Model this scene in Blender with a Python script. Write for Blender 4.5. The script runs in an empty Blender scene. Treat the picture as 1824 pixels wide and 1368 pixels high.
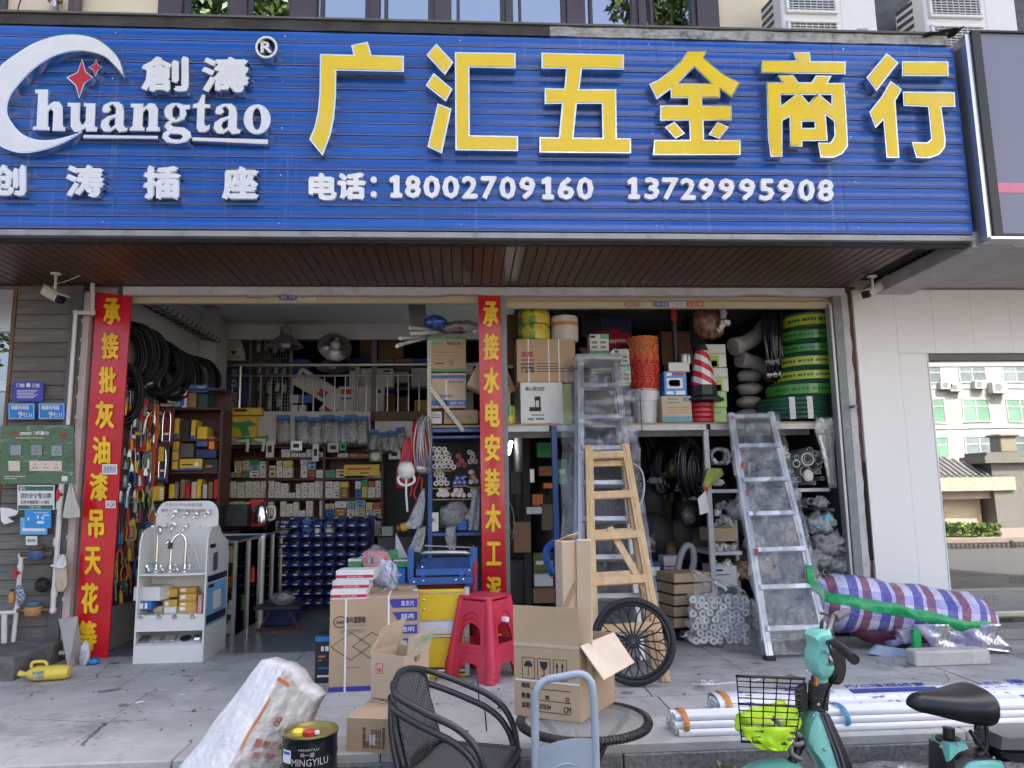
import bpy,bmesh,math,random
from mathutils import Vector,Matrix,Euler
from math import pi,sin,cos,radians
random.seed(7)
ORD=['','first','second','third','fourth','fifth','sixth','seventh','eighth','ninth','tenth','eleventh','twelfth','thirteenth','fourteenth','fifteenth']
S=bpy.context.scene
COL=S.collection
# ------------------- camera
F_PX,YAW,PITCH,ROLL=1327.15,0.0631742666,0.145689852,-0.0153736637
CAM=Vector((0.0,-6.3,1.2299))
_f=Vector((sin(YAW)*cos(PITCH),cos(YAW)*cos(PITCH),sin(PITCH)))
_r=Vector((cos(YAW),-sin(YAW),0));_u=_r.cross(_f)
RGT=_r*cos(ROLL)+_u*sin(ROLL);UPV=_u*cos(ROLL)-_r*sin(ROLL);FWD=_f
cd=bpy.data.cameras.new("camera");cam=bpy.data.objects.new("camera",cd);COL.objects.link(cam)
cam.matrix_world=Matrix(((RGT.x,UPV.x,-FWD.x,CAM.x),(RGT.y,UPV.y,-FWD.y,CAM.y),(RGT.z,UPV.z,-FWD.z,CAM.z),(0,0,0,1)))
cd.sensor_width=36;cd.lens=F_PX/1824*36;cd.clip_start=0.05;cd.clip_end=800
S.camera=cam
# ------------------- world, sun, exposure
SUN_EL,SUN_AZ=radians(52),radians(28)
W=bpy.data.worlds.new("World");S.world=W;W.use_nodes=True
nt=W.node_tree;nt.nodes.clear()
sk=nt.nodes.new("ShaderNodeTexSky");sk.sky_type='NISHITA';sk.sun_disc=False
sk.sun_elevation=SUN_EL;sk.sun_rotation=SUN_AZ;sk.dust_density=8.0;sk.air_density=0.7;sk.ozone_density=0.4
bg=nt.nodes.new("ShaderNodeBackground");bg.inputs[1].default_value=0.15
wo=nt.nodes.new("ShaderNodeOutputWorld")
nt.links.new(sk.outputs[0],bg.inputs[0]);nt.links.new(bg.outputs[0],wo.inputs[0])
sl=bpy.data.lights.new("sun",'SUN');sl.energy=4.5;sl.angle=radians(0.53);sl.color=(1,.95,.88)
sun=bpy.data.objects.new("sun",sl);COL.objects.link(sun)
sdir=Vector((sin(SUN_AZ)*cos(SUN_EL),cos(SUN_AZ)*cos(SUN_EL),sin(SUN_EL)))
sun.rotation_euler=(-sdir).to_track_quat('-Z','Y').to_euler();sun.location=(6,12,25)
S.view_settings.view_transform='Standard';S.view_settings.look='None'
S.view_settings.gamma=1;S.view_settings.use_curve_mapping=False
S.view_settings.exposure=2.5
S.render.engine='CYCLES'
S.cycles.max_bounces=10;S.cycles.diffuse_bounces=5;S.cycles.glossy_bounces=4
S.cycles.transparent_max_bounces=24;S.cycles.transmission_bounces=4
S.cycles.caustics_reflective=False;S.cycles.caustics_refractive=False
# ------------------- photo measurements -> places in the world
def ray(u,v):return RGT*((u-912)/F_PX)+UPV*((684-v)/F_PX)+FWD
def P(u,v,y):
 r=ray(u,v);return CAM+r*((y-CAM.y)/r.y)
def G(u,v,z=0.0):
 r=ray(u,v);return CAM+r*((z-CAM.z)/r.z)
 # ------------------- materials
MATS={}
def _base(name):
 m=bpy.data.materials.new(name);m.use_nodes=True;t=m.node_tree;t.nodes.clear()
 out=t.nodes.new("ShaderNodeOutputMaterial");return m,t,out
def nd(t,kind,**kw):
 n=t.nodes.new(kind)
 for k,v in kw.items():
  if k.startswith('i_'):
   key=k[2:];key=int(key)if key.isdigit()else key.replace('_',' ')
   n.inputs[key].default_value=v
  else:setattr(n,k,v)
 return n
def c4(c,k=1.0):return(min(1,c[0]*k),min(1,c[1]*k),min(1,c[2]*k),1)
def M(name,col=(.5,.5,.5),rough=.5,metal=0.,var=.14,scale=5.,bump=0.,bscale=60.,coat=0.,dirt=0.,dirtcol=(.12,.10,.08),dscale=3.,stretch=(1,1,1),rnd=0.,spec=.5,emit=0.,alpha=1.,detail=6.,trans=0.,wpos=False):
 if name in MATS:return MATS[name]
 m,t,out=_base(name);MATS[name]=m;L=t.links.new
 b=nd(t,"ShaderNodeBsdfPrincipled");L(b.outputs[0],out.inputs[0])
 b.inputs['Roughness'].default_value=rough;b.inputs['Metallic'].default_value=metal
 b.inputs['Specular IOR Level'].default_value=spec;b.inputs['Coat Weight'].default_value=coat;b.inputs['Coat Roughness'].default_value=.08
 b.inputs['Alpha'].default_value=alpha;b.inputs['Transmission Weight'].default_value=trans
 if emit:b.inputs['Emission Color'].default_value=c4(col);b.inputs['Emission Strength'].default_value=emit
 tc=nd(t,"ShaderNodeTexCoord");mp=nd(t,"ShaderNodeMapping");mp.inputs['Scale'].default_value=stretch
 co=nd(t,"ShaderNodeNewGeometry").outputs['Position']if wpos else tc.outputs['Object']
 L(co,mp.inputs[0])
 no=nd(t,"ShaderNodeTexNoise",i_Scale=scale,i_Detail=detail,i_Roughness=.65);L(mp.outputs[0],no.inputs['Vector'])
 rp=nd(t,"ShaderNodeMapRange");rp.inputs[1].default_value=.3;rp.inputs[2].default_value=.7;rp.inputs[3].default_value=1-var;rp.inputs[4].default_value=1+var
 L(no.outputs['Fac'],rp.inputs[0]);fac=rp.outputs[0]
 if rnd:
  oi=nd(t,"ShaderNodeObjectInfo");r2=nd(t,"ShaderNodeMapRange");r2.inputs[3].default_value=1-rnd;r2.inputs[4].default_value=1+rnd
  L(oi.outputs['Random'],r2.inputs[0]);mu=nd(t,"ShaderNodeMath",operation='MULTIPLY');L(fac,mu.inputs[0]);L(r2.outputs[0],mu.inputs[1]);fac=mu.outputs[0]
 mx=nd(t,"ShaderNodeVectorMath",operation='SCALE');mx.inputs[0].default_value=col[:3];L(fac,mx.inputs['Scale']);cout=mx.outputs[0]
 if dirt:
  n2=nd(t,"ShaderNodeTexNoise",i_Scale=dscale,i_Detail=9.,i_Roughness=.75);L(co,n2.inputs['Vector'])
  r3=nd(t,"ShaderNodeMapRange");r3.inputs[1].default_value=.52;r3.inputs[2].default_value=.72;r3.inputs[3].default_value=0;r3.inputs[4].default_value=dirt
  L(n2.outputs['Fac'],r3.inputs[0]);mi=nd(t,"ShaderNodeMix",data_type='RGBA');L(r3.outputs[0],mi.inputs[0]);L(cout,mi.inputs[6]);mi.inputs[7].default_value=c4(dirtcol);cout=mi.outputs[2]
 L(cout,b.inputs['Base Color'])
 rr=nd(t,"ShaderNodeMapRange");rr.inputs[3].default_value=max(.02,rough-.08);rr.inputs[4].default_value=min(1,rough+.1);L(no.outputs['Fac'],rr.inputs[0]);L(rr.outputs[0],b.inputs['Roughness'])
 if bump:
  n3=nd(t,"ShaderNodeTexNoise",i_Scale=bscale,i_Detail=5.);L(mp.outputs[0],n3.inputs['Vector'])
  bp=nd(t,"ShaderNodeBump",i_Strength=bump,i_Distance=.01);L(n3.outputs['Fac'],bp.inputs['Height']);L(bp.outputs[0],b.inputs['Normal'])
 return m
def SPOTS(m,scale,r,col,edge=0.):
 t=m.node_tree;L=t.links.new;b=[n for n in t.nodes if n.type=='BSDF_PRINCIPLED'][0];src=b.inputs['Base Color'].links[0].from_socket
 ge=nd(t,"ShaderNodeNewGeometry");n=nd(t,"ShaderNodeTexNoise",i_Scale=9.,i_Detail=3.);L(ge.outputs['Position'],n.inputs['Vector'])
 ad=nd(t,"ShaderNodeVectorMath",operation='MULTIPLY_ADD');L(n.outputs['Color'],ad.inputs[0]);ad.inputs[1].default_value=(.07,.07,0);L(ge.outputs['Position'],ad.inputs[2])
 v=nd(t,"ShaderNodeTexVoronoi",i_Scale=scale,feature='DISTANCE_TO_EDGE' if edge else 'F1');L(ad.outputs[0],v.inputs['Vector'])
 q=nd(t,"ShaderNodeMapRange");q.inputs[1].default_value=r*.6;q.inputs[2].default_value=r;q.inputs[3].default_value=.8;q.inputs[4].default_value=0;L(v.outputs['Distance'],q.inputs[0])
 n2=nd(t,"ShaderNodeTexNoise",i_Scale=1.3);L(ge.outputs['Position'],n2.inputs['Vector']);q2=nd(t,"ShaderNodeMapRange");q2.inputs[1].default_value=.48;q2.inputs[2].default_value=.58;L(n2.outputs['Fac'],q2.inputs[0])
 mu=nd(t,"ShaderNodeMath",operation='MULTIPLY');L(q.outputs[0],mu.inputs[0]);L(q2.outputs[0],mu.inputs[1])
 mi=nd(t,"ShaderNodeMix",data_type='RGBA');L(mu.outputs[0],mi.inputs[0]);L(src,mi.inputs[6]);mi.inputs[7].default_value=c4(col);L(mi.outputs[2],b.inputs['Base Color'])
def FILM(name,tint=(.85,.87,.9),dens=.3,rough=.18,scale=9.,streak=(1,1,.35),wpos=False):
 if name in MATS:return MATS[name]
 m,t,out=_base(name);MATS[name]=m;L=t.links.new
 tc=nd(t,"ShaderNodeTexCoord");mp=nd(t,"ShaderNodeMapping");mp.inputs['Scale'].default_value=streak;co=nd(t,"ShaderNodeNewGeometry").outputs['Position']if wpos else tc.outputs['Object']
 L(co,mp.inputs[0])
 no=nd(t,"ShaderNodeTexNoise",i_Scale=scale,i_Detail=4.,i_Distortion=1.8);L(mp.outputs[0],no.inputs['Vector'])
 bp=nd(t,"ShaderNodeBump",i_Strength=.9,i_Distance=.03);L(no.outputs['Fac'],bp.inputs['Height'])
 tr=nd(t,"ShaderNodeBsdfTransparent");tr.inputs[0].default_value=(.96,.97,.98,1)
 df=nd(t,"ShaderNodeBsdfDiffuse");df.inputs[0].default_value=c4(tint)
 tl=nd(t,"ShaderNodeBsdfTranslucent");tl.inputs[0].default_value=c4(tint)
 gl=nd(t,"ShaderNodeBsdfGlossy");gl.inputs['Roughness'].default_value=rough;L(bp.outputs[0],gl.inputs['Normal'])
 m0=nd(t,"ShaderNodeMixShader",i_0=.4);L(df.outputs[0],m0.inputs[1]);L(tl.outputs[0],m0.inputs[2])
 r1=nd(t,"ShaderNodeMapRange");r1.inputs[1].default_value=.3;r1.inputs[2].default_value=.75;r1.inputs[3].default_value=dens*.45;r1.inputs[4].default_value=min(1,dens*1.6);L(no.outputs['Fac'],r1.inputs[0])
 m1=nd(t,"ShaderNodeMixShader");L(r1.outputs[0],m1.inputs[0]);L(tr.outputs[0],m1.inputs[1]);L(m0.outputs[0],m1.inputs[2])
 lw=nd(t,"ShaderNodeFresnel",i_IOR=1.45);L(bp.outputs[0],lw.inputs['Normal'])
 ad=nd(t,"ShaderNodeMath",operation='ADD');ad.inputs[1].default_value=.05;L(lw.outputs[0],ad.inputs[0])
 m2=nd(t,"ShaderNodeMixShader");L(ad.outputs[0],m2.inputs[0]);L(m1.outputs[0],m2.inputs[1]);L(gl.outputs[0],m2.inputs[2])
 L(m2.outputs[0],out.inputs[0]);return m
def GLASS(name,refl=.1,tint=(.9,.95,.93),rough=.0,wav=0.,ior=1.5):
 if name in MATS:return MATS[name]
 m,t,out=_base(name);MATS[name]=m;L=t.links.new
 tr=nd(t,"ShaderNodeBsdfTransparent");tr.inputs[0].default_value=c4(tint)
 gl=nd(t,"ShaderNodeBsdfGlossy");gl.inputs['Roughness'].default_value=rough
 lw=nd(t,"ShaderNodeFresnel",i_IOR=ior);ad=nd(t,"ShaderNodeMath",operation='ADD');ad.inputs[1].default_value=refl;L(lw.outputs[0],ad.inputs[0])
 if wav:
  tc=nd(t,"ShaderNodeTexCoord");no=nd(t,"ShaderNodeTexNoise",i_Scale=1.5,i_Detail=1.);L(tc.outputs['Object'],no.inputs['Vector'])
  bp=nd(t,"ShaderNodeBump",i_Strength=wav,i_Distance=.01);L(no.outputs['Fac'],bp.inputs['Height']);L(bp.outputs[0],gl.inputs['Normal'])
 mx=nd(t,"ShaderNodeMixShader");L(ad.outputs[0],mx.inputs[0]);L(tr.outputs[0],mx.inputs[1]);L(gl.outputs[0],mx.inputs[2]);L(mx.outputs[0],out.inputs[0])
 return m
 # ------------------- mesh building
MW={}
class MB:
 def __init__(s):s.v=[];s.f=[];s.m=[];s.mi=0
 def add(s,vs,fs):
  o=len(s.v);s.v+=[Vector(p)for p in vs];s.f+=[tuple(i+o for i in f)for f in fs];s.m+=[s.mi]*len(fs);return s
 def box(s,c,d,R=None,ch=0.):
  hx,hy,hz=d[0]/2,d[1]/2,d[2]/2;c=Vector(c)
  if ch<=0:
   vs=[Vector((x*hx,y*hy,z*hz))for x in(-1,1)for y in(-1,1)for z in(-1,1)]
   fs=[(0,1,3,2),(4,6,7,5),(0,4,5,1),(2,3,7,6),(0,2,6,4),(1,5,7,3)]
  else:
   ch=min(ch,hx*.8,hy*.8,hz*.8);vs=[];ix={}
   for x in(-1,1):
    for y in(-1,1):
     for z in(-1,1):
      for a in range(3):
       q=[x*(hx-ch),y*(hy-ch),z*(hz-ch)];q[a]=(x,y,z)[a]*(hx,hy,hz)[a];ix[(x,y,z,a)]=len(vs);vs.append(Vector(q))
   fs=[]
   for a in range(3):
    b,c2=(a+1)%3,(a+2)%3
    for sg in(-1,1):
     q=[]
     for sb,sc in((-1,-1),(1,-1),(1,1),(-1,1)):
      k=[0,0,0];k[a]=sg;k[b]=sb;k[c2]=sc;q.append(ix[(*k,a)])
     fs.append(tuple(q if sg>0 else q[::-1]))
    for sb in(-1,1):
     for sc in(-1,1):
      k0=[0,0,0];k0[a]=-1;k0[b]=sb;k0[c2]=sc;k1=list(k0);k1[a]=1
      q=(ix[(*k0,b)],ix[(*k1,b)],ix[(*k1,c2)],ix[(*k0,c2)])
      fs.append(q if sb*sc<0 else q[::-1])
   for x in(-1,1):
    for y in(-1,1):
     for z in(-1,1):
      q=(ix[(x,y,z,0)],ix[(x,y,z,1)],ix[(x,y,z,2)]);fs.append(q if x*y*z>0 else q[::-1])
  if R is not None:vs=[R@p for p in vs]
  return s.add([c+p for p in vs],fs)
 def bb(s,p0,p1,ch=0.):
  return s.box([(a+b)/2 for a,b in zip(p0,p1)],[abs(b-a)for a,b in zip(p0,p1)],None,ch)
 def tube(s,pts,r,n=8,closed=False,caps=True):
  pts=[Vector(p)for p in pts];k=len(pts);rs=r if isinstance(r,(list,tuple))else[r]*k
  if k<2:return s
  def tan(i):
   if closed:d=pts[(i+1)%k]-pts[i-1]
   else:d=pts[min(i+1,k-1)]-pts[max(i-1,0)]
   return d.normalized()if d.length>1e-9 else Vector((0,0,1))
  t0=tan(0);a=Vector((0,0,1))if abs(t0.z)<.9 else Vector((1,0,0));nrm=(a-t0*a.dot(t0)).normalized()
  vs=[]
  for i in range(k):
   t=tan(i);nrm=(nrm-t*nrm.dot(t));nrm=nrm.normalized()if nrm.length>1e-9 else t.orthogonal().normalized();b=t.cross(nrm)
   for j in range(n):
    an=2*pi*j/n;vs.append(pts[i]+(nrm*cos(an)+b*sin(an))*rs[i])
  fs=[]
  for i in range(k if closed else k-1):
   i2=(i+1)%k
   for j in range(n):j2=(j+1)%n;fs.append((i*n+j,i*n+j2,i2*n+j2,i2*n+j))
  if caps and not closed:fs.append(tuple(range(n))[::-1]);fs.append(tuple((k-1)*n+j for j in range(n)))
  return s.add(vs,fs)
 def cyl(s,p0,p1,r0,r1=None,n=14,caps=True):return s.tube([p0,p1],[r0,r0 if r1 is None else r1],n,False,caps)
 def lathe(s,prof,c=(0,0,0),n=20,R=None,sx=1.,sy=1.,a0=0.,a1=2*pi):
  full=abs(a1-a0-2*pi)<1e-6;c=Vector(c);vs=[];k=len(prof);m=n if full else n+1
  for i in range(m):
   a=a0+(a1-a0)*i/n
   for r,z in prof:
    q=Vector((r*cos(a)*sx,r*sin(a)*sy,z));vs.append(c+(R@q if R is not None else q))
  fs=[]
  for i in range(n):
   i2=(i+1)%m
   for j in range(k-1):fs.append((i*k+j,i2*k+j,i2*k+j+1,i*k+j+1))
  return s.add(vs,fs)
 def prism(s,poly,off):
  n=len(poly);poly=[Vector(p)for p in poly];off=Vector(off)
  s.add(poly+[p+off for p in poly],[tuple(range(n))[::-1],tuple(range(n,2*n))]+[(i,(i+1)%n,n+(i+1)%n,n+i)for i in range(n)]);return s
 def sheet(s,nx,ny,fn,two=False):
  vs=[fn(i/nx,j/ny)for j in range(ny+1)for i in range(nx+1)]
  return s.add(vs,[(j*(nx+1)+i,j*(nx+1)+i+1,(j+1)*(nx+1)+i+1,(j+1)*(nx+1)+i)for j in range(ny)for i in range(nx)])
 def slab(s,nx,ny,fn,off):
  off=Vector(off);k=(nx+1)*(ny+1);fr=[Vector(fn(i/nx,j/ny))for j in range(ny+1)for i in range(nx+1)]
  q=[(j*(nx+1)+i,j*(nx+1)+i+1,(j+1)*(nx+1)+i+1,(j+1)*(nx+1)+i)for j in range(ny)for i in range(nx)]
  fs=list(q)+[tuple(a+k for a in f[::-1])for f in q]
  bd=[i for i in range(nx)]+[nx+j*(nx+1)for j in range(ny)]+[ny*(nx+1)+nx-i for i in range(nx)]+[(ny-j)*(nx+1)for j in range(ny)]
  for a,b in zip(bd,bd[1:]+bd[:1]):fs.append((b,a,a+k,b+k))
  return s.add(fr+[p+off for p in fr],fs)
 def build(s,name,mat,parent=None,world=False,smooth=False,loc=None,fix=False):
  me=bpy.data.meshes.new(name);vs=s.v
  if world and parent is not None:
   iv=MW[parent.name].inverted();vs=[iv@p for p in vs]
  if loc is not None:loc=Vector(loc);vs=[p-loc for p in vs]
  me.from_pydata([tuple(p)for p in vs],[],s.f)
  ms=mat if isinstance(mat,(list,tuple))else[mat]
  for x in ms:me.materials.append(x)
  if len(ms)>1:me.polygons.foreach_set('material_index',s.m)
  if fix:
   b=bmesh.new();b.from_mesh(me);bmesh.ops.recalc_face_normals(b,faces=b.faces);b.to_mesh(me);b.free()
  if smooth:me.shade_smooth()
  if smooth=='auto':me.set_sharp_from_angle(angle=radians(38))
  return link(name,me,parent,loc)
def link(name,me,parent=None,loc=None):
 o=bpy.data.objects.new(name,me);COL.objects.link(o)
 if parent is not None:o.parent=parent
 if loc is not None:o.location=loc
 MW[o.name]=(MW[parent.name]if parent is not None else Matrix())@Matrix.Translation(o.location)
 return o
LABELS={}
def tag(o,label,cat,group=None):
 o['label']=label;o['category']=cat
 if group:o['group']=group
 return o
def thing(name,label,cat,loc=(0,0,0),rot=(0,0,0),group=None):
 o=bpy.data.objects.new(name,None);COL.objects.link(o);o.location=loc
 if not isinstance(rot,(tuple,list)):rot=(0,0,rot)
 o.rotation_euler=rot;o.empty_display_size=.1
 MW[o.name]=Matrix.LocRotScale(Vector(loc),Euler(rot),None)
 return tag(o,label,cat,group)
def struct(o):o['kind']='structure';return o
def stuff(o):o['kind']='stuff';return o
def dup(root,loc=None,rot=None,label=None,group=None,scale=None):
 r=root.copy();COL.objects.link(r)
 if loc is not None:r.location=loc
 if rot is not None:r.rotation_euler=rot if isinstance(rot,(tuple,list))else(0,0,rot)
 if scale is not None:r.scale=scale
 if label:r['label']=label
 if group:r['group']=group
 MW[r.name]=Matrix.LocRotScale(Vector(r.location),r.rotation_euler,r.scale)
 def rec(a,b):
  for ch in a.children:
   k=ch.copy();COL.objects.link(k);k.parent=b;rec(ch,k)
 rec(root,r);return r
def rz(a):return Matrix.Rotation(a,3,'Z')
def rx(a):return Matrix.Rotation(a,3,'X')
def ry(a):return Matrix.Rotation(a,3,'Y')
def bez(p,n=12):
 p=[Vector(q)for q in p];out=[]
 for i in range(len(p)-1):
  a,b,c,d=p[max(i-1,0)],p[i],p[i+1],p[min(i+2,len(p)-1)]
  for k in range(n):
   t=k/n;out.append(.5*((2*b)+(c-a)*t+(2*a-5*b+4*c-d)*t*t+(3*b-a-3*c+d)*t**3))
 return out+[p[-1]]
def hsh(*a):
 x=sin(sum(q*k for q,k in zip(a,(12.9898,78.233,37.719,9.131))))*43758.5453;return x-math.floor(x)
def vn(x,y,z=0.):
 from mathutils import noise
 return noise.noise(Vector((x,y,z)))
 # ------------------- lettering (the built-in font)
_TX={}
def _curve_mesh(cu):
 o=bpy.data.objects.new('t',cu);COL.objects.link(o);bpy.context.view_layer.update()
 me=bpy.data.meshes.new_from_object(o.evaluated_get(bpy.context.evaluated_depsgraph_get()))
 vs=[v.co.copy()for v in me.vertices];fs=[tuple(p.vertices)for p in me.polygons]
 bpy.data.objects.remove(o);bpy.data.meshes.remove(me);bpy.data.curves.remove(cu);return vs,fs
def text_geo(body,bold=0.,res=2,thick=0.2,spacing=1.):
 key=(body,bold,res,thick,spacing)
 if key in _TX:return _TX[key]
 cu=bpy.data.curves.new('t','FONT');cu.body=body;cu.resolution_u=res;cu.offset=bold;cu.align_x='CENTER';cu.space_character=spacing
 cu.extrude=thick/2
 vs,fs=_curve_mesh(cu)
 if not vs:_TX[key]=([],[]);return _TX[key]
 x0=min(v.x for v in vs);x1=max(v.x for v in vs);y0=min(v.y for v in vs);y1=max(v.y for v in vs);z0=min(v.z for v in vs)
 h=max(1e-6,y1-y0);w=max(1e-6,x1-x0)
 r=([Vector(((v.x-x0)/w,(v.y-y0)/h,(v.z-z0)/max(1e-6,thick)))for v in vs],fs);_TX[key]=r;return r
ONE=[(.2,0),(.95,0),(.95,.14),(.72,.14),(.72,1),(.5,1),(.12,.86),(.18,.72),(.45,.8),(.45,.14),(.2,.14)]
def letter(body,quad,mat,parent,thick=.002,bold=0.,name='lettering',world=True,res=2,lift=.0008,spacing=1.):
 """body stretched over quad (bl, br, tr, tl), standing thick proud of it; bold overlays shifted copies, each a hair further out."""
 if body=='1':vs,fs=outline_geo([ONE],1.);vs=[Vector((v.x,v.y,v.z+.5))for v in vs]
 else:vs,fs=text_geo(body,0.,res,spacing=spacing)
 q=[Vector(p)for p in quad];nr=(q[1]-q[0]).cross(q[3]-q[0]).normalized();mb=MB();W_=(q[1]-q[0]).length;H_=(q[3]-q[0]).length
 b=bold*H_;bx=b/W_;by=b/H_
 sh=[(0,0)]if not bold else[(0,0),(1,.37),(-.37,1),(-1,-.37),(.37,-1)]
 for k,(dx,dy)in enumerate(sh):
  mb.add([(q[0]*(1-x)+q[1]*x)*(1-y)+(q[3]*(1-x)+q[2]*x)*y+nr*(lift+k*.0004+thick*v.z)for v in vs for x,y in(((v.x-.5)*(1-2*bx)+.5+dx*bx,(v.y-.5)*(1-2*by)+.5+dy*by),)],fs)
 return mb.build(name,mat,parent,world)
def rectq(u0,v0,u1,v1,y):return(P(u0,v1,y),P(u1,v1,y),P(u1,v0,y),P(u0,v0,y))
def inset(lp,d):
 n=len(lp);A=sum(lp[i][0]*lp[(i+1)%n][1]-lp[(i+1)%n][0]*lp[i][1]for i in range(n));sg_=1 if A>0 else -1;out=[]
 for i in range(n):
  p=Vector(lp[i-1]);q=Vector(lp[i]);r=Vector(lp[(i+1)%n]);e1=(q-p).normalized();e2=(r-q).normalized()
  n1=Vector((-e1.y,e1.x))*sg_;n2=Vector((-e2.y,e2.x))*sg_;m=n1+n2
  m=m.normalized()if m.length>1e-6 else n1;k=d/max(.45,m.dot(n1));out.append(tuple(q+m*k))
 return out
def outline_geo(loops,depth,offset=0.):
 """outer loop and holes in a plane -> (verts, faces), a plate of the given depth centred on it."""
 from mathutils.geometry import tessellate_polygon
 if offset:loops=[inset(lp,-offset if k==0 else offset)for k,lp in enumerate(loops)]
 flat=[p for lp in loops for p in lp];n=len(flat)
 tri=tessellate_polygon([[Vector((p[0],p[1],0))for p in lp]for lp in loops])
 vs=[Vector((p[0],p[1],depth/2))for p in flat]+[Vector((p[0],p[1],-depth/2))for p in flat];fs=[]
 for t in tri:
  a,b,c=(flat[i]for i in t);up=(b[0]-a[0])*(c[1]-a[1])-(b[1]-a[1])*(c[0]-a[0])>0
  t=tuple(t)if up else tuple(t)[::-1];fs.append(t);fs.append(tuple(i+n for i in t[::-1]))
 o=0
 for k,lp in enumerate(loops):
  A=sum(lp[i][0]*lp[(i+1)%len(lp)][1]-lp[(i+1)%len(lp)][0]*lp[i][1]for i in range(len(lp)));ccw=(A>0)==(k==0)
  for i in range(len(lp)):
   a,b=o+i,o+(i+1)%len(lp);fs.append((a+n,b+n,b,a)if ccw else(b+n,a+n,a,b))
  o+=len(lp)
 return vs,fs
 # =================== SETTING
YS=-1.36
ZR=-0.40
m_stone=M('granite_paving',(.44,.425,.40),.72,var=.2,scale=3,bump=.25,bscale=90,dirt=.85,dirtcol=(.12,.115,.11),dscale=1.3,rnd=.05,wpos=True)
SPOTS(m_stone,3.2,.17,(.07,.068,.065));SPOTS(m_stone,1.1,.006,(.05,.05,.05),1);SPOTS(m_stone,14,.16,(.16,.155,.15))
m_kerb=M('kerb_granite',(.45,.44,.42),.75,var=.2,scale=4,bump=.3,bscale=70,dirt=.6,dirtcol=(.08,.08,.075),dscale=4,rnd=.06,wpos=True)
m_kerbface=M('kerb_face_granite',(.17,.17,.165),.8,var=.55,scale=38,bump=.4,bscale=80,dirt=.8,dirtcol=(.045,.05,.045),dscale=3.2,rnd=.08,wpos=True)
m_asph=M('asphalt',(.055,.055,.058),.9,var=.3,scale=40,bump=.4,bscale=120,dirt=.3,dirtcol=(.1,.1,.1))
m_floor=M('polished_floor_tile',(.20,.215,.225),.24,var=.08,scale=2,dirt=.1,dirtcol=(.08,.08,.08),dscale=2)
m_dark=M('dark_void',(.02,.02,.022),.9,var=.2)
m_joint=M('joint_dirt',(.035,.034,.032),.95,var=.3,scale=20)
road=struct(MB().bb((-60,-400,ZR-.3),(60,-2.62,ZR)).build('road',m_asph))
gnd=struct(MB().bb((-400,-400,ZR-.6),(400,400,ZR-.304)).build('ground',m_asph))
pav=MB();pav.bb((-9,-2.44,-.5),(9,-.02,-.016));pav.bb((-9,-2.605,-.5),(9,-2.441,-.165))
pav=struct(pav.build('pavement',m_joint))
# paving slabs: rows of granite with recessed joints
rows=[(-2.184,-1.625),(-1.616,-1.094),(-1.085,-.564),(-.555,-.015)]
for ri,(y0,y1)in enumerate(rows):
 wd=1.05;x=-6.2+ri*.37-(.4 if ri%2 else 0)
 while x<6.6:
  MB().box((0,0,-.01+random.uniform(-.0015,.0015)),(wd-.008,y1-y0,.022),ch=.0012).build('paving_slab',m_stone,pav,loc=None).location=(x+wd/2,(y0+y1)/2,0)
  x+=wd
x=-6.3
while x<6.6:
 wd=.98
 o=MB().box((0,0,-.02),(wd-.006,.27,.05),ch=.006).build('kerb_stone',m_kerb,pav);o.location=(x+wd/2,-2.325,0)
 o=MB().box((0,0,-.1),(wd-.008,.05,.115),ch=.004).build('kerb_riser',m_kerbface,pav);o.location=(x+wd/2+.2,-2.45,0)
 o=MB().box((0,0,-.02),(wd-.006,.13,.04),ch=.006).build('step_stone',m_kerb,pav);o.location=(x+wd/2+.1,-2.55,-.16)
 x+=wd
fl=MB();fl.bb((-3.3,0.0,-.3),(3.4,5.4,-.022));fl=struct(fl.build('floor',m_joint))
for i in range(8):
 for j in range(6):
  o=MB().box((0,0,-.008),(.794,.794,.016)).build('floor_tile',m_floor,fl);o.location=(-2.9+i*.8,.405+j*.8,0)
MB().bb((-3.3,-.012,-.2),(3.45,.004,.006)).build('threshold',M('threshold_stone',(.2,.2,.2),.6,dirt=.5),fl)
# ---- shop interior shell
m_wallin=M('interior_wall_paint',(.46,.45,.43),.8,var=.08,scale=1.5,dirt=.25,dirtcol=(.35,.33,.3))
m_ceil=M('ceiling_paint',(.6,.6,.6),.85,var=.05,scale=1)
struct(MB().bb((-3.3,.075,0),(-2.96,2.9,3.6)).build('wall_left',m_wallin))
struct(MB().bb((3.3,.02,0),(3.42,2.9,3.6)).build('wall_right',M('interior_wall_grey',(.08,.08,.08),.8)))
struct(MB().bb((-2.95,2.86,0),(3.3,2.95,2.1)).build('wall_back',m_wallin))
struct(MB().bb((-.98,2.8,0),(.58,2.855,2.08)).build('wall_shade_panel',M('painted_wall_shade',(.04,.04,.04),.8)))  # added dark panel, stands in for shade on this stretch of back wall
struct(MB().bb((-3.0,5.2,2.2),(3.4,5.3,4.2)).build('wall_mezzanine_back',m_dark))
struct(MB().bb((-3.08,2.9,2.2),(-2.96,5.3,4.2)).build('wall_mezzanine_left',m_wallin))
mez=MB();mez.bb((-2.95,2.62,2.11),(3.3,5.2,2.22));struct(mez.build('mezzanine_floor',M('mezzanine_edge',(.12,.07,.05),.6)))
ce=MB();ce.bb((-2.95,.06,3.28),(-2.0,2.6,3.4));ce.bb((-2.0,.06,3.42),(.6,1.5,3.5));ce.bb((-2.0,1.5,3.28),(.6,2.6,3.4));ce.bb((-2.0,1.496,3.3),(.6,1.5,3.42))
ce.bb((-2.95,2.6,3.1),(.6,2.66,3.4))
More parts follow.
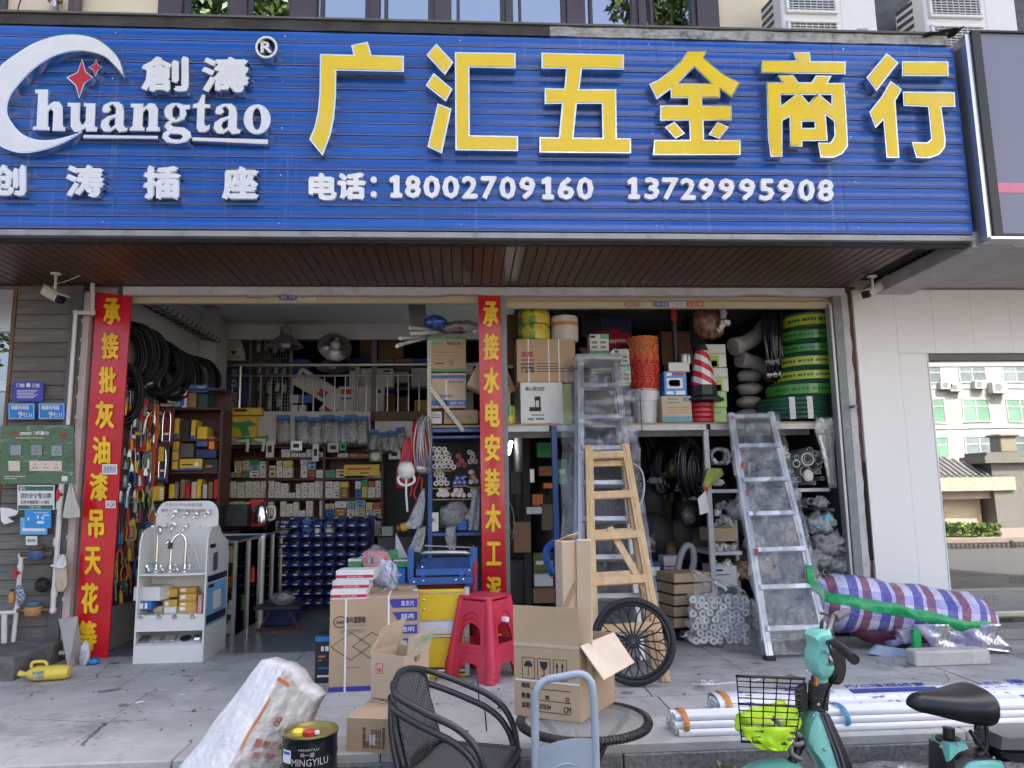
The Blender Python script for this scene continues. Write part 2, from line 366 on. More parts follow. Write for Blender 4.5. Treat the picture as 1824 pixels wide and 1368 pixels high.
ce.bb((.6,.06,3.2),(3.3,2.6,3.3));ce.bb((-2.95,2.66,3.6),(3.3,5.2,3.7));struct(ce.build('ceiling',m_ceil))
struct(MB().bb((-2.0,1.42,3.27),(.6,1.496,3.33)).build('ceiling_moulding',M('moulding_paint',(.75,.74,.7),.7)))
struct(MB().bb((-2.955,2.05,0),(-2.775,2.45,3.285)).build('interior_column',m_wallin))
# ---- upper part of the building
m_cream=M('cream_render',(.66,.58,.42),.8,var=.06,scale=1.2,dirt=.2,dirtcol=(.4,.35,.28),dscale=1)
m_frame=M('dark_purple_frame',(.055,.042,.055),.45,var=.15)
m_stonewall=M('dark_cladding',(.06,.065,.065),.6,var=.5,scale=6,bump=.5,bscale=20)
bld=thing('shop_building','shop building with cream upper wall and dark framed windows above the blue sign','building',(0,0,0))
YU=.2
def ux(u):return P(u,20,YU).x
wl=MB();wl.bb((-14,YU,3.42),(ux(283),YU+.3,12));wl.bb((ux(1278),YU,3.42),(14,YU+.3,12));wl.bb((ux(283),YU,6.3),(ux(1278),YU+.3,12))
wl.bb((-14,YU+.3,3.75),(14,5.4,3.8));wl.bb((-14,5.3,0),(14,5.5,12));wl.bb((-14,YU+.3,0),(-13.7,5.4,12));wl.bb((13.7,YU+.3,0),(14,5.4,12))
wl.build('upper_wall',m_cream,bld)
sr=MB();sr.bb((-14.2,-.2,12.01),(14.2,5.6,12.3));sr.build('roof_slab',m_cream,bld)
MB().bb((ux(1556),YU-.04,3.45),(12,YU-.005,8)).build('stone_cladding',m_stonewall,bld)
MB().bb((ux(-40),YU-.05,3.45),(ux(14),YU-.004,8)).build('wall_panel',m_frame,bld)
# canopy carrying the sign
MB().bb((-14,-1.28,3.13),(3.66,.18,3.4)).build('canopy',m_dark,bld)
spans=[(283,326,'f'),(326,333,'t'),(333,404,'g'),(404,409,'t'),(409,441,'f'),(441,446,'t'),(446,515,'g'),(515,519,'t'),(519,564,'f'),(564,570,'g'),(570,576,'t'),(576,650,'g'),(650,660,'t'),(660,676,'f'),(676,684,'g'),(684,690,'t'),(690,762,'g'),(762,774,'t'),(774,804,'f'),(804,813,'g'),(813,819,'t'),(819,891,'g'),(891,900,'t'),(900,914,'f'),(914,924,'g'),(924,929,'t'),(929,1000,'g'),(1000,1009,'t'),(1009,1042,'f'),(1042,1050,'g'),(1050,1056,'t'),(1056,1126,'g'),(1126,1136,'t'),(1136,1150,'f'),(1150,1158,'g'),(1158,1163,'t'),(1163,1232,'g'),(1232,1240,'t'),(1240,1279,'f')]
m_wing=GLASS('upper_window_glass',.42,(.55,.66,.72),wav=.04)
win=MB().bb((ux(283),YU+.02,3.42),(ux(1279),YU+.1,3.5)).build('window',m_frame,bld)
for a,b,k in spans:
 if k=='g':
  o=MB().bb((ux(a),YU+.05,3.5),(ux(b),YU+.056,6.28)).build('pane',m_wing,win)
 else:
  d=.0 if k=='f' else .03
  MB().bb((ux(a)+.002,YU+d-.03,3.44),(ux(b)-.002,YU+.08,6.295)).build('mullion' if k=='f' else 'sash',m_frame,win)
MB().bb((ux(914),YU+.035,4.72),(ux(929),YU+.075,4.78)).build('sash',m_frame,win)
MB().bb((ux(1000),YU+.035,4.70),(ux(1009),YU+.075,4.76)).build('sash',m_frame,win)
MB().bb((ux(560),YU+.5,3.5),(ux(1160),YU+.55,6.28)).build('curtain',M('pale_curtain',(.5,.55,.6),.9,var=.2,scale=3,stretch=(6,1,.3)),bld)
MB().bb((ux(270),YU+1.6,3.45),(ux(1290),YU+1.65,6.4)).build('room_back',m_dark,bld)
for u in(600,985):
 mb=MB();
 for s in(-1,1):mb.box((ux(u)+s*.045,YU+.2,4.95),(.05,.012,.5),ry(-s*.16))
 o=mb.build('curtain_tie',M('white_cloth',(.75,.75,.76),.8),bld)
MB().tube([(ux(142),YU-.08,3.45),(ux(142),YU-.08,8)],.055,12).build('downpipe',M('brown_pipe',(.07,.05,.05),.5),bld,smooth='auto')
# moss-stained concrete cap above the sign
zt=P(850,63,YS).z;zb=P(850,411,YS).z
m_cap=M('lichen_concrete',(.36,.37,.35),.9,var=.35,scale=14,bump=.5,bscale=40,dirt=.97,dirtcol=(.02,.02,.018),dscale=9)
m_capd=M('grimy_dark_coping',(.055,.05,.045),.85,var=.4,scale=7,bump=.4,bscale=40,dirt=.8,dirtcol=(.016,.015,.013),dscale=3)
for xa,xb,mm in((-6,.62,m_capd),(.625,3.62,m_cap)):
 cap=MB();cap.slab(70,3,lambda s,t:(xa+(xb-xa)*s,YS-.005+.012*vn((xa+(xb-xa)*s)*4,t*3,2),zt+.006+.075*t+.004*vn((xa+(xb-xa)*s)*6,1,3)),(0,.14,0));cap.build('sign_coping',mm,bld)
MB().bb((-6,YS-.02,zt+.085),(3.62,.1,zt+.1)).build('coping_edge',M('coping_edge_grey',(.12,.12,.11),.8,dirt=.6),bld)
# ---- soffit of dark timber boards
m_soff=M('dark_soffit_wood',(.088,.038,.026),.38,var=.45,scale=3,stretch=(14,.7,1),rnd=.09,bump=.15,bscale=20,dirt=.35,dirtcol=(.1,.07,.06),dscale=5)
m_line=M('soffit_groove',(.25,.15,.11),.6)
sof=struct(MB().bb((-6.0,YS+.1,3.03),(3.43,-.01,3.05)).build('soffit',M('soffit_back',(.012,.008,.007),.9)))
x=-5.98;k=0
while x<3.40:
 o=MB().box((0,0,0),(.074,1.22,.016),ch=.004).build('board',m_soff,sof);o.location=(x+.037,-.633,3.012+random.uniform(-.0015,.0015));o.rotation_euler=(0,random.uniform(-.012,.012),0)
 x+=.0795;k+=1
MB().bb((-6,YS+.0,zb-.05),(3.66,YS+.1,zb-.012)).build('drip_edge',M('aluminium_trim',(.30,.30,.30),.5,metal=.3,dirt=.7,dirtcol=(.08,.07,.06),dscale=6),sof)
MB().bb((-6,YS+.06,zb-.07),(3.66,YS+.13,3.018)).build('drip_channel',M('drip_dark',(.02,.018,.018),.6),sof)
struct(MB().bb((3.43,-1.3,3.08),(3.7,0,3.1)).build('soffit_gap',m_dark))
# ---- lintel trim and roller shutters
m_whiteT=M('white_trim',(.62,.62,.6),.6,var=.1,dirt=.55,dirtcol=(.3,.29,.27),dscale=7)
lt=MB();lt.slab(80,2,lambda s,t:(-2.86+6.24*s,-.05,2.925+.07*t+(.006*vn(s*30,3)+(.012 if vn(s*12,9)>.35 else 0))*(1-t)),(0,.06,0));struct(lt.build('lintel_trim',m_whiteT))
m_shut=M('cream_shutter',(.52,.46,.30),.45,var=.08,scale=2,stretch=(.3,1,8),dirt=.3,dirtcol=(.3,.25,.16))
def sticker(parent,u0,v0,u1,v1,y,col,mat2,round_=False,txt=None):
 q=rectq(u0,v0,u1,v1,y);mb=MB();c=sum(q,Vector())/4;w=(q[1]-q[0]).length;h=(q[3]-q[0]).length
 if round_:
  pl=[c+Vector((math.copysign(w/2-h/2,cos(a))+h/2*cos(a),0,h/2*sin(a)))for a in[2*pi*i/20+.01 for i in range(20)]]
 else:pl=q
 mb.prism(pl,(0,-.0015,0));o=mb.build('sticker',col,parent,True,fix=True)
 if txt:letter(txt,[p+Vector((0,-.0016,0))for p in(c-Vector((w*.42,0,h*.36)),c+Vector((w*.42,0,-h*.36)),c+Vector((w*.42,0,h*.36)),c-Vector((w*.42,0,-h*.36)))],mat2,o,thick=.0006)
 return o
m_ink_r=M('red_ink',(.5,.02,.02),.6);m_ink_b=M('blue_ink',(.03,.05,.3),.6);m_ink_k=M('black_ink',(.02,.02,.02),.7);m_paper=M('white_paper',(.78,.78,.77),.7,var=.05)
m_brown=M('brown_ink',(.3,.07,.04),.6);m_ylw=M('yellow_ink',(.8,.5,.02),.5)
def shutter(u0,u1,lab,bands,stk):
 t=thing('roller_shutter',lab,'shutter',P((u0+u1)/2,535,.03))
 a=P(u0,537,.03).x;b=P(u1,537,.03).x;zb_=P(u1,bands[-1][1],.03).z
 for(v0,v1),yy in zip(bands,(.045,.02)):
  z0=P(u1,v1,.03).z;z1=P(u1,v0,.03).z
  MB().bb((a,yy,z0+.003),(b,yy+.05,z1),.006).build('shutter_slat',m_shut,t,True)
 for s in stk:sticker(t,*s)
 return t
Yk=.018
shutter(232,853,'rolled up cream roller shutter over the left shop bay',[(519,540)],[(437,524,467,531,.043,m_brown,m_paper,True,'13800 2838'),(497,523,529,535,.043,m_ink_b,m_paper,True,'诚信 开锁'),(531,523,561,534,.043,m_paper,m_ink_r,False,'疏通管道 水电')])
shutter(893,1478,'rolled up cream roller shutter over the right shop bay',[(527,536),(537,550)],[(1112,539,1141,546,Yk,m_brown,m_paper,True,'1380026776'),(1163,538,1192,546,Yk,m_ink_b,m_paper,True,'开锁 换锁'),(1193,538,1221,546,Yk,m_paper,m_ink_b,False,'135 8008 0508'),(1223,538,1253,546,Yk,m_ink_r,m_paper,False,'136 2204 1080')])
# ---- right jamb
m_steel=M('grey_painted_steel',(.2,.225,.23),.5,var=.15,dirt=.5,dirtcol=(.5,.5,.5),dscale=9)
m_plast=M('white_plaster',(.55,.55,.54),.85,var=.15,dirt=.5,dirtcol=(.25,.25,.24),dscale=8,bump=.3)
m_oldwood=M('old_brown_wood',(.13,.06,.035),.7,var=.5,scale=4,stretch=(3,1,.5),dirt=.7,dirtcol=(.03,.02,.015),dscale=6)
j=thing('steel_door_post','grey painted steel post at the right edge of the shop opening','door post',(3.3,0,0))
MB().bb((3.235,-.03,0),(3.26,.06,2.86),.004).build('guide_rail',M('pale_rail',(.45,.46,.46),.4,metal=.3),j,True)
MB().bb((3.268,-.035,0),(3.345,.06,2.93),.004).build('post',m_steel,j,True)
mb=MB();mb.cyl((3.365,-.085,1.93),(3.35,-.0,1.93),.012);mb.box((3.365,-.09,1.93),(.03,.012,.03));mb.build('bolt',m_steel,j,True)
pj=MB();pj.slab(3,60,lambda s,t:(3.349+.06*s+(.012*vn(t*22,5)if s>.9 else 0),-.028,2.95*t),(0,.07,0));struct(pj.build('plaster_strip',m_plast))
struct(MB().bb((3.42,-.0,0),(3.50,.08,3.02)).build('wall_edge',m_oldwood))
MB().bb((3.43,-.012,.62),(3.515,-.002,1.45)).build('wall_edge_lining',M('black_felt',(.015,.015,.015),.8,var=.4),None);struct(bpy.data.objects['wall_edge_lining'])
# ---- neighbouring shop: white panels, window, beam, sign
m_white=M('white_acp_panel',(.85,.84,.815),.42,var=.02,scale=.8,dirt=.1,dirtcol=(.6,.58,.55),dscale=1.5)
nb=thing('neighbour_shopfront','white panelled shopfront with a big window right of the hardware shop','shopfront',(4.6,0,0))
pxs=[3.455,3.835,4.18,4.54,4.90,5.26,5.62,5.98,6.4]
WX,WZ0,WZ1=4.10,.12,2.405
for a,b in zip(pxs,pxs[1:]):
 if b<=WX+.001:MB().bb((a+.0006,-.03,0),(b-.0006,.05,2.985),.0012).build('wall_panel',m_white,nb,True)
 elif a<WX:
  MB().bb((a+.0006,-.03,WZ1),(b-.0006,.05,2.985),.0012).build('wall_panel',m_white,nb,True)
  MB().bb((a+.0006,-.03,0),(WX-.012,.05,WZ1-.002),.0012).build('wall_panel',m_white,nb,True)
 else:MB().bb((a+.0006,-.03,WZ1),(b-.0006,.05,2.985),.0012).build('wall_panel',m_white,nb,True)
MB().bb((WX-.01,-.035,WZ0),(WX,.12,WZ1+.01)).build('window_reveal',m_white,nb,True)
m_alu=M('aluminium',(.62,.63,.64),.3,metal=.85,var=.06,scale=3)
wf=MB();wf.bb((WX,.06,2.30),(6.4,.12,2.345));wf.bb((WX+.0,.062,WZ0),(WX+.012,.118,2.30));wf.bb((WX,.05,WZ0),(6.4,.12,WZ0+.03));wf.build('window_frame',m_alu,nb,True)
MB().bb((WX,.0,2.346),(6.4,.12,2.402)).build('blind_box',M('blind_box_dark',(.12,.12,.115),.5),nb,True)
m_bigglass=GLASS('shop_window_glass',.27,(.9,.93,.91),wav=.05)
MB().bb((WX+.012,.085,WZ0+.03),(6.4,.091,2.30)).build('pane',m_bigglass,nb,True)
MB().bb((3.56,-.34,-.0),(6.4,-.03,.085),.01).build('ledge',M('ledge_concrete',(.3,.29,.27),.85,dirt=.5,dscale=4),nb,True)
nr=MB();nr.bb((3.7,2.0,0),(6.6,2.05,3));nr.bb((3.62,.1,0),(3.7,2,3));nr.bb((6.4,.1,0),(6.6,2,3));nr.bb((3.7,.1,2.95),(6.5,2,3));nr.build('interior_walls',M('dim_grey_wall',(.12,.12,.12),.9),nb,True)
MB().bb((3.7,.1,.0),(6.4,2,.1)).build('display_floor',M('dim_floor',(.14,.13,.12),.6),nb,True)
# cartons behind the glass
m_tan=M('tan_carton',(.62,.55,.40),.75,var=.06,scale=3,dirt=.12,dirtcol=(.45,.38,.26))
def fcarton(name,lab,u0,v0,u1,v1,y,d,mat,cat='carton',group=None,rot=0.):
 a,b=P(u0,v1,y),P(u1,v0,y);w,h=b.x-a.x,b.z-a.z
 t=thing(name,lab,cat,((a.x+b.x)/2,y+d/2,a.z),rot,group)
 MB().box((0,0,h/2),(w,d,h),ch=.004).build('body',mat,t);return t,w,h
t,w,h=fcarton('flat_carton','flattened tan carton with upside down lettering leaning inside the neighbour window',1692,1026,1797,1150,.10,.1,m_tan)
letter('易碎物品',[(w*.32,-.051,h*.72),(-w*.22,-.051,h*.72),(-w*.22,-.051,h*.56),(w*.32,-.051,h*.56)],m_ink_k,t,world=False,bold=.01)
fcarton('flat_carton','plain tan carton at the far right inside the neighbour window',1799,1037,1900,1150,.11,.1,m_tan)
bm_=MB();bm_.bb((3.67,YS+.03,2.94),(3.99,-.02,3.06),.006);bm_.build('soffit_beam',M('light_grey_beam',(.5,.49,.47),.6),nb,True)
MB().bb((4.03,YS-.1,3.0),(6.6,-.02,3.05)).build('soffit_panel',M('grey_soffit_panel',(.46,.44,.42),.5),nb,True)
MB().bb((3.7,YS,3.07),(6.6,.1,3.3)).build('soffit_back',m_dark,nb,True)
m_gp=M('grey_lilac_panel',(.19,.20,.27),.35,var=.04,scale=.7)
ns=thing('neighbour_sign','grey fascia sign with a pink stripe and black frame over the neighbour shop','sign',(4.6,YS,3.6))
zbn=P(1760,421,-1.46).z;ztn=P(1760,56,-1.46).z
MB().bb((3.80,-1.45,zbn+.02),(6.7,-1.36,ztn-.01)).build('panel',m_gp,ns,True)
fr=MB();fr.bb((3.735,-1.47,zbn),(3.80,-1.3,ztn));fr.bb((3.8,-1.47,zbn-.005),(6.7,-1.3,zbn+.02));fr.bb((3.8,-1.47,ztn-.01),(6.7,-1.3,ztn+.005));fr.build('frame',M('black_frame',(.012,.012,.013),.4),ns,True)
tr_=MB();tr_.bb((3.695,-1.45,zbn-.02),(3.733,-1.3,ztn-.02));tr_.bb((3.695,-1.48,zbn-.025),(6.7,-1.3,zbn-.006));tr_.build('aluminium_edge',m_alu,ns,True)
MB().bb((3.802,-1.452,P(1790,343,-1.45).z),(6.7,-1.449,P(1790,326,-1.45).z)).build('stripe',M('pink_stripe',(.75,.22,.3),.5),ns,True)
MB().slab(8,2,lambda s,t:(3.42+.3*s,-1.3-.12*t,ztn+.0+.06*s+.02*vn(s*5,t*4)),(0,0,.008)).build('roofing_sheet',M('black_sheet',(.02,.02,.02),.8),ns,True)
# =================== THE BLUE SIGN
def BLUE():
 m,t,out=_base('blue_slat');L=t.links.new
 b=nd(t,"ShaderNodeBsdfPrincipled",i_Roughness=.26);L(b.outputs[0],out.inputs[0]);b.inputs['Specular IOR Level'].default_value=.5
 tc=nd(t,"ShaderNodeNewGeometry");mp=nd(t,"ShaderNodeMapping");mp.inputs['Scale'].default_value=(22,1,.45);L(tc.outputs['Position'],mp.inputs[0])
 n1=nd(t,"ShaderNodeTexNoise",i_Scale=1.,i_Detail=5.,i_Roughness=.7);L(mp.outputs[0],n1.inputs['Vector'])
 n2=nd(t,"ShaderNodeTexNoise",i_Scale=1.1,i_Detail=4.);L(tc.outputs['Position'],n2.inputs['Vector'])
 r1=nd(t,"ShaderNodeMapRange");r1.inputs[1].default_value=.57;r1.inputs[2].default_value=.78;r1.inputs[3].default_value=0;r1.inputs[4].default_value=.75;L(n1.outputs['Fac'],r1.inputs[0])
 r2=nd(t,"ShaderNodeMapRange");r2.inputs[1].default_value=.42;r2.inputs[2].default_value=.68;L(n2.outputs['Fac'],r2.inputs[0])
 mu=nd(t,"ShaderNodeMath",operation='MULTIPLY');L(r1.outputs[0],mu.inputs[0]);L(r2.outputs[0],mu.inputs[1])
 oi=nd(t,"ShaderNodeObjectInfo");r3=nd(t,"ShaderNodeMapRange");r3.inputs[3].default_value=.86;r3.inputs[4].default_value=1.14;L(oi.outputs['Random'],r3.inputs[0])
 vm=nd(t,"ShaderNodeVectorMath",operation='SCALE');vm.inputs[0].default_value=(.008,.086,.385);L(r3.outputs[0],vm.inputs['Scale'])
 mi=nd(t,"ShaderNodeMix",data_type='RGBA');L(mu.outputs[0],mi.inputs[0]);L(vm.outputs[0],mi.inputs[6]);mi.inputs[7].default_value=(.30,.36,.5,1);L(mi.outputs[2],b.inputs['Base Color'])
 r4=nd(t,"ShaderNodeMapRange");r4.inputs[3].default_value=.2;r4.inputs[4].default_value=.55;L(mu.outputs[0],r4.inputs[0]);L(r4.outputs[0],b.inputs['Roughness'])
 return m
m_blue=BLUE()
m_chrome=M('polished_steel',(.75,.74,.72),.14,metal=1.,var=.12,scale=12,dirt=.25,dirtcol=(.25,.23,.2),dscale=5)
m_yel=M('yellow_acrylic',(.80,.56,.008),.22,var=.05,scale=3,dirt=.35,dirtcol=(.76,.60,.32),dscale=1.7)
m_wht=M('white_acrylic',(.72,.73,.74),.25,var=.04,scale=3,dirt=.15,dirtcol=(.55,.55,.52))
m_red=M('red_acrylic',(.55,.015,.03),.25)
m_pvc=M('white_pvc_foam',(.8,.8,.8),.5,var=.04)
sg=thing('shop_sign','long blue slatted fascia sign with raised yellow and white lettering','sign',(0,YS,zb))
MB().bb((-5.0,YS+.03,zb-.01),(3.67,YS+.12,zt)).build('backing_board',M('sign_backing',(.008,.012,.03),.7),sg,True)
NS=17;ph=(zt-zb)/NS
for i in range(NS):
 z0=zb+i*ph
 mb=MB();yy=YS+random.uniform(-.002,.002);pr=[(.03,.0035),(.002,.0035),(0,.006),(-.0005,ph*.5),(0,ph-.008),(.003,ph-.004),(.03,ph-.004)]
 n=48;xs=[-5.0+8.66*k/n for k in range(n+1)];vs=[]
 for x in xs:
  for d,zz in pr:vs.append((x,yy+d+.0016*vn(x*1.3,i*7.1)+.0008*vn(x*5,i*3.3),z0+zz))
 k=len(pr);mb.add(vs,[(a*k+b,(a+1)*k+b,(a+1)*k+b+1,a*k+b+1)for a in range(n)for b in range(k-1)])
 mb.add([vs[-k+q]for q in range(k)],[tuple(range(k))])
 mb.build('slat',m_blue,sg,True,smooth='auto')
 MB().bb((-5,yy-.0005,z0+.0005),(3.655,yy+.012,z0+.0035)).build('slat_bead',M('slat_bead',(.26,.26,.32),.5),sg,True)
for u in(205,520,836,1180,1500):x=P(u,300,YS).x;MB().bb((x-.0012,YS-.0022,zb+.003),(x+.0012,YS+.01,zt-.006)).build('seam',M('slat_seam',(.10,.14,.36),.4),sg,True)
for i in range(5):
 for u in(190,500,820,1165,1520):p=P(u,300,YS);MB().lathe([(0,-.003),(.004,-.002),(.005,.002)],(p.x,YS-.0015,zb+ph*(i*4+.5)),8,rx(-pi/2)).build('screw',m_chrome,sg,True)
def C1(x,y):return(x*.30702,y*.30702)
def C2(x,y):return(520+x*.30702,y*.30702)
def C3(x,y):return(1000+x*.30702,y*.30702)
def C4(x,y):return(1400+x*.23246,y*.23246)
def sign_piece(loops,depth,side,face,rim=.009,name='character',kids=True):
 """loops in photo pixels on the sign face -> a channel letter: steel can and acrylic face."""
 yf=YS-depth
 lw=[]
 for lp in loops:
  w=[P(u,v,yf)for u,v in lp];lw.append([(p.x,p.z)for p in w])
 vs,fs=outline_geo(lw,depth);mb=MB();mb.add([(v.x,YS-.002-depth/2-v.z,v.y)for v in vs],fs)
 can=mb.build(name,side,sg,True)
 if face is not None:
  vs,fs=outline_geo(lw,.004,-rim);mb=MB();mb.add([(v.x,yf-.003-v.z,v.y)for v in vs],fs);mb.build('face_plate',face,can,True)
 return can
def ell(cx,cy,rx_,ry_,n=36):return[(cx+rx_*cos(2*pi*i/n),cy+ry_*sin(2*pi*i/n))for i in range(n)]
def mp(f,L):return[f(*p)for p in L]
def sm(L,n=5):return[(p.x,p.y)for p in bez([(a,b,0)for a,b in L],n)]
DY=.075
big=[[mp(C2,[(343,263),(440,242),(463,320),(650,325),(650,418),(258,410),(256,560),(246,680),(226,780),(178,905),(100,810),(130,740),(150,650),(160,540),(163,313),(357,318)])],[mp(C2,[(838,253),(938,362),(888,437),(780,320)])],[mp(C2,[(822,424),(932,517),(893,590),(776,497)])],[mp(C2,[(845,600),(926,632),(870,892),(786,852)])],[mp(C2,[(945,303),(1298,308),(1298,398),(1030,392),(1033,785),(1312,790),(1312,877),(948,872)])],[mp(C2,[(1447,306)])+mp(C3,[(364,317),(362,405),(120,402),(104,518),(318,518),(322,802),(404,803),(404,890)])+mp(C2,[(1436,885),(1436,795),(1548,798),(1566,602),(1466,605),(1466,512),(1580,515),(1590,400),(1447,398)]),mp(C3,[(90,603),(234,603),(238,800),(70,798)])],[mp(C3,[(730,297),(848,297),(826,335),(870,375),(940,430),(1038,480),(988,570),(922,522),(922,570),(818,570),(818,612),(988,612),(988,700),(825,700),(828,812),(1040,812),(1040,900),(530,900),(538,812),(745,812),(740,700),(572,700),(572,612),(735,612),(735,570),(635,570),(632,520),(553,578),(508,487),(560,465),(640,405),(695,350)]),mp(C3,[(770,392),(866,484),(678,484)])],[mp(C3,[(655,706),(718,775),(662,806),(599,738)])],[mp(C3,[(905,706),(974,738),(915,806),(852,783)])],[mp(C3,[(1343,303),(1440,303),(1448,355),(1650,357),(1648,432),(1158,426),(1158,350),(1360,352)])],[mp(C3,[(1188,475),(1278,477),(1250,436),(1345,436),(1375,478),(1450,478),(1475,438),(1568,440),(1545,482),(1642,482),(1660,780),(1662,850),(1630,893),(1580,915),(1503,915),(1487,828),(1560,828),(1583,790),(1581,705),(1534,668),(1545,818),(1398,820),(1398,852),(1325,850),(1322,680),(1283,702),(1282,910),(1213,910),(1197,800),(1192,600)]),mp(C3,[(1272,552),(1356,552),(1276,612)]),mp(C3,[(1395,552),(1478,552),(1435,598)]),mp(C3,[(1500,552),(1566,552),(1566,606)]),mp(C3,[(1396,706),(1468,706),(1468,743),(1396,743)])],[mp(C4,[(770,408),(862,482),(693,700),(615,595)])],[mp(C4,[(800,620),(888,685),(838,775),(868,1210),(770,1210),(745,920),(685,985),(637,858),(735,735)])],[mp(C4,[(888,470),(1243,470),(1247,585),(888,583)])],[mp(C4,[(893,702),(1292,707),(1297,820),(1190,820),(1222,1070),(1218,1130),(1175,1185),(1100,1212),(998,1210),(962,1088),(1080,1092),(1112,1065),(1088,820),(900,812)])],]
for lp in big:sign_piece(lp,DY,m_chrome,m_yel,.010)
# logo swoosh, stars, word
sw=sm([(725,455),(700,360),(650,290),(560,225),(440,200),(320,210),(200,250),(100,310),(0,385),(-70,490),(-95,620),(-75,740),(-20,830),(60,875),(150,888),(260,870),(380,825),(478,768)])+sm([(470,766),(400,790),(300,812),(200,808),(120,770),(62,700),(42,640),(60,560),(120,480),(200,400),(300,335),(400,305),(500,300),(600,328),(660,378),(712,440)])
sign_piece([mp(C1,sw)],.07,m_chrome,m_wht,.006,'swoosh')
sign_piece([mp(C1,[(478,340),(500,415),(545,450),(492,485),(460,572),(438,498),(385,450),(448,420)])],.06,m_chrome,m_red,.008,'star')
sign_piece([mp(C1,[(558,338),(572,376),(597,392),(572,406),(553,447),(541,408),(512,392),(545,374)])],.05,m_chrome,m_red,.006,'star')
A_=[(592,640),(600,610),(640,590),(690,590),(715,610),(723,650),(720,728),(732,742),(746,742),(736,765),(692,770),(672,748),(640,768),(605,765),(583,735),(590,700),(625,675),(670,662),(672,630),(655,610),(638,618),(648,640),(628,657),(600,655)]
AH=[(668,685),(640,700),(632,722),(645,742),(667,725)]
glyphs=[[[(205,520),(280,520),(280,615),(310,590),(345,592),(365,618),(366,735),(380,740),(378,762),(304,760),(306,742),(310,650),(298,632),(282,650),(280,735),(290,740),(288,758),(190,755),(193,735),(213,735),(222,545),(205,540)]],[[(393,597),(467,597),(464,700),(472,722),(485,722),(497,700),(500,622),(487,618),(487,598),(556,600),(551,735),(567,740),(562,765),(500,765),(498,745),(465,768),(430,765),(411,735),(412,622),(393,618)]],[A_,AH],[[(757,600),(835,600),(835,625),(865,597),(900,600),(920,630),(917,735),(930,740),(928,765),(848,765),(850,742),(860,735),(862,650),(850,635),(833,655),(830,735),(842,742),(840,763),(752,762),(752,742),(768,735),(775,630),(757,622)]],[[(1105,608),(1105,635),(1080,640),(1085,665),(1070,695),(1030,712),(1000,714),(992,724),(1010,735),(1070,740),(1105,765),(1112,795),(1085,825),(1030,835),(970,830),(940,800),(948,772),(970,756),(952,735),(965,712),(983,700),(958,680),(950,645),(965,615),(1000,598),(1040,598),(1065,608)],[(1022,613),(1042,635),(1042,675),(1022,694),(1003,675),(1003,635)],[(990,778),(1050,782),(1062,795),(1045,810),(1000,808),(978,793)]],[[(1172,548),(1192,548),(1191,605),(1222,605),(1220,630),(1190,630),(1187,718),(1197,732),(1220,722),(1215,755),(1190,770),(1155,768),(1140,745),(1144,630),(1117,630),(1119,606),(1150,596)]],[[(x+655,y+11)for x,y in A_],[(x+655,y+11)for x,y in AH]],[ell(1492,693,79,88),ell(1491,692,24,62)]]
for g in glyphs:sign_piece([mp(C1,l)for l in g],.065,m_chrome,m_wht,.005,'letter')
sign_piece([mp(C1,[(485,783),(918,789),(916,808),(484,803)])],.05,m_chrome,m_wht,.003,'underline')
sign_piece([mp(C1,[(1117,797),(1556,810),(1554,838),(1115,818)])],.05,m_chrome,m_wht,.003,'underline')
R=sign_piece([mp(C1,ell(1546,275,66,66)),mp(C1,ell(1546,275,50,50))],.07,m_chrome,m_wht,.003,'registered_ring')
def sign_text(body,f,x0,y0,x1,y1,depth,side,face,bold,rim,name='character',face_d=.004):
 yf=YS-depth;(u0,v0),(u1,v1)=f(x0,y0),f(x1,y1);q=rectq(u0,v0,u1,v1,yf);off=Vector((0,depth-.002,0))
 o=letter(body,[p+off for p in q],side,sg,depth,bold,name,lift=0)
 if face:
  w=q[1].x-q[0].x;h=q[3].z-q[0].z;k=rim;q2=[q[0]+Vector((k,0,k)),q[1]+Vector((-k,0,k)),q[2]+Vector((-k,0,-k)),q[3]+Vector((k,0,-k))]
  letter(body,q2,face,o,face_d,max(.004,bold-rim/h*1.2),'face_plate',lift=.003)
 return o
sign_text('R',C1,1512,240,1580,308,.055,m_wht,None,.04,0,'registered_letter')
for ch,a in(('創',(818,328,1098,538)),('濤',(1168,332,1448,542))):sign_text(ch,C1,*a,.07,m_chrome,m_wht,.058,.004)
for ch,a in(('创',(-50,955,155,1140)),('涛',(382,957,606,1148)),('插',(830,962,1048,1160)),('座',(1287,965,1500,1162))):sign_text(ch,C1,*a,.055,m_chrome,m_wht,.058,.004)
sign_text('电',C2,97,1003,260,1162,.03,m_pvc,None,.05,0);sign_text('话',C2,262,1000,428,1160,.03,m_pvc,None,.05,0)
for cy in(1042,1127):sign_piece([mp(C2,ell(474,cy,18,18,20))],.03,m_pvc,None,0,'colon_dot')
num1=[(555,645),(655,748),(762,860),(872,972),(985,1078),(1095,1190),(1203,1300),(1318,1412),(1437,1525),(1540,1638),(1652,1750)]
for d,(a,b),k in zip('18002709160',num1,range(11)):sign_text(d,C2,a,1016+k*1.2,b,1148+k*1.2,.03,m_pvc,None,.045,0,'digit')
num2=[(372,460),(482,568),(583,680),(690,780),(795,888),(912,1005),(1030,1125),(1148,1235),(1255,1350),(1373,1470),(1487,1580)]
for d,(a,b),k in zip('13729995908',num2,range(11)):sign_text(d,C3,a,1028+k*1.3,b,1156+k*1.3,.03,m_pvc,None,.045,0,'digit')
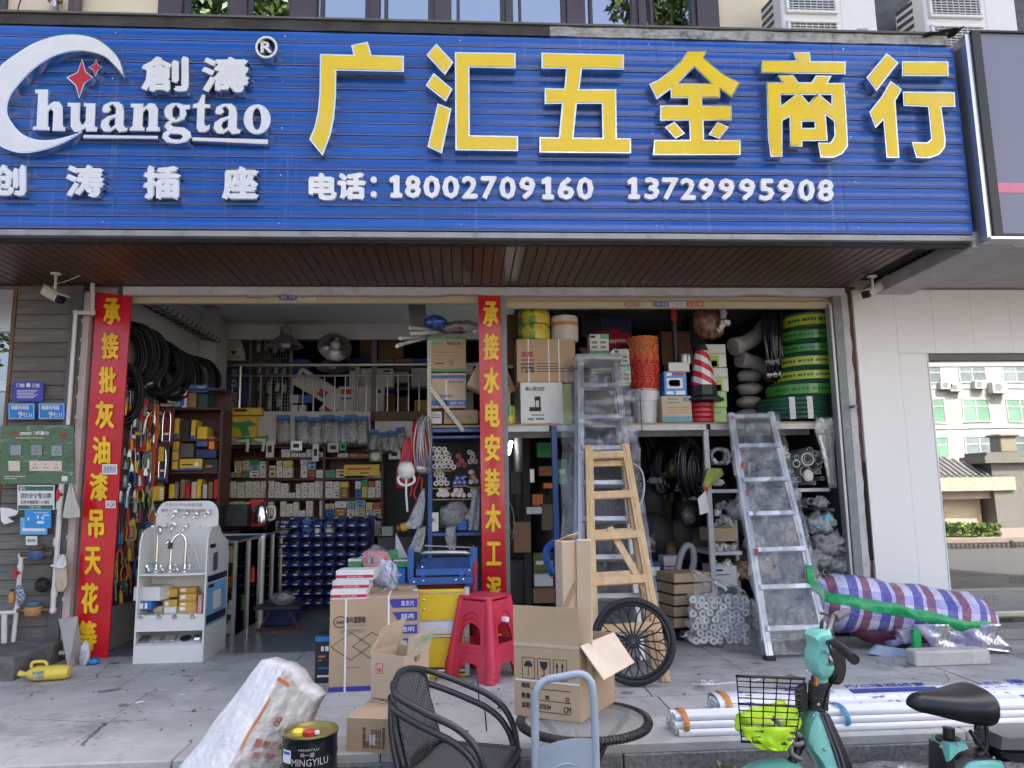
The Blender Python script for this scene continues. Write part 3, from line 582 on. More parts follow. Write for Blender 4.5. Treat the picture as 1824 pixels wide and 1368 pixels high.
# =================== red banners beside the bays
m_banner=M('red_gloss_banner',(.58,.012,.022),.16,var=.12,scale=4,dirt=.12,dirtcol=(.7,.25,.25),dscale=2.5,bump=.12,bscale=5)
m_bany=M('banner_yellow',(.88,.55,.01),.35)
def banner(lab,tl,tr,bl,br,y,chars,cb,name='red_banner'):
 a,b,c,d=P(*bl,y),P(*br,y),P(*tr,y),P(*tl,y)
 t=thing(name,lab,'banner',(a+b)/2)
 MB().slab(6,40,lambda s,q:(a*(1-s)+b*s)*(1-q)+(d*(1-s)+c*s)*q+Vector((0,.003*vn(s*2,q*9),0)),(0,.02,0)).build('board',m_banner,t,True,smooth='auto')
 for ch,(u0,v0,u1,v1)in zip(chars,cb):
  letter(ch,rectq(u0,v0,u1,v1,y-.008),m_bany,t,.004,.032,'character')
 return t
B1=[(184,531,215,578),(181,592,212,640),(176,653,208,701),(170,714,204,764),(165,777,197,827),(160,842,193,892),(158,908,186,958),(151,974,181,1024),(145,1038,176,1093),(141,1105,173,1160)]
b1=banner('tall red banner with yellow characters left of the left bay',(172,520),(234,527),(131,1167),(192,1172),-.02,'承接批灰油漆吊天花等',B1)
sticker(b1,182,827,209,845,-.032,m_paper,m_ink_b,False,'装修热线');sticker(b1,188,892,206,905,-.032,m_paper,m_ink_k,False,'134 2264')
B2=[(860,537,888,583),(861,594,889,642),(861,654,890,701),(864,713,890,761),(863,773,891,822),(863,834,891,884),(864,897,893,948),(866,965,893,1007),(866,1026,893,1072),(867,1090,894,1136)]
banner('tall red banner with yellow characters on the middle pillar between the bays',(852,527),(891,527),(861,1175),(905,1175),-.03,'承接水电安装木工泥工',B2)
struct(MB().bb((.16,.0,0),(.36,.12,3.0)).build('middle_pillar',m_steel))
# =================== ACROSS THE STREET (seen in the glass)
YW=.088
def across(u,v,dv):p=P(u,v,dv);return Vector((p.x,2*YW-p.y,p.z))
m_apt=M('apartment_wall',(.33,.33,.325),.85,var=.05,scale=.3,dirt=.25,dirtcol=(.4,.4,.38),dscale=.6)
m_wgreen=M('green_glass',(.15,.30,.21),.25,var=.2,scale=.8,rnd=.3)
m_wdark=M('dim_glass',(.16,.2,.22),.2,var=.3,scale=1,rnd=.3)
m_band=M('blue_grey_band',(.30,.38,.45),.7)
m_acw=M('white_ac_shell',(.48,.48,.47),.45,var=.03)
m_acg=M('ac_grille_dark',(.18,.18,.18),.6)
DA=46.0;A0=across(1640,700,DA)
def az(v):return across(1720,v,DA).z
apt=thing('apartment_building','pale apartment block with green window panes across the street, seen reflected in the glass','building',(30,A0.y,ZR))
ya=A0.y
MB().bb((2,ya-12,ZR),(75,ya,24)).build('wall',m_apt,apt,True)
MB().bb((1.5,ya-12.3,24),(75.5,ya+.3,24.5)).build('roof',m_band,apt,True)
sp=across(1735,700,DA).x-across(1655,700,DA).x
x0=across(1655,700,DA).x-2*sp
lev=[(az(681),az(651)),(az(751),az(712)),(az(815),az(778))]
st=lev[0][0]-lev[1][0]
lev=[(lev[0][0]+2*st,lev[0][1]+2*st),(lev[0][0]+st,lev[0][1]+st)]+lev+[(lev[2][0]-st,lev[2][1]-st)]
ww=2.0
win0=None
for li,(z0,z1)in enumerate(lev):
 MB().bb((2,ya,z0-.5),(75,ya+.05,z0-.38)).build('band',m_band,apt,True)
 for k in range(14):
  xx=x0+k*sp
  if not(3<xx<60):continue
  g=MB();g.bb((xx-ww/2-.08,ya,z0-.08),(xx+ww/2+.08,ya+.06,z0));g.bb((xx-ww/2-.08,ya,z1),(xx+ww/2+.08,ya+.06,z1+.08))
  for q in(-ww/2-.04,0,ww/2+.04):g.bb((xx+q-.04,ya,z0),(xx+q+.04,ya+.05,z1))
  g.bb((xx-ww/2,ya,z1-.55),(xx+ww/2,ya+.045,z1-.48))
  w_=g.build('window',m_acw,apt,True)
  for q in(0,1):MB().bb((xx-ww/2+q*ww/2+.045,ya+.004,z0+.003),(xx+q*ww/2-.045,ya+.02,z1-.003)).build('pane',m_wgreen if li>2 and hsh(k,li)>.25 else m_wdark,w_,True)
def acunit(p,lab,s=1.):
 t=thing('air_conditioner',lab,'air conditioner',p,0,'air conditioners on the apartment wall')
 MB().box((0,.2*s,.3*s),(.85*s,.4*s,.6*s),ch=.02).build('casing',m_acw,t)
 mb=MB();mb.lathe([(.0,.0),(.22*s,0),(.22*s,.01)],(-.12*s,.402*s,.3*s),16,rx(-pi/2));mb.build('fan_grille',m_acg,t)
 return t
for k,(u,v,lab)in enumerate([(1681,695,'small air conditioner under the left upper window in the reflection'),(1697,699,'second air conditioner beside the first under the left window in the reflection'),(1741,694,'small air conditioner under the right upper window in the reflection'),(1774,702,'tall air conditioner right of the others on the reflected wall')]):
 p=across(u,v,DA);acunit((p.x,ya,p.z),lab,1.35 if k==3 else 1.)
 # gatehouse with grey tiled hip roof, pillar and lantern
DG=20.0;g0=across(1640,900,DG);yg=g0.y
m_tile=M('grey_roof_tile',(.16,.16,.165),.7,var=.25,scale=8)
m_gate=M('gate_stone',(.36,.32,.25),.8,var=.08,scale=2)
gh=thing('gatehouse','small gatehouse with grey tiled hip roof across the street, seen reflected','building',(7,yg,ZR))
xr=across(1798,848,DG).x;zr0=across(1700,850,DG).z;zr1=across(1660,812,DG+1.5).z+.35;xl=xr-9.0
mb=MB();ys0,ys1=yg,yg-5.5;rx0,rx1=xl+2.75,xr-2.75;ym=(ys0+ys1)/2;zt_=zr0+1.5
vs=[(xl,ys0,zr0),(xr,ys0,zr0),(xr,ys1,zr0),(xl,ys1,zr0),(rx0,ym,zt_),(rx1,ym,zt_)]
mb.add(vs,[(1,0,4,5),(2,1,5),(3,2,5,4),(0,3,4),(0,1,2,3)]);rf=mb.build('roof',m_tile,gh,True)
for k in range(40):
 s=(k+.5)/40;xa=xl+s*9.0;tt=min(1,(xa-xl)/2.75,(xr-xa)/2.75);MB().tube([(xa,ys0+.01,zr0+.03),(xa,ys0+(ym-ys0)*tt,zr0+(zt_-zr0)*tt+.03)],.06,5).build('roof_tile_row',m_tile,rf,True)
mb=MB();mb.bb((xl-.1,ys1,zr0-.5),(xr+.1,ys0+.1,zr0-.02));mb.bb((xl+.3,ys1,zr0-.8),(xr-.3,ys0-.2,zr0-.5));mb.build('cornice',M('cornice_cream',(.30,.28,.23),.7),gh,True)
mb=MB();mb.bb((xr-2.2,ys1+.5,ZR),(xr-.8,ys0-.6,zr0-.8));mb.bb((xl+.8,ys1+.5,ZR),(xl+2.2,ys0-.6,zr0-.8));mb.bb((xl+2.2,ys1+.5,ZR),(xr-2.2,ys0-.7,.5));mb.build('wall',m_gate,gh,True)
MB().bb((xl+2.2,ys1+.6,.5),(xr-2.2,ys0-.8,zr0-.8)).build('window',M('gatehouse_glass',(.03,.04,.045),.15),gh,True)
pl=thing('gate_pillar','dark stone gate pillar with a lantern on top across the street, seen reflected','pillar',(across(1820,1000,19).x+.9,yg,ZR))
px_=pl.location.x;zp=across(1815,805,20).z
mb=MB();mb.bb((px_-.9,yg-1,ZR),(px_+1.5,yg,zp-.4));mb.bb((px_-1.25,yg-1.2,zp-.4),(px_+1.8,yg+.2,zp-.15));mb.bb((px_-1.1,yg-1.1,zp-.15),(px_+1.7,yg+.1,zp));mb.build('shaft',M('dark_granite',(.13,.125,.12),.5),pl,True)
mb=MB();lx=across(1804,800,20).x;mb.bb((lx-.3,yg-.8,zp),(lx+.3,yg-.2,zp+.6),.03);mb.bb((lx-.4,yg-.9,zp+.6),(lx+.4,yg-.1,zp+.7),.03);mb.build('lantern',M('lantern_glass',(.20,.185,.14),.4),pl,True)
# hedge, fence, kerbed verge
def leafcloud(pos,n,size,mats,name,parent=None,seed=1):
 r=random.Random(seed);mb=MB()
 for i in range(n):
  c=Vector(pos(r));a=Vector((r.gauss(0,1),r.gauss(0,1),r.gauss(0,1))).normalized();b=a.orthogonal().normalized();b=Matrix.Rotation(r.random()*6.3,3,a)@b;w=size*(.6+.8*r.random());cc=a.cross(b)
  mb.mi=r.randrange(len(mats));mb.add([c-b*w,c+cc*w*.42-b*.1*w,c+b*w,c-cc*w*.42-b*.1*w],[(0,1,2,3)])
 return mb.build(name,mats,parent,parent is not None)
ml1=M('leaf_dark',(.035,.075,.02),.5,var=.3,scale=3);ml2=M('leaf_mid',(.06,.12,.03),.5,var=.3,scale=3);ml3=M('leaf_yellowgreen',(.16,.2,.04),.5,var=.3,scale=3)
DH=15.5;h0=across(1690,980,DH);yh=h0.y;xh1=across(1782,955,DH).x;zh1=across(1720,936,DH).z;zh0=ZR+.12
hd=thing('hedge','clipped yellow green hedge in front of the gatehouse, seen reflected','hedge',(4,yh,zh0))
MB().bb((4,yh-1.1,zh0),(xh1-.08,yh-.06,zh1-.08)).build('stems',M('hedge_core',(.02,.035,.01),.9),hd,True)
leafcloud(lambda r:(r.uniform(8,xh1),yh-r.choice([0,0,r.random()*1.2])+r.gauss(0,.03),(zh1+r.gauss(0,.03))if r.random()<.4 else r.uniform(zh0,zh1)),9000,.06,[ml2,ml3,ml3,ml1],'foliage',hd,3)
struct(MB().bb((-30,yg-8,ZR),(40,yh+.5,zh0+.02)).build('verge',M('verge_brick',(.2,.16,.14),.85,var=.2,scale=6)))
fn=thing('street_fence','black metal railing along the far side of the street, seen reflected','fence',(17,yh+2.5,ZR))
yf=yh+2.5;zf1=across(1720,968,2*YW-yf).z
for k in range(130):
 xx=-8+k*.125;o=MB().bb((-.022,-.013,0),(.022,.013,zf1-ZR)).build('bar',M('fence_black',(.025,.025,.028),.5),fn);o.location=(xx,0,0)
for zz in(.12,zf1-ZR-.1):o=MB().bb((-8,-.02,zz),(8.2,.02,zz+.04)).build('rail',M('fence_black'),fn)
for k in range(7):o=MB().bb((-.035,-.035,0),(.035,.035,zf1-ZR+.06)).build('post',M('fence_black'),fn);o.location=(-8+k*2.7,0,0)
# a parked car beyond the gate
cp=across(1776,935,31);car=thing('parked_car','silver car parked beside the gatehouse, seen reflected','car',(cp.x,cp.y,ZR),radians(80))
mb=MB();prf=[(-2.1,.3),(-2.1,.75),(-1.5,.95),(-.9,1.42),(.7,1.45),(1.5,1.0),(2.1,.85),(2.15,.3)]
mb.prism([(x,-.85,z)for x,z in prf],(0,1.7,0));mb.build('body',M('silver_car_paint',(.45,.46,.47),.25,metal=.4),car,fix=True)
mb=MB();mb.prism([(-1.2,-.86,.98),(-.8,-.86,1.36),(.6,-.86,1.38),(1.25,-.86,1.0)],(0,1.72,0));mb.build('window',M('gatehouse_glass'),car,fix=True)
for sx in(-1.35,1.35):
 for sy in(-.8,.8):MB().cyl((sx,sy-.1,.32),(sx,sy+.1,.32),.32,n=16).build('wheel',M('black_rubber',(.02,.02,.02),.7),car)
 # street trees
m_bark=M('bark',(.09,.07,.05),.9,var=.4,scale=10,bump=.5)
def tree(p,h,rad,lab,seed,n=7000,lean=0,low=.42):
 t=thing('street_tree',lab,'tree',p,0,None);r=random.Random(seed)
 tk=MB();top=Vector((lean,0,h*.62));tk.tube(bez([(0,0,0),(lean*.3+.1,.05,h*.25),(lean*.7-.05,0,h*.45),top],4),[.2-.011*i for i in range(13)],8)
 tips=[]
 for k in range(11):
  a=k*2.4;z=h*(low+.03*k);q=Vector((lean*z/h+rad*.8*cos(a)*r.uniform(.6,1),rad*.8*sin(a)*r.uniform(.6,1),z+h*.16));s0=Vector((lean*z/h,0,z-h*.06));tk.tube(bez([s0,(s0+q)/2+Vector((0,0,.25)),q],3),[.07,.06,.05,.045,.035,.03,.02],5);tips.append(q);tips.append((s0+q)/2+Vector((0,0,.5)))
 tips.append(top+Vector((0,0,h*.2)));tk.build('trunk',m_bark,t,smooth=True)
 cl=[(q+Vector((r.gauss(0,.3),r.gauss(0,.3),r.gauss(0,.3))),rad*r.uniform(.28,.5))for q in tips for _ in(0,1)]
 def pos(r):
  c,ra=r.choice(cl);d=Vector((r.gauss(0,1),r.gauss(0,1),r.gauss(0,.8))).normalized();return c+d*ra*r.random()**.4
 leafcloud(pos,n,.13,[ml1,ml2,ml1,ml3],'crown',None,seed).parent=t
 return t
def tpos(u,D):q=P(u,20,2*YU-(-D));return q.x
for u,D,h,rad,lab,sd in[(1197,10,17,1.4,'tall street tree across the road, reflected in the upper right window',5),(372,10,17,1.5,'street tree across the road, reflected in the upper left windows',8),(497,10.5,17.5,1.1,'second street tree across the road, reflected in the upper left windows',11),(-60,13,9,2.0,'slim street tree across the road, reflected in the far left window',14)]:
 tree((tpos(u,D),-D,ZR),h,rad,lab,sd)
 # =================== LEFT OF THE SHOP
def edge_x(u,v,y=0.):return P(u,v,y).x
m_plank=M('weathered_plank',(.155,.145,.13),.7,var=.4,scale=3,stretch=(.8,1,12),rnd=.22,bump=.35,bscale=26,dirt=.5,dirtcol=(.05,.05,.048),dscale=4)
pw=thing('plank_cladding','grey weathered plank cladding on the wall left of the red banner','wall',(-3.5,0,0))
xl,xrr=edge_x(36,508),-3.27
MB().bb((xl,-.0,0),(xrr,.06,3.0)).build('backing',M('plank_backing',(.015,.014,.013),.9),pw,True)
for k in range(25):
 z0=3.0-(k+1)*.1195
 if z0<0:break
 o=MB().box((0,0,0),(xrr-xl-.004,.024,.1155),ch=.003).build('plank',m_plank,pw);o.location=((xl+xrr)/2+3.5,-.014+random.uniform(-.002,.002),z0+.06)
MB().bb((xl-.03,-.03,0),(xl-.002,.05,3.0),.003).build('edge_trim',M('brown_trim',(.18,.10,.05),.6,var=.3,dirt=.3),pw,True)
lw=thing('left_window','narrow strip of shop window with aluminium frame at the far left edge','window',(-4.1,0,0))
MB().bb((-5.2,.02,.4),(xl-.03,.026,2.93)).build('pane',GLASS('left_glass',.3,(.5,.55,.55),wav=.05),lw,True)
mb=MB();mb.bb((-5.2,-.03,2.62),(xl-.032,.03,2.97));mb.bb((-5.2,-.02,2.12),(xl-.032,.04,2.2));mb.build('frame',m_alu,lw,True)
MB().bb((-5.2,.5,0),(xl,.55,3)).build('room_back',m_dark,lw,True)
struct(MB().bb((-5.4,-.0,0),(xl-.03,.05,.4)).build('wall_base',m_plast))
m_dsteel=M('dark_grey_steel',(.10,.105,.11),.45,var=.2,dirt=.3)
struct(MB().bb((-3.268,-.07,0),(-3.172,.04,3.0),.004).build('steel_column',m_dsteel))
es=MB();es.slab(2,70,lambda s,t:(-3.17+.055*s,-.05,.02+2.93*t),(0,.06,0));es=es.build('edge_strip',M('pinkish_edge_strip',(.5,.42,.4),.7,var=.2,dirt=.4));struct(es)
for k in range(16):MB().box((-3.168,-.055,.3+k*.16),(.014,.012,.03)).build('mortar_blob',m_plast,es)
struct(MB().bb((-6.5,-.72,-.02),(-3.13,-.08,.16),.012).build('kerb_ledge',M('grimy_concrete',(.17,.165,.155),.9,var=.35,scale=5,bump=.6,bscale=25,dirt=.85,dirtcol=(.03,.03,.028),dscale=3)))
YB=-.085
def poster(name,lab,cat,u0,v0,u1,v1,mat,y=YB,th=.006,skew=0.):
 a,b,c,d=rectq(u0,v0,u1,v1,y);t=thing(name,lab,cat,(a+b)/2)
 MB().prism([a,b,c,d],(0,th,0)).build('plate',mat,t,True,fix=True);return t
def txt(t,body,u0,v0,u1,v1,mat,y=YB-.001,bold=0.,thick=.001):return letter(body,rectq(u0,v0,u1,v1,y),mat,t,thick,bold)
def bar(t,u0,v0,u1,v1,mat,y=YB-.001,name='printed_band',th=.0012):
 a,b,c,d=rectq(u0,v0,u1,v1,y);return MB().prism([a,b,c,d],(0,th*.8,0)).build(name,mat,t,True,fix=True)
m_pblue=M('sign_violet_blue',(.045,.05,.42),.35);m_sblue=M('sign_blue',(.02,.22,.62),.3);m_postb=M('poster_blue',(.03,.30,.72),.5,var=.2)
t=poster('notice_plate','violet blue notice plate with white text above the house number plates','notice',23,680,77,715,m_pblue)
txt(t,'门前',30,683,44,690,m_paper,bold=.03);txt(t,'三包',57,683,71,690,m_paper,bold=.03)
for k in range(6):bar(t,30,695+k*2.6,68-(k%3)*4,696+k*2.6,m_paper)
MB().lathe([(0,-.003),(.018,-.002),(.018,.001)],P(50.5,686,YB-.003),16,rx(pi/2)).build('emblem',m_paper,t,True)
for lab,u0,u1,num in(('left blue house number plate reading 116 on the plank wall',14,62,'116'),('right blue house number plate reading 117 on the plank wall',68,116,'117')):
 t=poster('house_number_plate',lab,'number plate',u0,718,u1,747,m_sblue)
 txt(t,'塘厦科苑路',u0+6,722,u0+38,730,m_paper,bold=.02);txt(t,'9',u0+19,733,u0+26,744,m_paper,bold=.02);txt(t,'号'+num.replace('1','１'),u0+27,735,u0+43,743,m_paper,bold=.02)
 for q in((u0+2,719.5,u1-2,720.2),(u0+2,744.8,u1-2,745.5),(u0+2,721,u0+2.7,744),(u1-2.7,721,u1-2,744)):bar(t,*q,m_paper)
def MARBLE():
 m,t,out=_base('green_marble');L=t.links.new;b=nd(t,"ShaderNodeBsdfPrincipled",i_Roughness=.3);L(b.outputs[0],out.inputs[0])
 tc=nd(t,"ShaderNodeTexCoord");mp_=nd(t,"ShaderNodeMapping");mp_.inputs['Rotation'].default_value=(0,.6,0);mp_.inputs['Scale'].default_value=(2,1,7);L(tc.outputs['Object'],mp_.inputs[0])
 n=nd(t,"ShaderNodeTexNoise",i_Scale=2.2,i_Detail=9.,i_Roughness=.65,i_Distortion=1.6);L(mp_.outputs[0],n.inputs['Vector'])
 r=nd(t,"ShaderNodeValToRGB");e=r.color_ramp.elements;e[0].position=.34;e[0].color=(.04,.09,.05,1);e[1].position=.75;e[1].color=(.42,.5,.38,1)
 for p,c in((.48,(.10,.19,.10,1)),(.56,(.07,.14,.08,1)),(.62,(.22,.32,.19,1))):q=e.new(p);q.color=c
 L(n.outputs['Fac'],r.inputs[0]);L(r.outputs[0],b.inputs['Base Color']);return m
t=poster('switch_display_board','green marbled board showing wall switches and sockets left of the red banner','display board',1,758,131,862,MARBLE(),th=.015)
ys_=YB-.001
m_swg=M('switch_grey',(.3,.32,.33),.4,metal=.2);m_swc=M('switch_cream',(.72,.6,.48),.4)
def sw(u,v,w,h,mat,kind):
 a,b,c,d=rectq(u-w/2,v-h/2,u+w/2,v+h/2,YB-.012);o=MB().prism([a,b,c,d],(0,.011,0)).build('wall_switch' if kind==0 else 'socket',mat,t,True,fix=True)
 if kind:
  for k in range(kind):
   cx=u-w/2+(k+.5)*w/kind
   for dx,dy in((-2.5,3),(2.5,3),(0,-3)):bar(o,cx+dx-.7,v+dy-1.3,cx+dx+.7,v+dy+1.3,m_ink_k,YB-.013,'slot')
 return o
for a in((28,802,19,18,m_swg,0),(65,802,19,18,m_swg,1),(101,803,19,18,m_swg,1),(25,830,20,18,m_swc,0),(81,830,57,18,m_swc,3)):sw(*a)
a_=lambda L:[P(u,v,ys_-.001)for u,v in L]
mb=MB();mb.prism(a_([(17,775),(24,767),(26,767),(20,775)]),(0,.001,0));mb.prism(a_([(24,771),(27,768),(33,775),(29,775),(26.5,771)]),(0,.001,0));mb.build('logo',m_ink_r,t,True,fix=True)
for q in((36,770,56,772),(36,773.5,56,774.5)):bar(t,*q,m_paper)
txt(t,'欧曼尔',64,768,88,775,m_paper,bold=.02);bar(t,60,767,60.5,776,m_paper);bar(t,28,779,77,781,M('gold_ink',(.5,.4,.15),.5))
mb=MB();mb.prism(a_([(107,768),(109,767),(113,780),(111,782)]),(0,.004,0));mb.prism(a_([(118,768),(116,767),(113.5,780),(115,782)]),(0,.004,0));mb.build('red_ribbon',m_ink_r,t,True,fix=True)
bar(t,8,848,45,849,m_paper);bar(t,8,852,30,853,m_paper);bar(t,110,848,120,857,m_paper)
m_green=M('sign_green',(.03,.16,.09),.5)
t=poster('safety_notice','white fire safety notice with dark green bands on the plank wall','notice',31,864,97,908,m_paper)
bar(t,33,866,95,874,m_green);bar(t,32,900,94,907,m_green);txt(t,'编号:',35,867,46,873,m_paper,YB-.003);txt(t,'消防安全整治牌',36,878,91,888,m_ink_k);txt(t,'东莞市塘厦镇三小场所',37,891,88,898,m_ink_k);txt(t,'二零二五年',51,901,73,906,m_paper,YB-.003)
t=poster('blue_poster','bright blue leaflet pasted below the fire safety notice','poster',44,909,91,941,m_postb,YB-.002,.003)
for q in((60,913,86,914),(66,918,69,924),(77,917,88,919),(66,928,78,933),(49,922,52,927),(74,920,78,925)):bar(t,*q,m_paper,YB-.004)
t=poster('blue_poster','torn blue leaflet partly under the other blue leaflet','poster',36,922,84,952,M('poster_pale_blue',(.15,.45,.78),.5,var=.2),YB+.002,.003);bar(t,40,940,80,946,m_paper,YB)
t=poster('paper_sticker','small white paper sticker below the blue leaflets','sticker',46,955,66,971,m_paper);txt(t,'便民开锁',49,960,63,966,m_ink_k)
q=[P(u,v,YB-.004)for u,v in((0,904),(16,905),(33,910),(28,918),(14,921),(20,926),(25,929),(8,934),(2,928))]
t=thing('torn_paper','torn white scraps of paper stuck on the planks at the far left','paper',q[4]);mb=MB();mb.prism(q,(0,.003,0));mb.build('scrap',m_paper,t,True,fix=True)
# pipes and meters
m_ppr=M('white_pvc_pipe',(.68,.66,.62),.4,var=.06,dirt=.3,dirtcol=(.35,.3,.25))
def pipe(name,lab,pts,r,y=-.09,mat=None,fit=()):
 w=[P(u,v,y)for u,v in pts];t=thing(name,lab,'pipe',w[0]);mb=MB()
 for a,b in zip(w,w[1:]):mb.cyl(a,b,r,n=10)
 mb.build('tube',mat or m_ppr,t,True,smooth='auto')
 for p,nx in zip(w[1:-1],w[2:]):
  f=MB();f.lathe([(0,-r*1.35),(r*.9,-r*1.2),(r*1.35,-r*.5),(r*1.35,r*.5),(r*.9,r*1.2),(0,r*1.35)],p,10);f.build('elbow',mat or m_ppr,t,True,smooth='auto')
 for(u,v),d in fit:
  p=P(u,v,y);f=MB();e=Vector((0,0,r*1.6))if d=='v' else Vector((r*1.6,0,0));f.cyl(p-e,p+e,r*1.3,n=10);f.build('coupling',mat or m_ppr,t,True,smooth='auto')
 return t
pipe('conduit_pipe','white pvc pipe with a bend beside the dark steel column',[(165,503),(165,557),(135,557),(121,757)],.017,-.11)
pipe('water_pipe','white water pipe running down from the switch board to the meters',[(110,862),(94,1087),(82,1087)],.019,-.12,None,[((106,900),'v'),((101,965),'v'),((97,1055),'v')])
pipe('water_pipe','white water pipe from the upper meter down to the ground bend',[(52,990),(38,990),(30,1085),(21,1164),(116,1163)],.017,-.12,None,[((36,1012),'v'),((34,1025),'v')])
pipe('water_pipe','short white pipe across the far left above the ledge',[(-10,1093),(34,1090)],.017,-.13)
pipe('water_pipe','short white upright pipe standing at the far left ledge',[(8,1094),(7,1181)],.02,-.16)
def meter(lab,u,v,body,lid):
 p=P(u,v,-.13);t=thing('water_meter',lab,'water meter',p)
 MB().lathe([(0,-.05),(.055,-.045),(.068,-.01),(.06,.02),(0,.025)],(0,0,0),16).build('body',body,t,smooth='auto')
 MB().lathe([(.045,.024),(.05,.035),(.05,.055),(.04,.06),(0,.06)],(0,0,0),16).build('lid',lid,t,smooth='auto')
 MB().cyl((-.12,0,-.01),(.12,0,-.01),.02,n=8).build('union',M('brass_grimy',(.16,.11,.06),.5,metal=.5),t,smooth='auto');return t
m_mblue=M('meter_blue',(.04,.08,.2),.45,dirt=.4);m_mor=M('meter_orange',(.45,.22,.07),.5,dirt=.4)
meter('blue water meter, upper of the two on the plank wall',66,985,m_mblue,M('meter_brown',(.12,.07,.04),.5));meter('orange bodied water meter with blue lid, lower on the plank wall',60,1085,m_mor,M('meter_lid_blue',(.08,.15,.25),.5))
m_valve=M('valve_red',(.5,.02,.02),.4)
for u,v,lab in((107,881,'red valve handle on the upper white pipe'),(32,1021,'red valve handle on the left white pipe')):
 t=thing('valve',lab,'valve',P(u,v,-.15));mb=MB();mb.cyl((-.005,-.01,0),(-.005,.03,0),.016,n=8);mb.box((-.012,-.012,0),(.02,.012,.075));mb.build('handle',m_valve,t)
def scrub(p,r,n=260):
 mb=MB();rr=random.Random(4)
 for i in range(n):
  d=Vector((rr.gauss(0,1),rr.gauss(0,1),rr.gauss(0,1))).normalized()*r*rr.uniform(.5,1);e=d.orthogonal().normalized()*r*.35;f=d.cross(e).normalized()*r*.35
  mb.tube([d+e,d*1.08+f,d-e],.0022,3,caps=False)
 return mb
t=thing('scouring_pad','black wiry scouring ball hanging on the plank wall','scourer',P(76,1042,-.11));scrub(None,.058).build('wire_ball',M('black_wire',(.03,.03,.03),.4),t)
def hang(name,lab,cat,top,pts,mat,y,th=.02,seed=1,nx=10,ny=14,amp=.012):
 """cloth or bag hanging: pts = outline rows (uL, uR, v) top to bottom"""
 t=thing(name,lab,cat,P(*top,y));n=len(pts)-1
 def fn(s,q):
  f=q*n;i=min(int(f),n-1);f-=i;a,b=pts[i],pts[i+1];uL=a[0]*(1-f)+b[0]*f;uR=a[1]*(1-f)+b[1]*f;v=a[2]*(1-f)+b[2]*f
  return P(uL*(1-s)+uR*s,v,y+amp*vn(s*5+seed,q*2.2,seed)+amp*.7*sin(s*9+q*3+seed))
 MB().slab(nx,ny,fn,(0,th,0)).build('sheet',mat,t,True,smooth=True);return t
m_dirtybag=M('dirty_white_plastic',(.55,.53,.49),.5,var=.2,dirt=.3,bump=.3,bscale=20)
hang('plastic_bag','dirty white plastic bag hanging on the upper white pipe','plastic bag',(126,860),[(124,128,860),(118,134,885),(114,141,905),(111,142,922),(112,134,923)],m_dirtybag,-.16,.015,3)
hang('plastic_bag','white plastic bag stuffed behind the pipe over a beige bag','plastic bag',(112,988),[(106,115,988),(98,118,1003),(88,117,1008),(100,112,1012)],M('white_bag',(.68,.68,.67),.4,bump=.3,bscale=20),-.17,.02,5)
hang('plastic_bag','beige crumpled bag hanging below the white bag','plastic bag',(108,1010),[(98,116,1009),(99,118,1030),(98,119,1045),(103,112,1054)],M('beige_bag',(.55,.46,.34),.6,bump=.3,bscale=20),-.15,.02,7)
def CHECK(name,c1,c2,sc,sz=None):
 m,t,out=_base(name);L=t.links.new;b=nd(t,"ShaderNodeBsdfPrincipled",i_Roughness=.9);L(b.outputs[0],out.inputs[0]);tc=nd(t,"ShaderNodeTexCoord")
 k=nd(t,"ShaderNodeTexChecker",i_Scale=sc);k.inputs['Color1'].default_value=c4(c1);k.inputs['Color2'].default_value=c4(c2);L(tc.outputs['Object'],k.inputs['Vector']);L(k.outputs[0],b.inputs['Base Color']);return m
hang('rag','blue and white checked rag hanging on the left pipe','rag',(34,1042),[(28,37,1043),(29,43,1052),(30,45,1062),(31,40,1076)],CHECK('checked_cloth',(.5,.55,.6),(.08,.16,.28),60),-.16,.012,9)
t=thing('small_bottle','small amber bottle with black cap hanging at the far left pipe','bottle',P(20,1073,-.15));MB().lathe([(0,0),(.022,0),(.024,.01),(.024,.055),(.01,.075),(.01,.085),(0,.085)],(0,0,0),12).build('body',M('amber_plastic',(.5,.25,.04),.3),t,smooth='auto');MB().lathe([(.013,.083),(.013,.1),(0,.1)],(0,0,0),10).build('cap',m_ink_k,t,smooth='auto')
# things on the ground by the banner foot
m_card=M('cardboard',(.47,.335,.21),.8,var=.07,scale=3,dirt=.16,dirtcol=(.34,.24,.15),dscale=2.5)
m_card2=M('cardboard_pale',(.56,.43,.30),.8,var=.06,scale=3,dirt=.12,dirtcol=(.4,.3,.2),dscale=2)
m_cardgrey=M('grey_board',(.42,.39,.36),.85,var=.08,scale=3,dirt=.2,dirtcol=(.3,.28,.25))
q=[G(121,1192),G(148,1181),P(138,1098,-.1),P(104,1104,-.1)]
t=thing('cardboard_sheet','grey cardboard sheet leaning against the foot of the left red banner','cardboard',q[0]);MB().prism(q,(-.004,.012,.004)).build('sheet',m_cardgrey,t,True,fix=True)
letter('招聘小工',[q[0]*.5+q[3]*.5+(q[1]-q[0])*.15,q[0]*.5+q[3]*.5+(q[1]-q[0])*.8,q[3]*.9+q[0]*.1+(q[1]-q[0])*.8,q[3]*.9+q[0]*.1+(q[1]-q[0])*.15],M('pencil',(.34,.31,.28),.9),t)
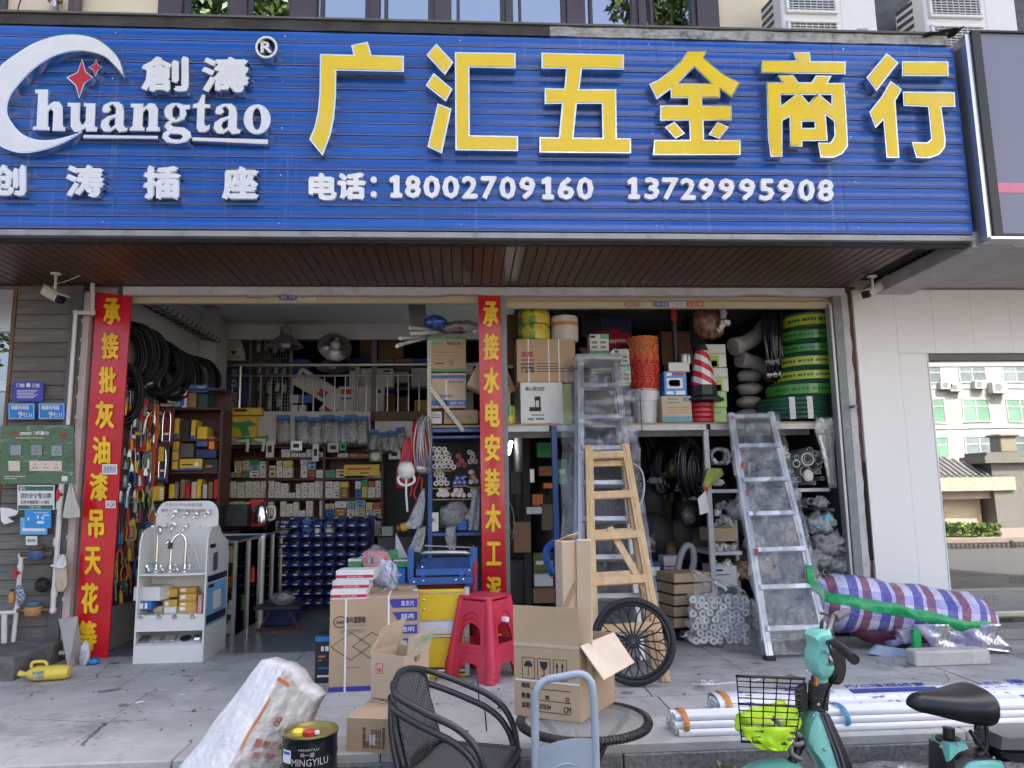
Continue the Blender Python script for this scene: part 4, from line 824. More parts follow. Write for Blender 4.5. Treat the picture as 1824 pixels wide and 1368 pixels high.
def lump(name,lab,cat,c,r,mat,seed,sx=1.,sy=1.,sz=1.,n=18,amp=.25,freq=2.2):
 t=thing(name,lab,cat,c);mb=MB()
 def fn(s,q):
  a=s*2*pi;b=(q-.5)*pi;d=Vector((cos(a)*cos(b),sin(a)*cos(b),sin(b)));k=r*(1+amp*vn(d.x*freq+seed,d.y*freq,d.z*freq)+amp*.4*vn(d.x*7+seed,d.y*7,d.z*7))
  p=Vector((d.x*k*sx,d.y*k*sy,d.z*k*sz+r*sz*.92));p.z=max(p.z,.002);return p
 mb.sheet(n,n//2+2,fn);mb.build('body',mat,t,smooth=True);return t
lump('rubbish_bag','white plastic bag with red and blue print at the foot of the left banner','plastic bag',G(150,1186),.07,M('printed_bag',(.55,.55,.58),.4,var=.4,scale=14,dirt=.9,dirtcol=(.35,.03,.1),dscale=9),2,.55,.4,1.3)
lump('shoe','blue rubber shoe lying at the foot of the left banner','shoe',G(166,1184),.05,M('blue_rubber',(.03,.2,.5),.4),5,.9,.6,.5)
# yellow jug on its side
t=thing('jerrycan','yellow plastic oil jug lying on its side by the ledge at the left','jug',G(78,1214)+Vector((0,.03,0)),radians(8))
m_jug=M('yellow_jug_plastic',(.75,.58,.08),.35,var=.08)
mb=MB();mb.lathe([(0,-.15),(.05,-.145),(.064,-.12),(.066,.06),(.05,.10),(.022,.125),(.02,.15),(0,.15)],(0,0,.05),16,Matrix.Rotation(-pi/2,3,'Y'),1.0,1.0);mb.v=[Vector((p.x,p.y,.05+(p.z-.05)*.75))for p in mb.v]
mb.build('body',m_jug,t,smooth='auto');MB().tube(bez([(-.1,0,.09),(-.09,0,.125),(-.02,0,.125),(.0,0,.1)],4),.011,6).build('handle',m_jug,t,smooth=True)
MB().cyl((-.15,0,.05),(-.175,0,.06),.02,n=10).build('cap',m_jug,t,smooth='auto');MB().box((-.03,-.062,.05),(.07,.006,.05)).build('label_patch',M('torn_label',(.3,.28,.2),.8,var=.5,scale=30),t)
# security cameras under the soffit
m_camw=M('camera_white',(.66,.64,.58),.4);m_camb=M('camera_black',(.012,.012,.013),.15)
def seccam(lab,um,vm,u0,v0,u1,v1,y0,y1,wire):
 p=G(um,vm,3.0);t=thing('security_camera',lab,'security camera',p)
 a,b=P(u0,v0,y0),P(u1,v1,y1);d=(b-a).normalized();Lc=(b-a).length
 s=d.cross(Vector((0,0,1))).normalized();w=s.cross(d)
 Rm=Matrix((s,d,w)).transposed();c=(a+b)/2
 MB().lathe([(0,0),(.04,0),(.036,-.012),(0,-.014)],p,16).build('mount',m_camw,t,True,smooth='auto')
 MB().tube([p,p+Vector((0,0,-.10)),c+w*.035],.011,8).build('bracket',m_camw,t,True,smooth=True)
 MB().box(c,(.075,Lc,.07),Rm,.012).build('housing',m_camw,t,True);MB().box(c+w*.042+d*.025,(.088,Lc+.03,.012),Rm,.004).build('sun_hood',m_camw,t,True)
 MB().box(b+d*.004,(.072,.035,.066),Rm,.01).build('front_glass',m_camb,t,True);MB().lathe([(0,.02),(.018,.02),(.02,0)],b+d*.022,12,Matrix((s,w,d)).transposed()).build('lens',m_camb,t,True)
 MB().tube(bez([P(*q,y0)for q in wire],5),.004,5).build('cable',m_camw,t,True);return t
seccam('white bullet security camera under the soffit above the plank wall',100,487,80,517,107,533,-.35,-.42,[(103,505),(120,500),(135,494),(143,490)])
seccam('white bullet security camera under the soffit above the white wall panels',1553,492,1566,510,1543,524,-.2,-.32,[(1553,503),(1562,507),(1570,500),(1580,488)])
# =================== INSIDE THE LEFT BAY
def prints(t,w,h,d,pr,zoff=0.):
 """flat prints on the front face: (kind, s0, t0, s1, t1, mat[, body]) in fractions of the face"""
 f=-d/2-.0006;groups={}
 for p in pr:
  k,s0,t0,s1,t1,mat=p[:6]
  q=[(-w/2+s0*w,f,t0*h+zoff),(-w/2+s1*w,f,t0*h+zoff),(-w/2+s1*w,f,t1*h+zoff),(-w/2+s0*w,f,t1*h+zoff)]
  if k=='t':letter(p[6],[(a,b-.0014,c)for a,b,c in q],mat,t,.0006,p[7]if len(p)>7 else 0.,world=False)
  else:groups.setdefault(mat.name,(mat,MB()))[1].prism(q,(0,-.0012,0))
 for mat,mb in groups.values():mb.build('print',mat,t,fix=True)
def pbox(name,lab,cat,u0,v0,u1,v1,y,d,mat,pr=(),group=None,rot=0.,ch=.004,tilt=0.):
 a,b=P(u0,v1,y),P(u1,v0,y);w,h=abs(b.x-a.x),abs(b.z-a.z)
 t=thing(name,lab,cat,((a.x+b.x)/2,y+d/2,a.z),(0,tilt,rot),group)
 MB().box((0,0,h/2),(w,d,h),ch=ch).build('body',mat,t)
 if pr:prints(t,w,h,d,pr)
 return t
m_boxw=M('white_box_card',(.68,.67,.64),.6,var=.06,rnd=.08);m_boxb=M('blue_box_card',(.03,.13,.42),.5,var=.08);m_boxy=M('yellow_box_card',(.68,.47,.05),.5);m_boxg=M('green_box_card',(.06,.30,.10),.5)
m_boxr=M('red_box_card',(.5,.03,.03),.5);m_boxk=M('black_box_card',(.02,.02,.022),.5);m_boxlb=M('light_blue_card',(.2,.42,.62),.5);m_cream_c=M('cream_card',(.62,.52,.36),.6);m_brownbox=M('brown_box_card',(.26,.15,.08),.7,var=.1);m_orange=M('orange_plastic',(.7,.2,.03),.45)
m_rwood=M('red_brown_wood',(.075,.024,.018),.5,var=.25,scale=4,stretch=(1,1,6))
m_stl=M('brushed_steel',(.5,.5,.5),.32,metal=.9,var=.1,scale=5,stretch=(6,6,.5))
# ---- mezzanine: railing, banner, boxes
rl=thing('mezzanine_railing','stainless steel railing along the mezzanine above the back shelves','railing',(-1.5,2.64,2.22))
yr=2.66
def rp(u,v):return P(u,v,yr)
xa,xb=rp(404,650).x,rp(770,650).x
MB().cyl((xa,yr,rp(580,650).z),(xb+.6,yr,rp(580,650).z),.025,n=10).build('handrail',m_stl,rl,True,smooth='auto')
MB().cyl((xa,yr,rp(580,669).z),(xb+.6,yr,rp(580,669).z),.014,n=8).build('rail',m_stl,rl,True,smooth='auto')
for k in range(19):
 x=rp(427+k*18.8,700).x;MB().cyl((x,yr,2.22),(x,yr,rp(580,669).z),.008,n=6).build('baluster',m_stl,rl,True)
for u in(427,636):x=rp(u,700).x;MB().cyl((x,yr,2.22),(x,yr,rp(580,650).z),.02,n=8).build('post',m_stl,rl,True)
MB().bb((rp(666,700).x-.03,yr-.02,2.22),(rp(666,700).x+.03,yr+.04,3.6)).build('post',m_dsteel,rl,True)
bn=thing('lighting_banner','dark violet vertical lamp brand banner with a pale round top behind the railing','banner',P(424,735,2.8))
q=rectq(404,640,441,742,2.8);MB().prism(q,(0,.01,0)).build('sheet',M('banner_violet',(.035,.03,.12),.5),bn,True,fix=True)
q=[P(404,642,2.795)]+[P(404+(35*sin(a)),642-48*(1-cos(a))*0-48*cos(a),2.795)for a in[pi/2*k/8 for k in range(8,-1,-1)]];MB().prism([P(404,642,2.795),P(437,642,2.795)]+[P(404+33*sin(pi/2*(1-k/8)),642-52*(1-sin(pi/2*(1-k/8))**2)**.5,2.795)for k in range(1,9)],(0,.008,0)).build('round_top',M('banner_cream',(.6,.54,.48),.5),bn,True,fix=True)
for k,ch in enumerate('公牛照明LED灯'):letter(ch,rectq(413,657+k*8.9,422,664.5+k*8.9,2.79),m_paper,bn,.001)
letter('BULL公牛',rectq(404,634,428,638,2.78),m_ink_k,bn,.001)
mb=MB();mb.prism([P(u,v,2.785)for u,v in((410,626),(413,624),(416,626),(419,624),(422,626),(419,629),(416,633),(413,629))],(0,.003,0));mb.build('emblem',m_ink_k,bn,True,fix=True)
# mesh display with bagged fittings
md=thing('mesh_display','white framed wire mesh display with bagged fittings behind the railing','display rack',P(482,735,3.1))
f3=MB()
for u in(444,517):a,b=P(u,742,3.1),P(u+3,592,3.1);f3.cyl((a.x,3.1,2.22),(b.x,3.1,b.z),.018,n=6)
a,b=P(446,596,3.1),P(519,596,3.1);f3.bb((a.x,3.08,a.z-.03),(b.x,3.12,a.z+.03));f3.build('frame',m_swg,md,True)
g=MB()
for k in range(15):a=P(448+k*4.9,742,3.12);g.bb((a.x-.0025,3.12,2.22),(a.x+.0025,3.124,P(480,600,3.12).z))
for k in range(26):z=2.24+k*.045;g.bb((P(446,700,3.1).x,3.124,z),(P(519,700,3.1).x,3.127,z+.004))
g.build('wire_mesh',m_stl,md,True)
m_bagclear=FILM('clear_bag',(.75,.78,.78),.18,.2,10,(1,1,1))
def bagpack(p,w,h,lab,group,mat_in,name='bagged_fitting'):
 t=thing(name,lab,'bag',p,0,group)
 MB().slab(4,5,lambda s,q:(w*(s-.5)*(1-.15*q),-.018*sin(pi*s)-.004,h*q),(0,.012,0)).build('bag',m_bagclear,t,smooth=True)
 mb=MB();mb.box((0,.0,h*.35),(w*.5,.012,h*.5),ry(.15));mb.build('contents',mat_in,t);return t
bp0=None
for k,(u,v)in enumerate([(459,630),(474,628),(490,632),(503,630),(460,668),(476,670),(492,668),(505,672),(462,700),(478,704),(494,700),(506,702),(462,730),(478,732),(496,728)]):
 p=P(u,v,3.05)
 if bp0 is None:bp0=bagpack(p,.085,.2,'clear bag with a white fitting on the mesh display, top row, first from the left','bagged fittings on the mesh display',m_boxw)
 else:dup(bp0,p,(0,0,random.uniform(-.3,.3)),'clear bag with a white fitting on the mesh display, '+['top','second','third','bottom'][0 if k<4 else 1 if k<8 else 2 if k<12 else 3]+' row, '+['first','second','third','fourth'][(k if k<12 else k-12)%4]+' from the left')
 # white and blue long boxes behind the railing
yb=3.0
def tiltbox(name,lab,cu,cv,wpx,hpx,ang,y,d,mat,pr=()):
 c=P(cu,cv,y);k=(y+6.3)/F_PX;w,h=wpx*k,hpx*k
 t=thing(name,lab,'box',c,(0,ang,0));MB().box((0,0,0),(w,d,h),ch=.004).build('body',mat,t)
 if pr:prints(t,w,h,d,pr,-h/2)
 return t
m_lredpr=M('box_red_print',(.4,.05,.05),.5)
tiltbox('lamp_box','long white lamp box leaning askew behind the railing',564,690,80,34,radians(32),3.0,.12,m_boxw,[('b',.62,.2,.8,.6,m_lredpr),('b',.08,.62,.2,.8,m_ink_k)])
tiltbox('lamp_box','white box leaning under the long lamp box behind the railing',592,722,26,40,radians(38),2.95,.1,m_boxw,[('b',.2,.1,.8,.3,m_lredpr)])
pbox('lamp_box','tall white lamp box with red stamp behind the railing','box',621,652,640,742,3.0,.2,m_boxw,[('b',.1,.9,.6,.97,m_lredpr)])
pbox('lamp_box','wide white lamp box with red logo low behind the railing','box',602,688,684,738,2.9,.12,m_boxw,[('b',.06,.72,.28,.9,m_lredpr),('b',.06,.55,.3,.6,m_ink_k),('b',.78,.75,.94,.88,m_ink_k)])
pbox('lamp_box','white box with small print standing behind the wide lamp box','box',642,656,700,690,3.1,.2,m_boxw,[('b',.7,.8,.92,.9,m_ink_k)])
pbox('blue_carton','blue carton behind the askew lamp box on the mezzanine','carton',520,640,552,680,3.3,.2,m_boxb)
pbox('small_box','small white box beside a blue one at the foot of the railing','box',516,703,532,718,2.8,.1,m_boxw);pbox('small_box','small blue box at the foot of the railing','box',533,703,556,718,2.8,.1,m_boxb)
pbox('small_box','white box left of two at the railing base','box',517,721,530,740,2.8,.1,m_boxw);pbox('small_box','white box right of two at the railing base','box',532,721,545,740,2.8,.1,m_boxw)
for k,(a,b,c,d,mt,lab)in enumerate([(640,598,672,640,m_brownbox,'brown carton high on the blue rack left of another'),(674,595,718,640,m_brownbox,'brown carton high on the blue rack on the right'),(672,640,700,648,m_boxg,'flat green box on the blue mezzanine rack'),(703,638,735,660,m_brownbox,'brown carton under the green box on the mezzanine rack'),(699,662,728,682,m_boxw,'white printed box on the mezzanine rack'),(732,655,762,690,m_boxw,'plain white carton at the right end of the mezzanine rack'),(684,702,704,738,m_brownbox,'upright brown roll box on the mezzanine floor'),(707,706,728,738,m_brownbox,'second upright brown box on the mezzanine floor'),(738,712,764,740,m_boxy,'orange yellow carton on the mezzanine floor')]):
 pbox('carton',lab,'carton',a,b,c,d,3.6-.02*k,.3,mt)
rk=thing('storage_rack','blue steel storage rack at the back of the mezzanine','rack',P(690,735,3.9));mb=MB();q0,q1=P(620,640,3.7).x,P(790,640,3.7).x
for v in(598,640,690):z=P(690,v,3.7).z;mb.bb((q0,3.62,z-.05),(q1,4.1,z-.004))
for u in(622,700,785):x=P(u,640,3.7).x;mb.bb((x-.025,3.6,2.22),(x+.025,3.65,3.58))
m_bluest=M('blue_steel',(.03,.10,.30),.4,var=.1,dirt=.15);mb.build('frame',m_bluest,rk,True)
# ceiling fittings and pendant lamps
def downlight(u,v,z,lab):
 p=G(u,v,z);t=thing('downlight',lab,'ceiling light',p);MB().lathe([(.05,-.001),(.085,-.012),(.095,-.002),(.095,0)],(0,0,0),20).build('rim',m_stl,t,smooth='auto');MB().lathe([(0,-.003),(.05,-.003)],(0,0,0),16).build('reflector',M('grey_reflector',(.25,.25,.25),.3),t)
downlight(378,547,3.277,'round recessed ceiling light near the left wall');downlight(418,584,3.277,'recessed ceiling light above the violet banner');downlight(597,584,3.277,'recessed ceiling light above the railing middle')
t=thing('ceiling_sensor','small white dome sensor on the ceiling edge','sensor',G(490,588,3.277));MB().lathe([(.06,0),(.055,-.015),(.02,-.04),(0,-.042)],(0,0,0),14).build('dome',m_boxw,t,smooth='auto')
m_lampal=M('lamp_aluminium',(.35,.34,.33),.35,metal=.8,var=.1)
def baylamp(u,v,y,s,lab,tilt,n):
 p=P(u,v,y);t=thing('bay_lamp',lab,'lamp',p,(tilt,0,0))
 MB().lathe([(.03*s,.2*s),(.06*s,.18*s),(.06*s,.1*s),(.1*s,.06*s),(.2*s,-.03*s),(.21*s,-.045*s),(.195*s,-.04*s),(.09*s,.05*s)],(0,0,0),28).build('shade',m_lampal,t,smooth='auto')
 MB().lathe([(0,-.06*s),(.05*s,-.05*s),(.07*s,-.01*s),(.05*s,.05*s)],(0,0,0),14).build('bulb',M('milk_glass',(.6,.6,.62),.2),t,smooth=True)
 MB().cyl((0,0,.19*s),(0,.0,.19*s+n),.008,n=6).build('rod',m_lampal,t);return t
baylamp(508,611,2.3,1.,'dull aluminium bay lamp with a wide shade hung left above the railing',.0,.18)
baylamp(597,615,2.45,.95,'round aluminium bay lamp facing the street above the railing',-.75,.12)
baylamp(592,650,2.75,.9,'dim glass bay lamp hung behind the handrail',-.2,.5)
MB().prism([P(726,540,.9),P(757,540,.9),P(760,592,.9),P(733,592,.9)],(0,.12,0)).build('ceiling_duct',M('olive_grey_panel',(.20,.20,.18),.6),None,fix=True);tag(bpy.data.objects['ceiling_duct'],'olive grey duct hanging from the ceiling left of the top cartons','duct')
# ---- hook rail with black cable coils on the left wall
hr=thing('hook_rail','wire hook rail on the left wall carrying black cable coils','hook rail',(-2.9,1.2,3.0))
mb=MB();mb.tube([(-2.93,.1,2.97),(-2.9,2.0,3.02)],.008,6);mb.build('rail',m_camb,hr,True)
for k in range(16):
 y=.16+k*.122;MB().tube(bez([(-2.93,y,2.975),(-2.8,y-.02,2.95),(-2.72,y-.03,2.93),(-2.7,y-.03,2.97)],3),.006,5).build('hook',m_camb,hr,True)
m_cable=M('black_cable',(.006,.006,.007),.45,var=.2,spec=.3)
def coil(name,lab,c,R,nturn,r,mat,rot,seed,sq=1.25,thick=.05,cat='cable coil',group=None,ties=2):
 t=thing(name,lab,cat,c,rot,group);rr=random.Random(seed);mb=MB()
 for k in range(nturn):
  Rk=R*rr.uniform(.82,1.06);ox,oy=rr.uniform(-.02,.02),rr.uniform(-thick,thick);ph_=rr.random()*6;n=22
  mb.tube([(ox+Rk*cos(2*pi*i/n),oy+.012*sin(4*pi*i/n+ph_),-R*sq+Rk*sq*sin(2*pi*i/n)+.01*rr.random())for i in range(n)],r,5,True)
 mb.build('windings',mat,t,smooth=True)
 for k in range(ties):
  a=rr.uniform(3.6,5.8);q=Vector((R*cos(a),0,-R*sq+R*sq*sin(a)));MB().box(q,(.03,thick*2.4,.05),ry(-a)).build('tie',m_boxw if k else m_swg,t)
 return t
for k,(u0,v0,u1,v1,mt,lab)in enumerate([(300,893,330,935,m_boxk,'black tool case under the side shelf, left one'),(332,898,362,940,M('dark_blue_case',(.02,.03,.07),.5),'dark blue tool case under the side shelf, middle one'),(364,900,393,945,m_boxk,'black tool case under the side shelf, right one'),(286,940,318,1000,m_brownbox,'brown carton low on the left wall'),(320,945,352,1005,m_boxk,'black crate low on the left wall'),(354,950,390,1010,m_boxr,'dim red box low on the left wall'),(288,1005,388,1080,m_boxk,'long black crate on the floor by the left wall')]):pbox('tool_case',lab,'case',u0,v0,u1,v1,1.15,.3,mt,[('b',.2,.4,.5,.5,m_boxw)]if k in(3,5)else())
cl=[(219,590,.25,.17,1.5),(238,585,.35,.20,1.4),(262,600,.55,.17,1.45),(285,618,.8,.21,1.2),(305,632,.95,.2,1.25),(325,640,1.2,.2,1.2),(345,646,1.45,.19,1.15),(362,652,1.65,.18,1.1),(225,660,.2,.13,1.9),(300,660,1.15,.15,1.7)]
nm=['nearest the red banner','second from the red banner','third along the hook rail','fourth along the hook rail, large','in the middle of the hook rail','right of the middle of the hook rail','near the far end of the rail','at the far end of the rail by the white column','hanging low beside the red banner','hanging lowest under the middle coils']
for k,(u,v,y,R_,sq)in enumerate(cl):
 coil('cable_coil','bundle of black cable '+nm[k],P(u,v-8,y),R_,26,.011,m_cable,radians(random.uniform(15,50)),k,sq)
 # ---- tool wall
tw=MB();tw.bb((-2.955,.1,.35),(-2.94,.95,2.25));struct(tw.build('tool_board',M('dim_tool_board',(.08,.08,.085),.7)))
def tool(kind,p,lab,mat):
 t=thing(('pliers','screwdriver','blister_card','scissors','spanner')[kind],lab,'tool',p,(0,random.uniform(-.12,.12),radians(55)),'hand tools hung on the left wall')
 if kind==0:
  for s in(-1,1):MB().tube(bez([(s*.012,0,-.02),(s*.03,0,-.08),(s*.02,0,-.15)],4),.009,6).build('handle',mat,t,smooth=True)
  mb=MB();mb.prism([(-.018,-.006,-.02),(.018,-.006,-.02),(.008,-.006,.045),(-.008,-.006,.045)],(0,.012,0));mb.build('jaw',m_stl,t,fix=True)
 elif kind==1:
  MB().lathe([(0,-.16),(.014,-.155),(.016,-.09),(.01,-.06),(.012,-.05),(0,-.05)],(0,0,0),8).build('handle',mat,t,smooth='auto');MB().cyl((0,0,-.05),(0,0,.06),.004,n=6).build('shaft',m_stl,t)
 elif kind==2:
  MB().box((0,0,-.06),(.075,.004,.18)).build('card',mat,t);MB().box((0,-.014,-.075),(.05,.024,.11),None,.01).build('blister',m_bagclear,t);MB().box((0,-.012,-.07),(.02,.01,.09)).build('item',m_stl,t)
 elif kind==3:
  for s in(-1,1):MB().tube([(s*.02+.016*cos(a),0,-.1+.024*sin(a))for a in[2*pi*i/10 for i in range(10)]],.005,5,True).build('handle',mat,t,smooth=True)
  mb=MB();mb.prism([(-.012,-.002,-.08),(.012,-.002,-.08),(.0,-.002,.06)],(0,.004,0));mb.build('blade',m_stl,t,fix=True)
 else:
  mb=MB();mb.box((0,0,-.06),(.014,.006,.17));mb.lathe([(.012,-.004),(.022,-.004),(.022,.004),(.012,.004),(.012,-.004)],(0,0,.035),10,rx(pi/2));mb.build('bar',m_stl,t)
 return t
tm=[m_ink_r,M('tool_yellow',(.7,.5,.03),.4),M('tool_blue',(.03,.12,.4),.4),M('tool_green',(.03,.2,.1),.4),m_ink_k,M('tool_orange',(.7,.22,.03),.4)]
tn=['red','yellow','blue','green','black','orange'];protos={};rr=random.Random(21)
kn=['pliers with %s handles hung on the tool wall beside the red banner','screwdriver with %s handle hung on the tool wall beside the red banner','blister pack on %s card hung on the tool wall beside the red banner','scissors with %s handles hung on the tool wall beside the red banner','steel spanner hung on the tool wall beside the red banner']
cnt=0
for row in range(11):
 for cix in range(11):
  if rr.random()<.12:continue
  y=.13+cix*.075+rr.uniform(-.02,.02);z=.55+row*.155+rr.uniform(-.03,.03);kd=rr.choice([0,0,1,1,2,2,3,4]);ci=rr.randrange(6);key=(kd,ci if kd<4 else 0);x=-2.93+rr.uniform(0,.07)
  if key not in protos:protos[key]=tool(kd,(x,y,z),kn[kd]%tn[ci]if kd<4 else kn[4],tm[ci]);tl_=protos[key]
  else:tl_=dup(protos[key],(x,y,z),(0,rr.uniform(-.15,.15),radians(rr.uniform(35,75))))
  tl_['label']=(('pliers with %s handles','screwdriver with %s handle','blister pack on %s card','scissors with %s handles','steel spanner')[kd]%((tn[ci],)if kd<4 else()))+' on the tool wall, '+ORD[11-row]+' row down, '+ORD[cix+1]+' across'
  cnt+=1
  # hacksaw display cards
def sawcard(lab,u0,v0,u1,v1,y,mat):
 t=pbox('saw_card',lab,'tool card',u0,v0,u1,v1,y,.02,mat,[('b',.3,.78,.7,.88,m_ink_k),('b',.3,.3,.7,.36,m_paper),('b',.1,.1,.9,.16,m_boxb)],None,0)
 a,b=P(u0,v1,y),P(u1,v0,y);w,h=b.x-a.x,b.z-a.z
 MB().tube(bez([(-w*.3,-.025,.06*h),(-w*.3,-.025,.8*h),(0,-.025,.95*h),(w*.3,-.025,.8*h),(w*.3,-.025,.06*h)],6),.007,6).build('saw_frame',m_chrome,t,smooth=True)
 return t
sawcard('tall orange red card with a hacksaw frame, upper one on the tool wall',254,720,283,800,.78,M('card_orange',(.6,.10,.03),.4));sawcard('orange red hacksaw card hanging below the upper one',248,800,276,868,.72,M('card_orange2',(.5,.06,.03),.4))
sawcard('dark red hacksaw card right of the orange cards',285,728,310,795,.85,M('card_darkred',(.16,.02,.03),.4));sawcard('yellow topped card with a long knife right of the orange cards',279,795,301,860,.8,M('card_black',(.05,.05,.06),.3))
pbox('yellow_card','yellow top of the hanging knife card on the tool wall','tool card',281,796,292,822,.775,.015,tm[1]);pbox('cutter_card','yellow card of small white cutters below the knife card','tool card',268,866,292,892,.8,.02,tm[1],[('b',.05,.1+.2*k,.3,.22+.2*k,m_paper)for k in range(4)]+[('b',.7,.1+.2*k,.95,.22+.2*k,m_paper)for k in range(4)])
# ---- side shelf with boxes
ss=thing('side_shelf','red brown wooden shelf on the left wall full of boxed tools','shelf',(-2.7,1.2,0));mb=MB();xs0,xs1=-2.955,P(392,800,1.0).x
for v in(692,726,782,840,893):z=P(330,v,.98).z;mb.bb((xs0,.98,z-.02),(xs1+.0,1.26,z))
mb.bb((xs1+.0,.98,1.15),(xs1+.02,1.26,P(330,726,.98).z-.021));mb.bb((xs0,1.26,1.15),(xs1+.02,1.275,P(330,692,.98).z));mb.build('carcass',m_rwood,ss,True)
S_=[(285,690,308,724,m_boxw,'white and blue boxed appliance on top of the side shelf, left one',[('b',.08,.25,.92,.62,m_boxlb),('b',.1,.82,.5,.95,m_ink_k)]),(309,690,322,724,m_boxlb,'blue photo side of the boxed appliance on the side shelf',[]),(323,692,333,726,m_boxw,'narrow white box beside the boxed appliance',[('b',.1,.1,.6,.4,m_boxb)]),(334,700,350,726,m_brownbox,'brown box on top of the side shelf',[]),(336,685,370,699,m_boxb,'dark blue carton with white letters on top of the side shelf',[('t',.5,.3,.9,.8,m_paper,'DVC')]),(352,702,370,727,M('dark_green_box',(.02,.05,.04),.5),'dark green carton beside the column',[]),(309,745,319,782,m_boxy,'yellow box with blue base on the side shelf, first',[('b',0,0,1,.25,m_boxb)]),(321,748,338,782,m_boxk,'black box between yellow boxes on the side shelf',[]),(339,748,348,785,m_boxy,'yellow box with blue base on the side shelf, second',[('b',0,0,1,.25,m_boxb)]),(350,760,369,795,m_boxy,'wide yellow box on the side shelf',[('b',0,0,1,.3,m_boxb)]),(371,778,382,800,m_orange,'orange drill case standing on the side shelf',[]),(305,786,318,838,m_boxy,'stack of small yellow boxes on the lower side shelf',[('b',0,.3,1,.36,m_boxb),('b',0,.64,1,.7,m_boxb),('b',0,0,1,.05,m_boxb)]),(319,817,360,838,m_boxy,'long yellow boxed wrench on the lower side shelf',[('b',0,0,1,.2,m_boxb),('b',.1,.45,.6,.55,m_ink_k),('b',.68,.35,.85,.7,m_paper)]),(320,790,345,815,M('tool_grey',(.1,.1,.11),.4),'dark grey boxed tool above the yellow wrench box',[]),(362,818,388,842,m_boxk,'black tool box with orange wrench picture',[('b',.15,.4,.6,.55,m_orange)]),(348,800,385,816,M('navy',(.02,.04,.12),.5),'navy case lying on the side shelf',[])]
for a,b,c,d,mt,lab,pr in S_:pbox('tool_box',lab,'box',a,b,c,d,1.0,.2,mt,pr)
for k in range(9):pbox('packet',['yellow','grey','brown','red','cream'][k%5]+' packet on the low side shelf, '+ORD[k+1]+' from the left','packet',300+k*10,862-(k%3)*4,309+k*10,888,1.0+.03*(k%2),.15,[tm[1],m_stl,m_brownbox,m_ink_r,m_cream_c][k%5],(),'packets on the low side shelf')
# ---- back wall shelving
YBK=2.5
bs=thing('back_shelf','dark red brown shelving across the back wall packed with small boxes','shelf',(-2.,YBK,0));mb=MB()
bx0,bx1=P(398,800,YBK).x,P(682,800,YBK).x
LV=[794,815,852,888,921,957]
for v in LV:z=P(540,v,YBK).z;mb.bb((bx0,YBK,z-.022),(bx1,YBK+.33,z))
for u in(398,476,577,681):x=P(u,850,YBK).x;mb.bb((x-.012,YBK-.002,.0),(x+.012,YBK+.33,P(540,794,YBK).z-.0225))
mb.bb((bx0,YBK+.332,0),(bx1,YBK+.345,2.10));mb.build('carcass',m_rwood,bs,True)
pb=MB();q=rectq(399,733,660,792,YBK-.03);pb.prism(q,(0,.012,0));pbo=pb.build('pegboard',M('white_pegboard',(.55,.55,.52),.6),bs,True,fix=True)
hl=MB()
for i in range(64):
 for jx in range(14):p=P(401+i*4.1,735+jx*4.2,YBK-.0305);hl.box(p,(.006,.0015,.006))
stuff(hl.build('peg_holes',m_ink_k,bs,True))
def switchbox():
 t=thing('switch_box','small white boxed switch stacked on the back wall shelves','box',(0,0,0),0,'white switch boxes on the back shelves')
 MB().box((0,.04,.5),(1,.08,1),ch=.02).build('carton',m_boxw,t)
 mb=MB();mb.box((-.15,-.001,.72),(.4,.002,.06));mb.box((.1,-.001,.4),(.25,.002,.22));mb.box((-.2,-.001,.25),(.2,.002,.05));mb.build('print',M('grey_print',(.22,.22,.24),.6),t);return t
sb0=switchbox();sb_used=[False]
pal=[m_boxw,m_boxy,m_cream_c,m_boxg,m_boxlb,m_brownbox,m_boxb,m_boxr,m_boxw,m_cream_c]
paln=['white','yellow','cream','green','light blue','brown','blue','red','white','cream']
cb0={}
def putbox(u0,v0,u1,v1,y,style,where=''):
 a,b=P(u0,v1,y),P(u1,v0,y);w,h=b.x-a.x,b.z-a.z;loc=((a.x+b.x)/2,y,a.z);ro=(0,0,rr.uniform(-.08,.08))
 if style=='w':
  if not sb_used[0]:sb0.location=loc;sb0.scale=(w,1,h);sb_used[0]=True;sb0['label']='white switch box, '+where
  else:dup(sb0,loc,ro,'white switch box, '+where,None,(w,1,h))
 else:
  ci=rr.randrange(len(pal));nm_=paln[ci]
  if ci not in cb0:
   t=thing('boxed_part',nm_+' box, '+where,'box',loc,ro,'assorted boxes on the back shelves, '+nm_);t.scale=(w,1,h)
   MB().box((0,.05,.5),(1,.1,1),ch=.02).build('carton',pal[ci],t);mb=MB();mb.box((0,-.001,.7),(.6,.002,.12));mb.box((.05,-.001,.3),(.4,.002,.2));mb.build('print',pal[(ci+3)%7]if ci%2 else m_ink_k,t);cb0[ci]=t
  else:dup(cb0[ci],loc,ro,paln[ci]+' box, '+where,None,(w,1,h))
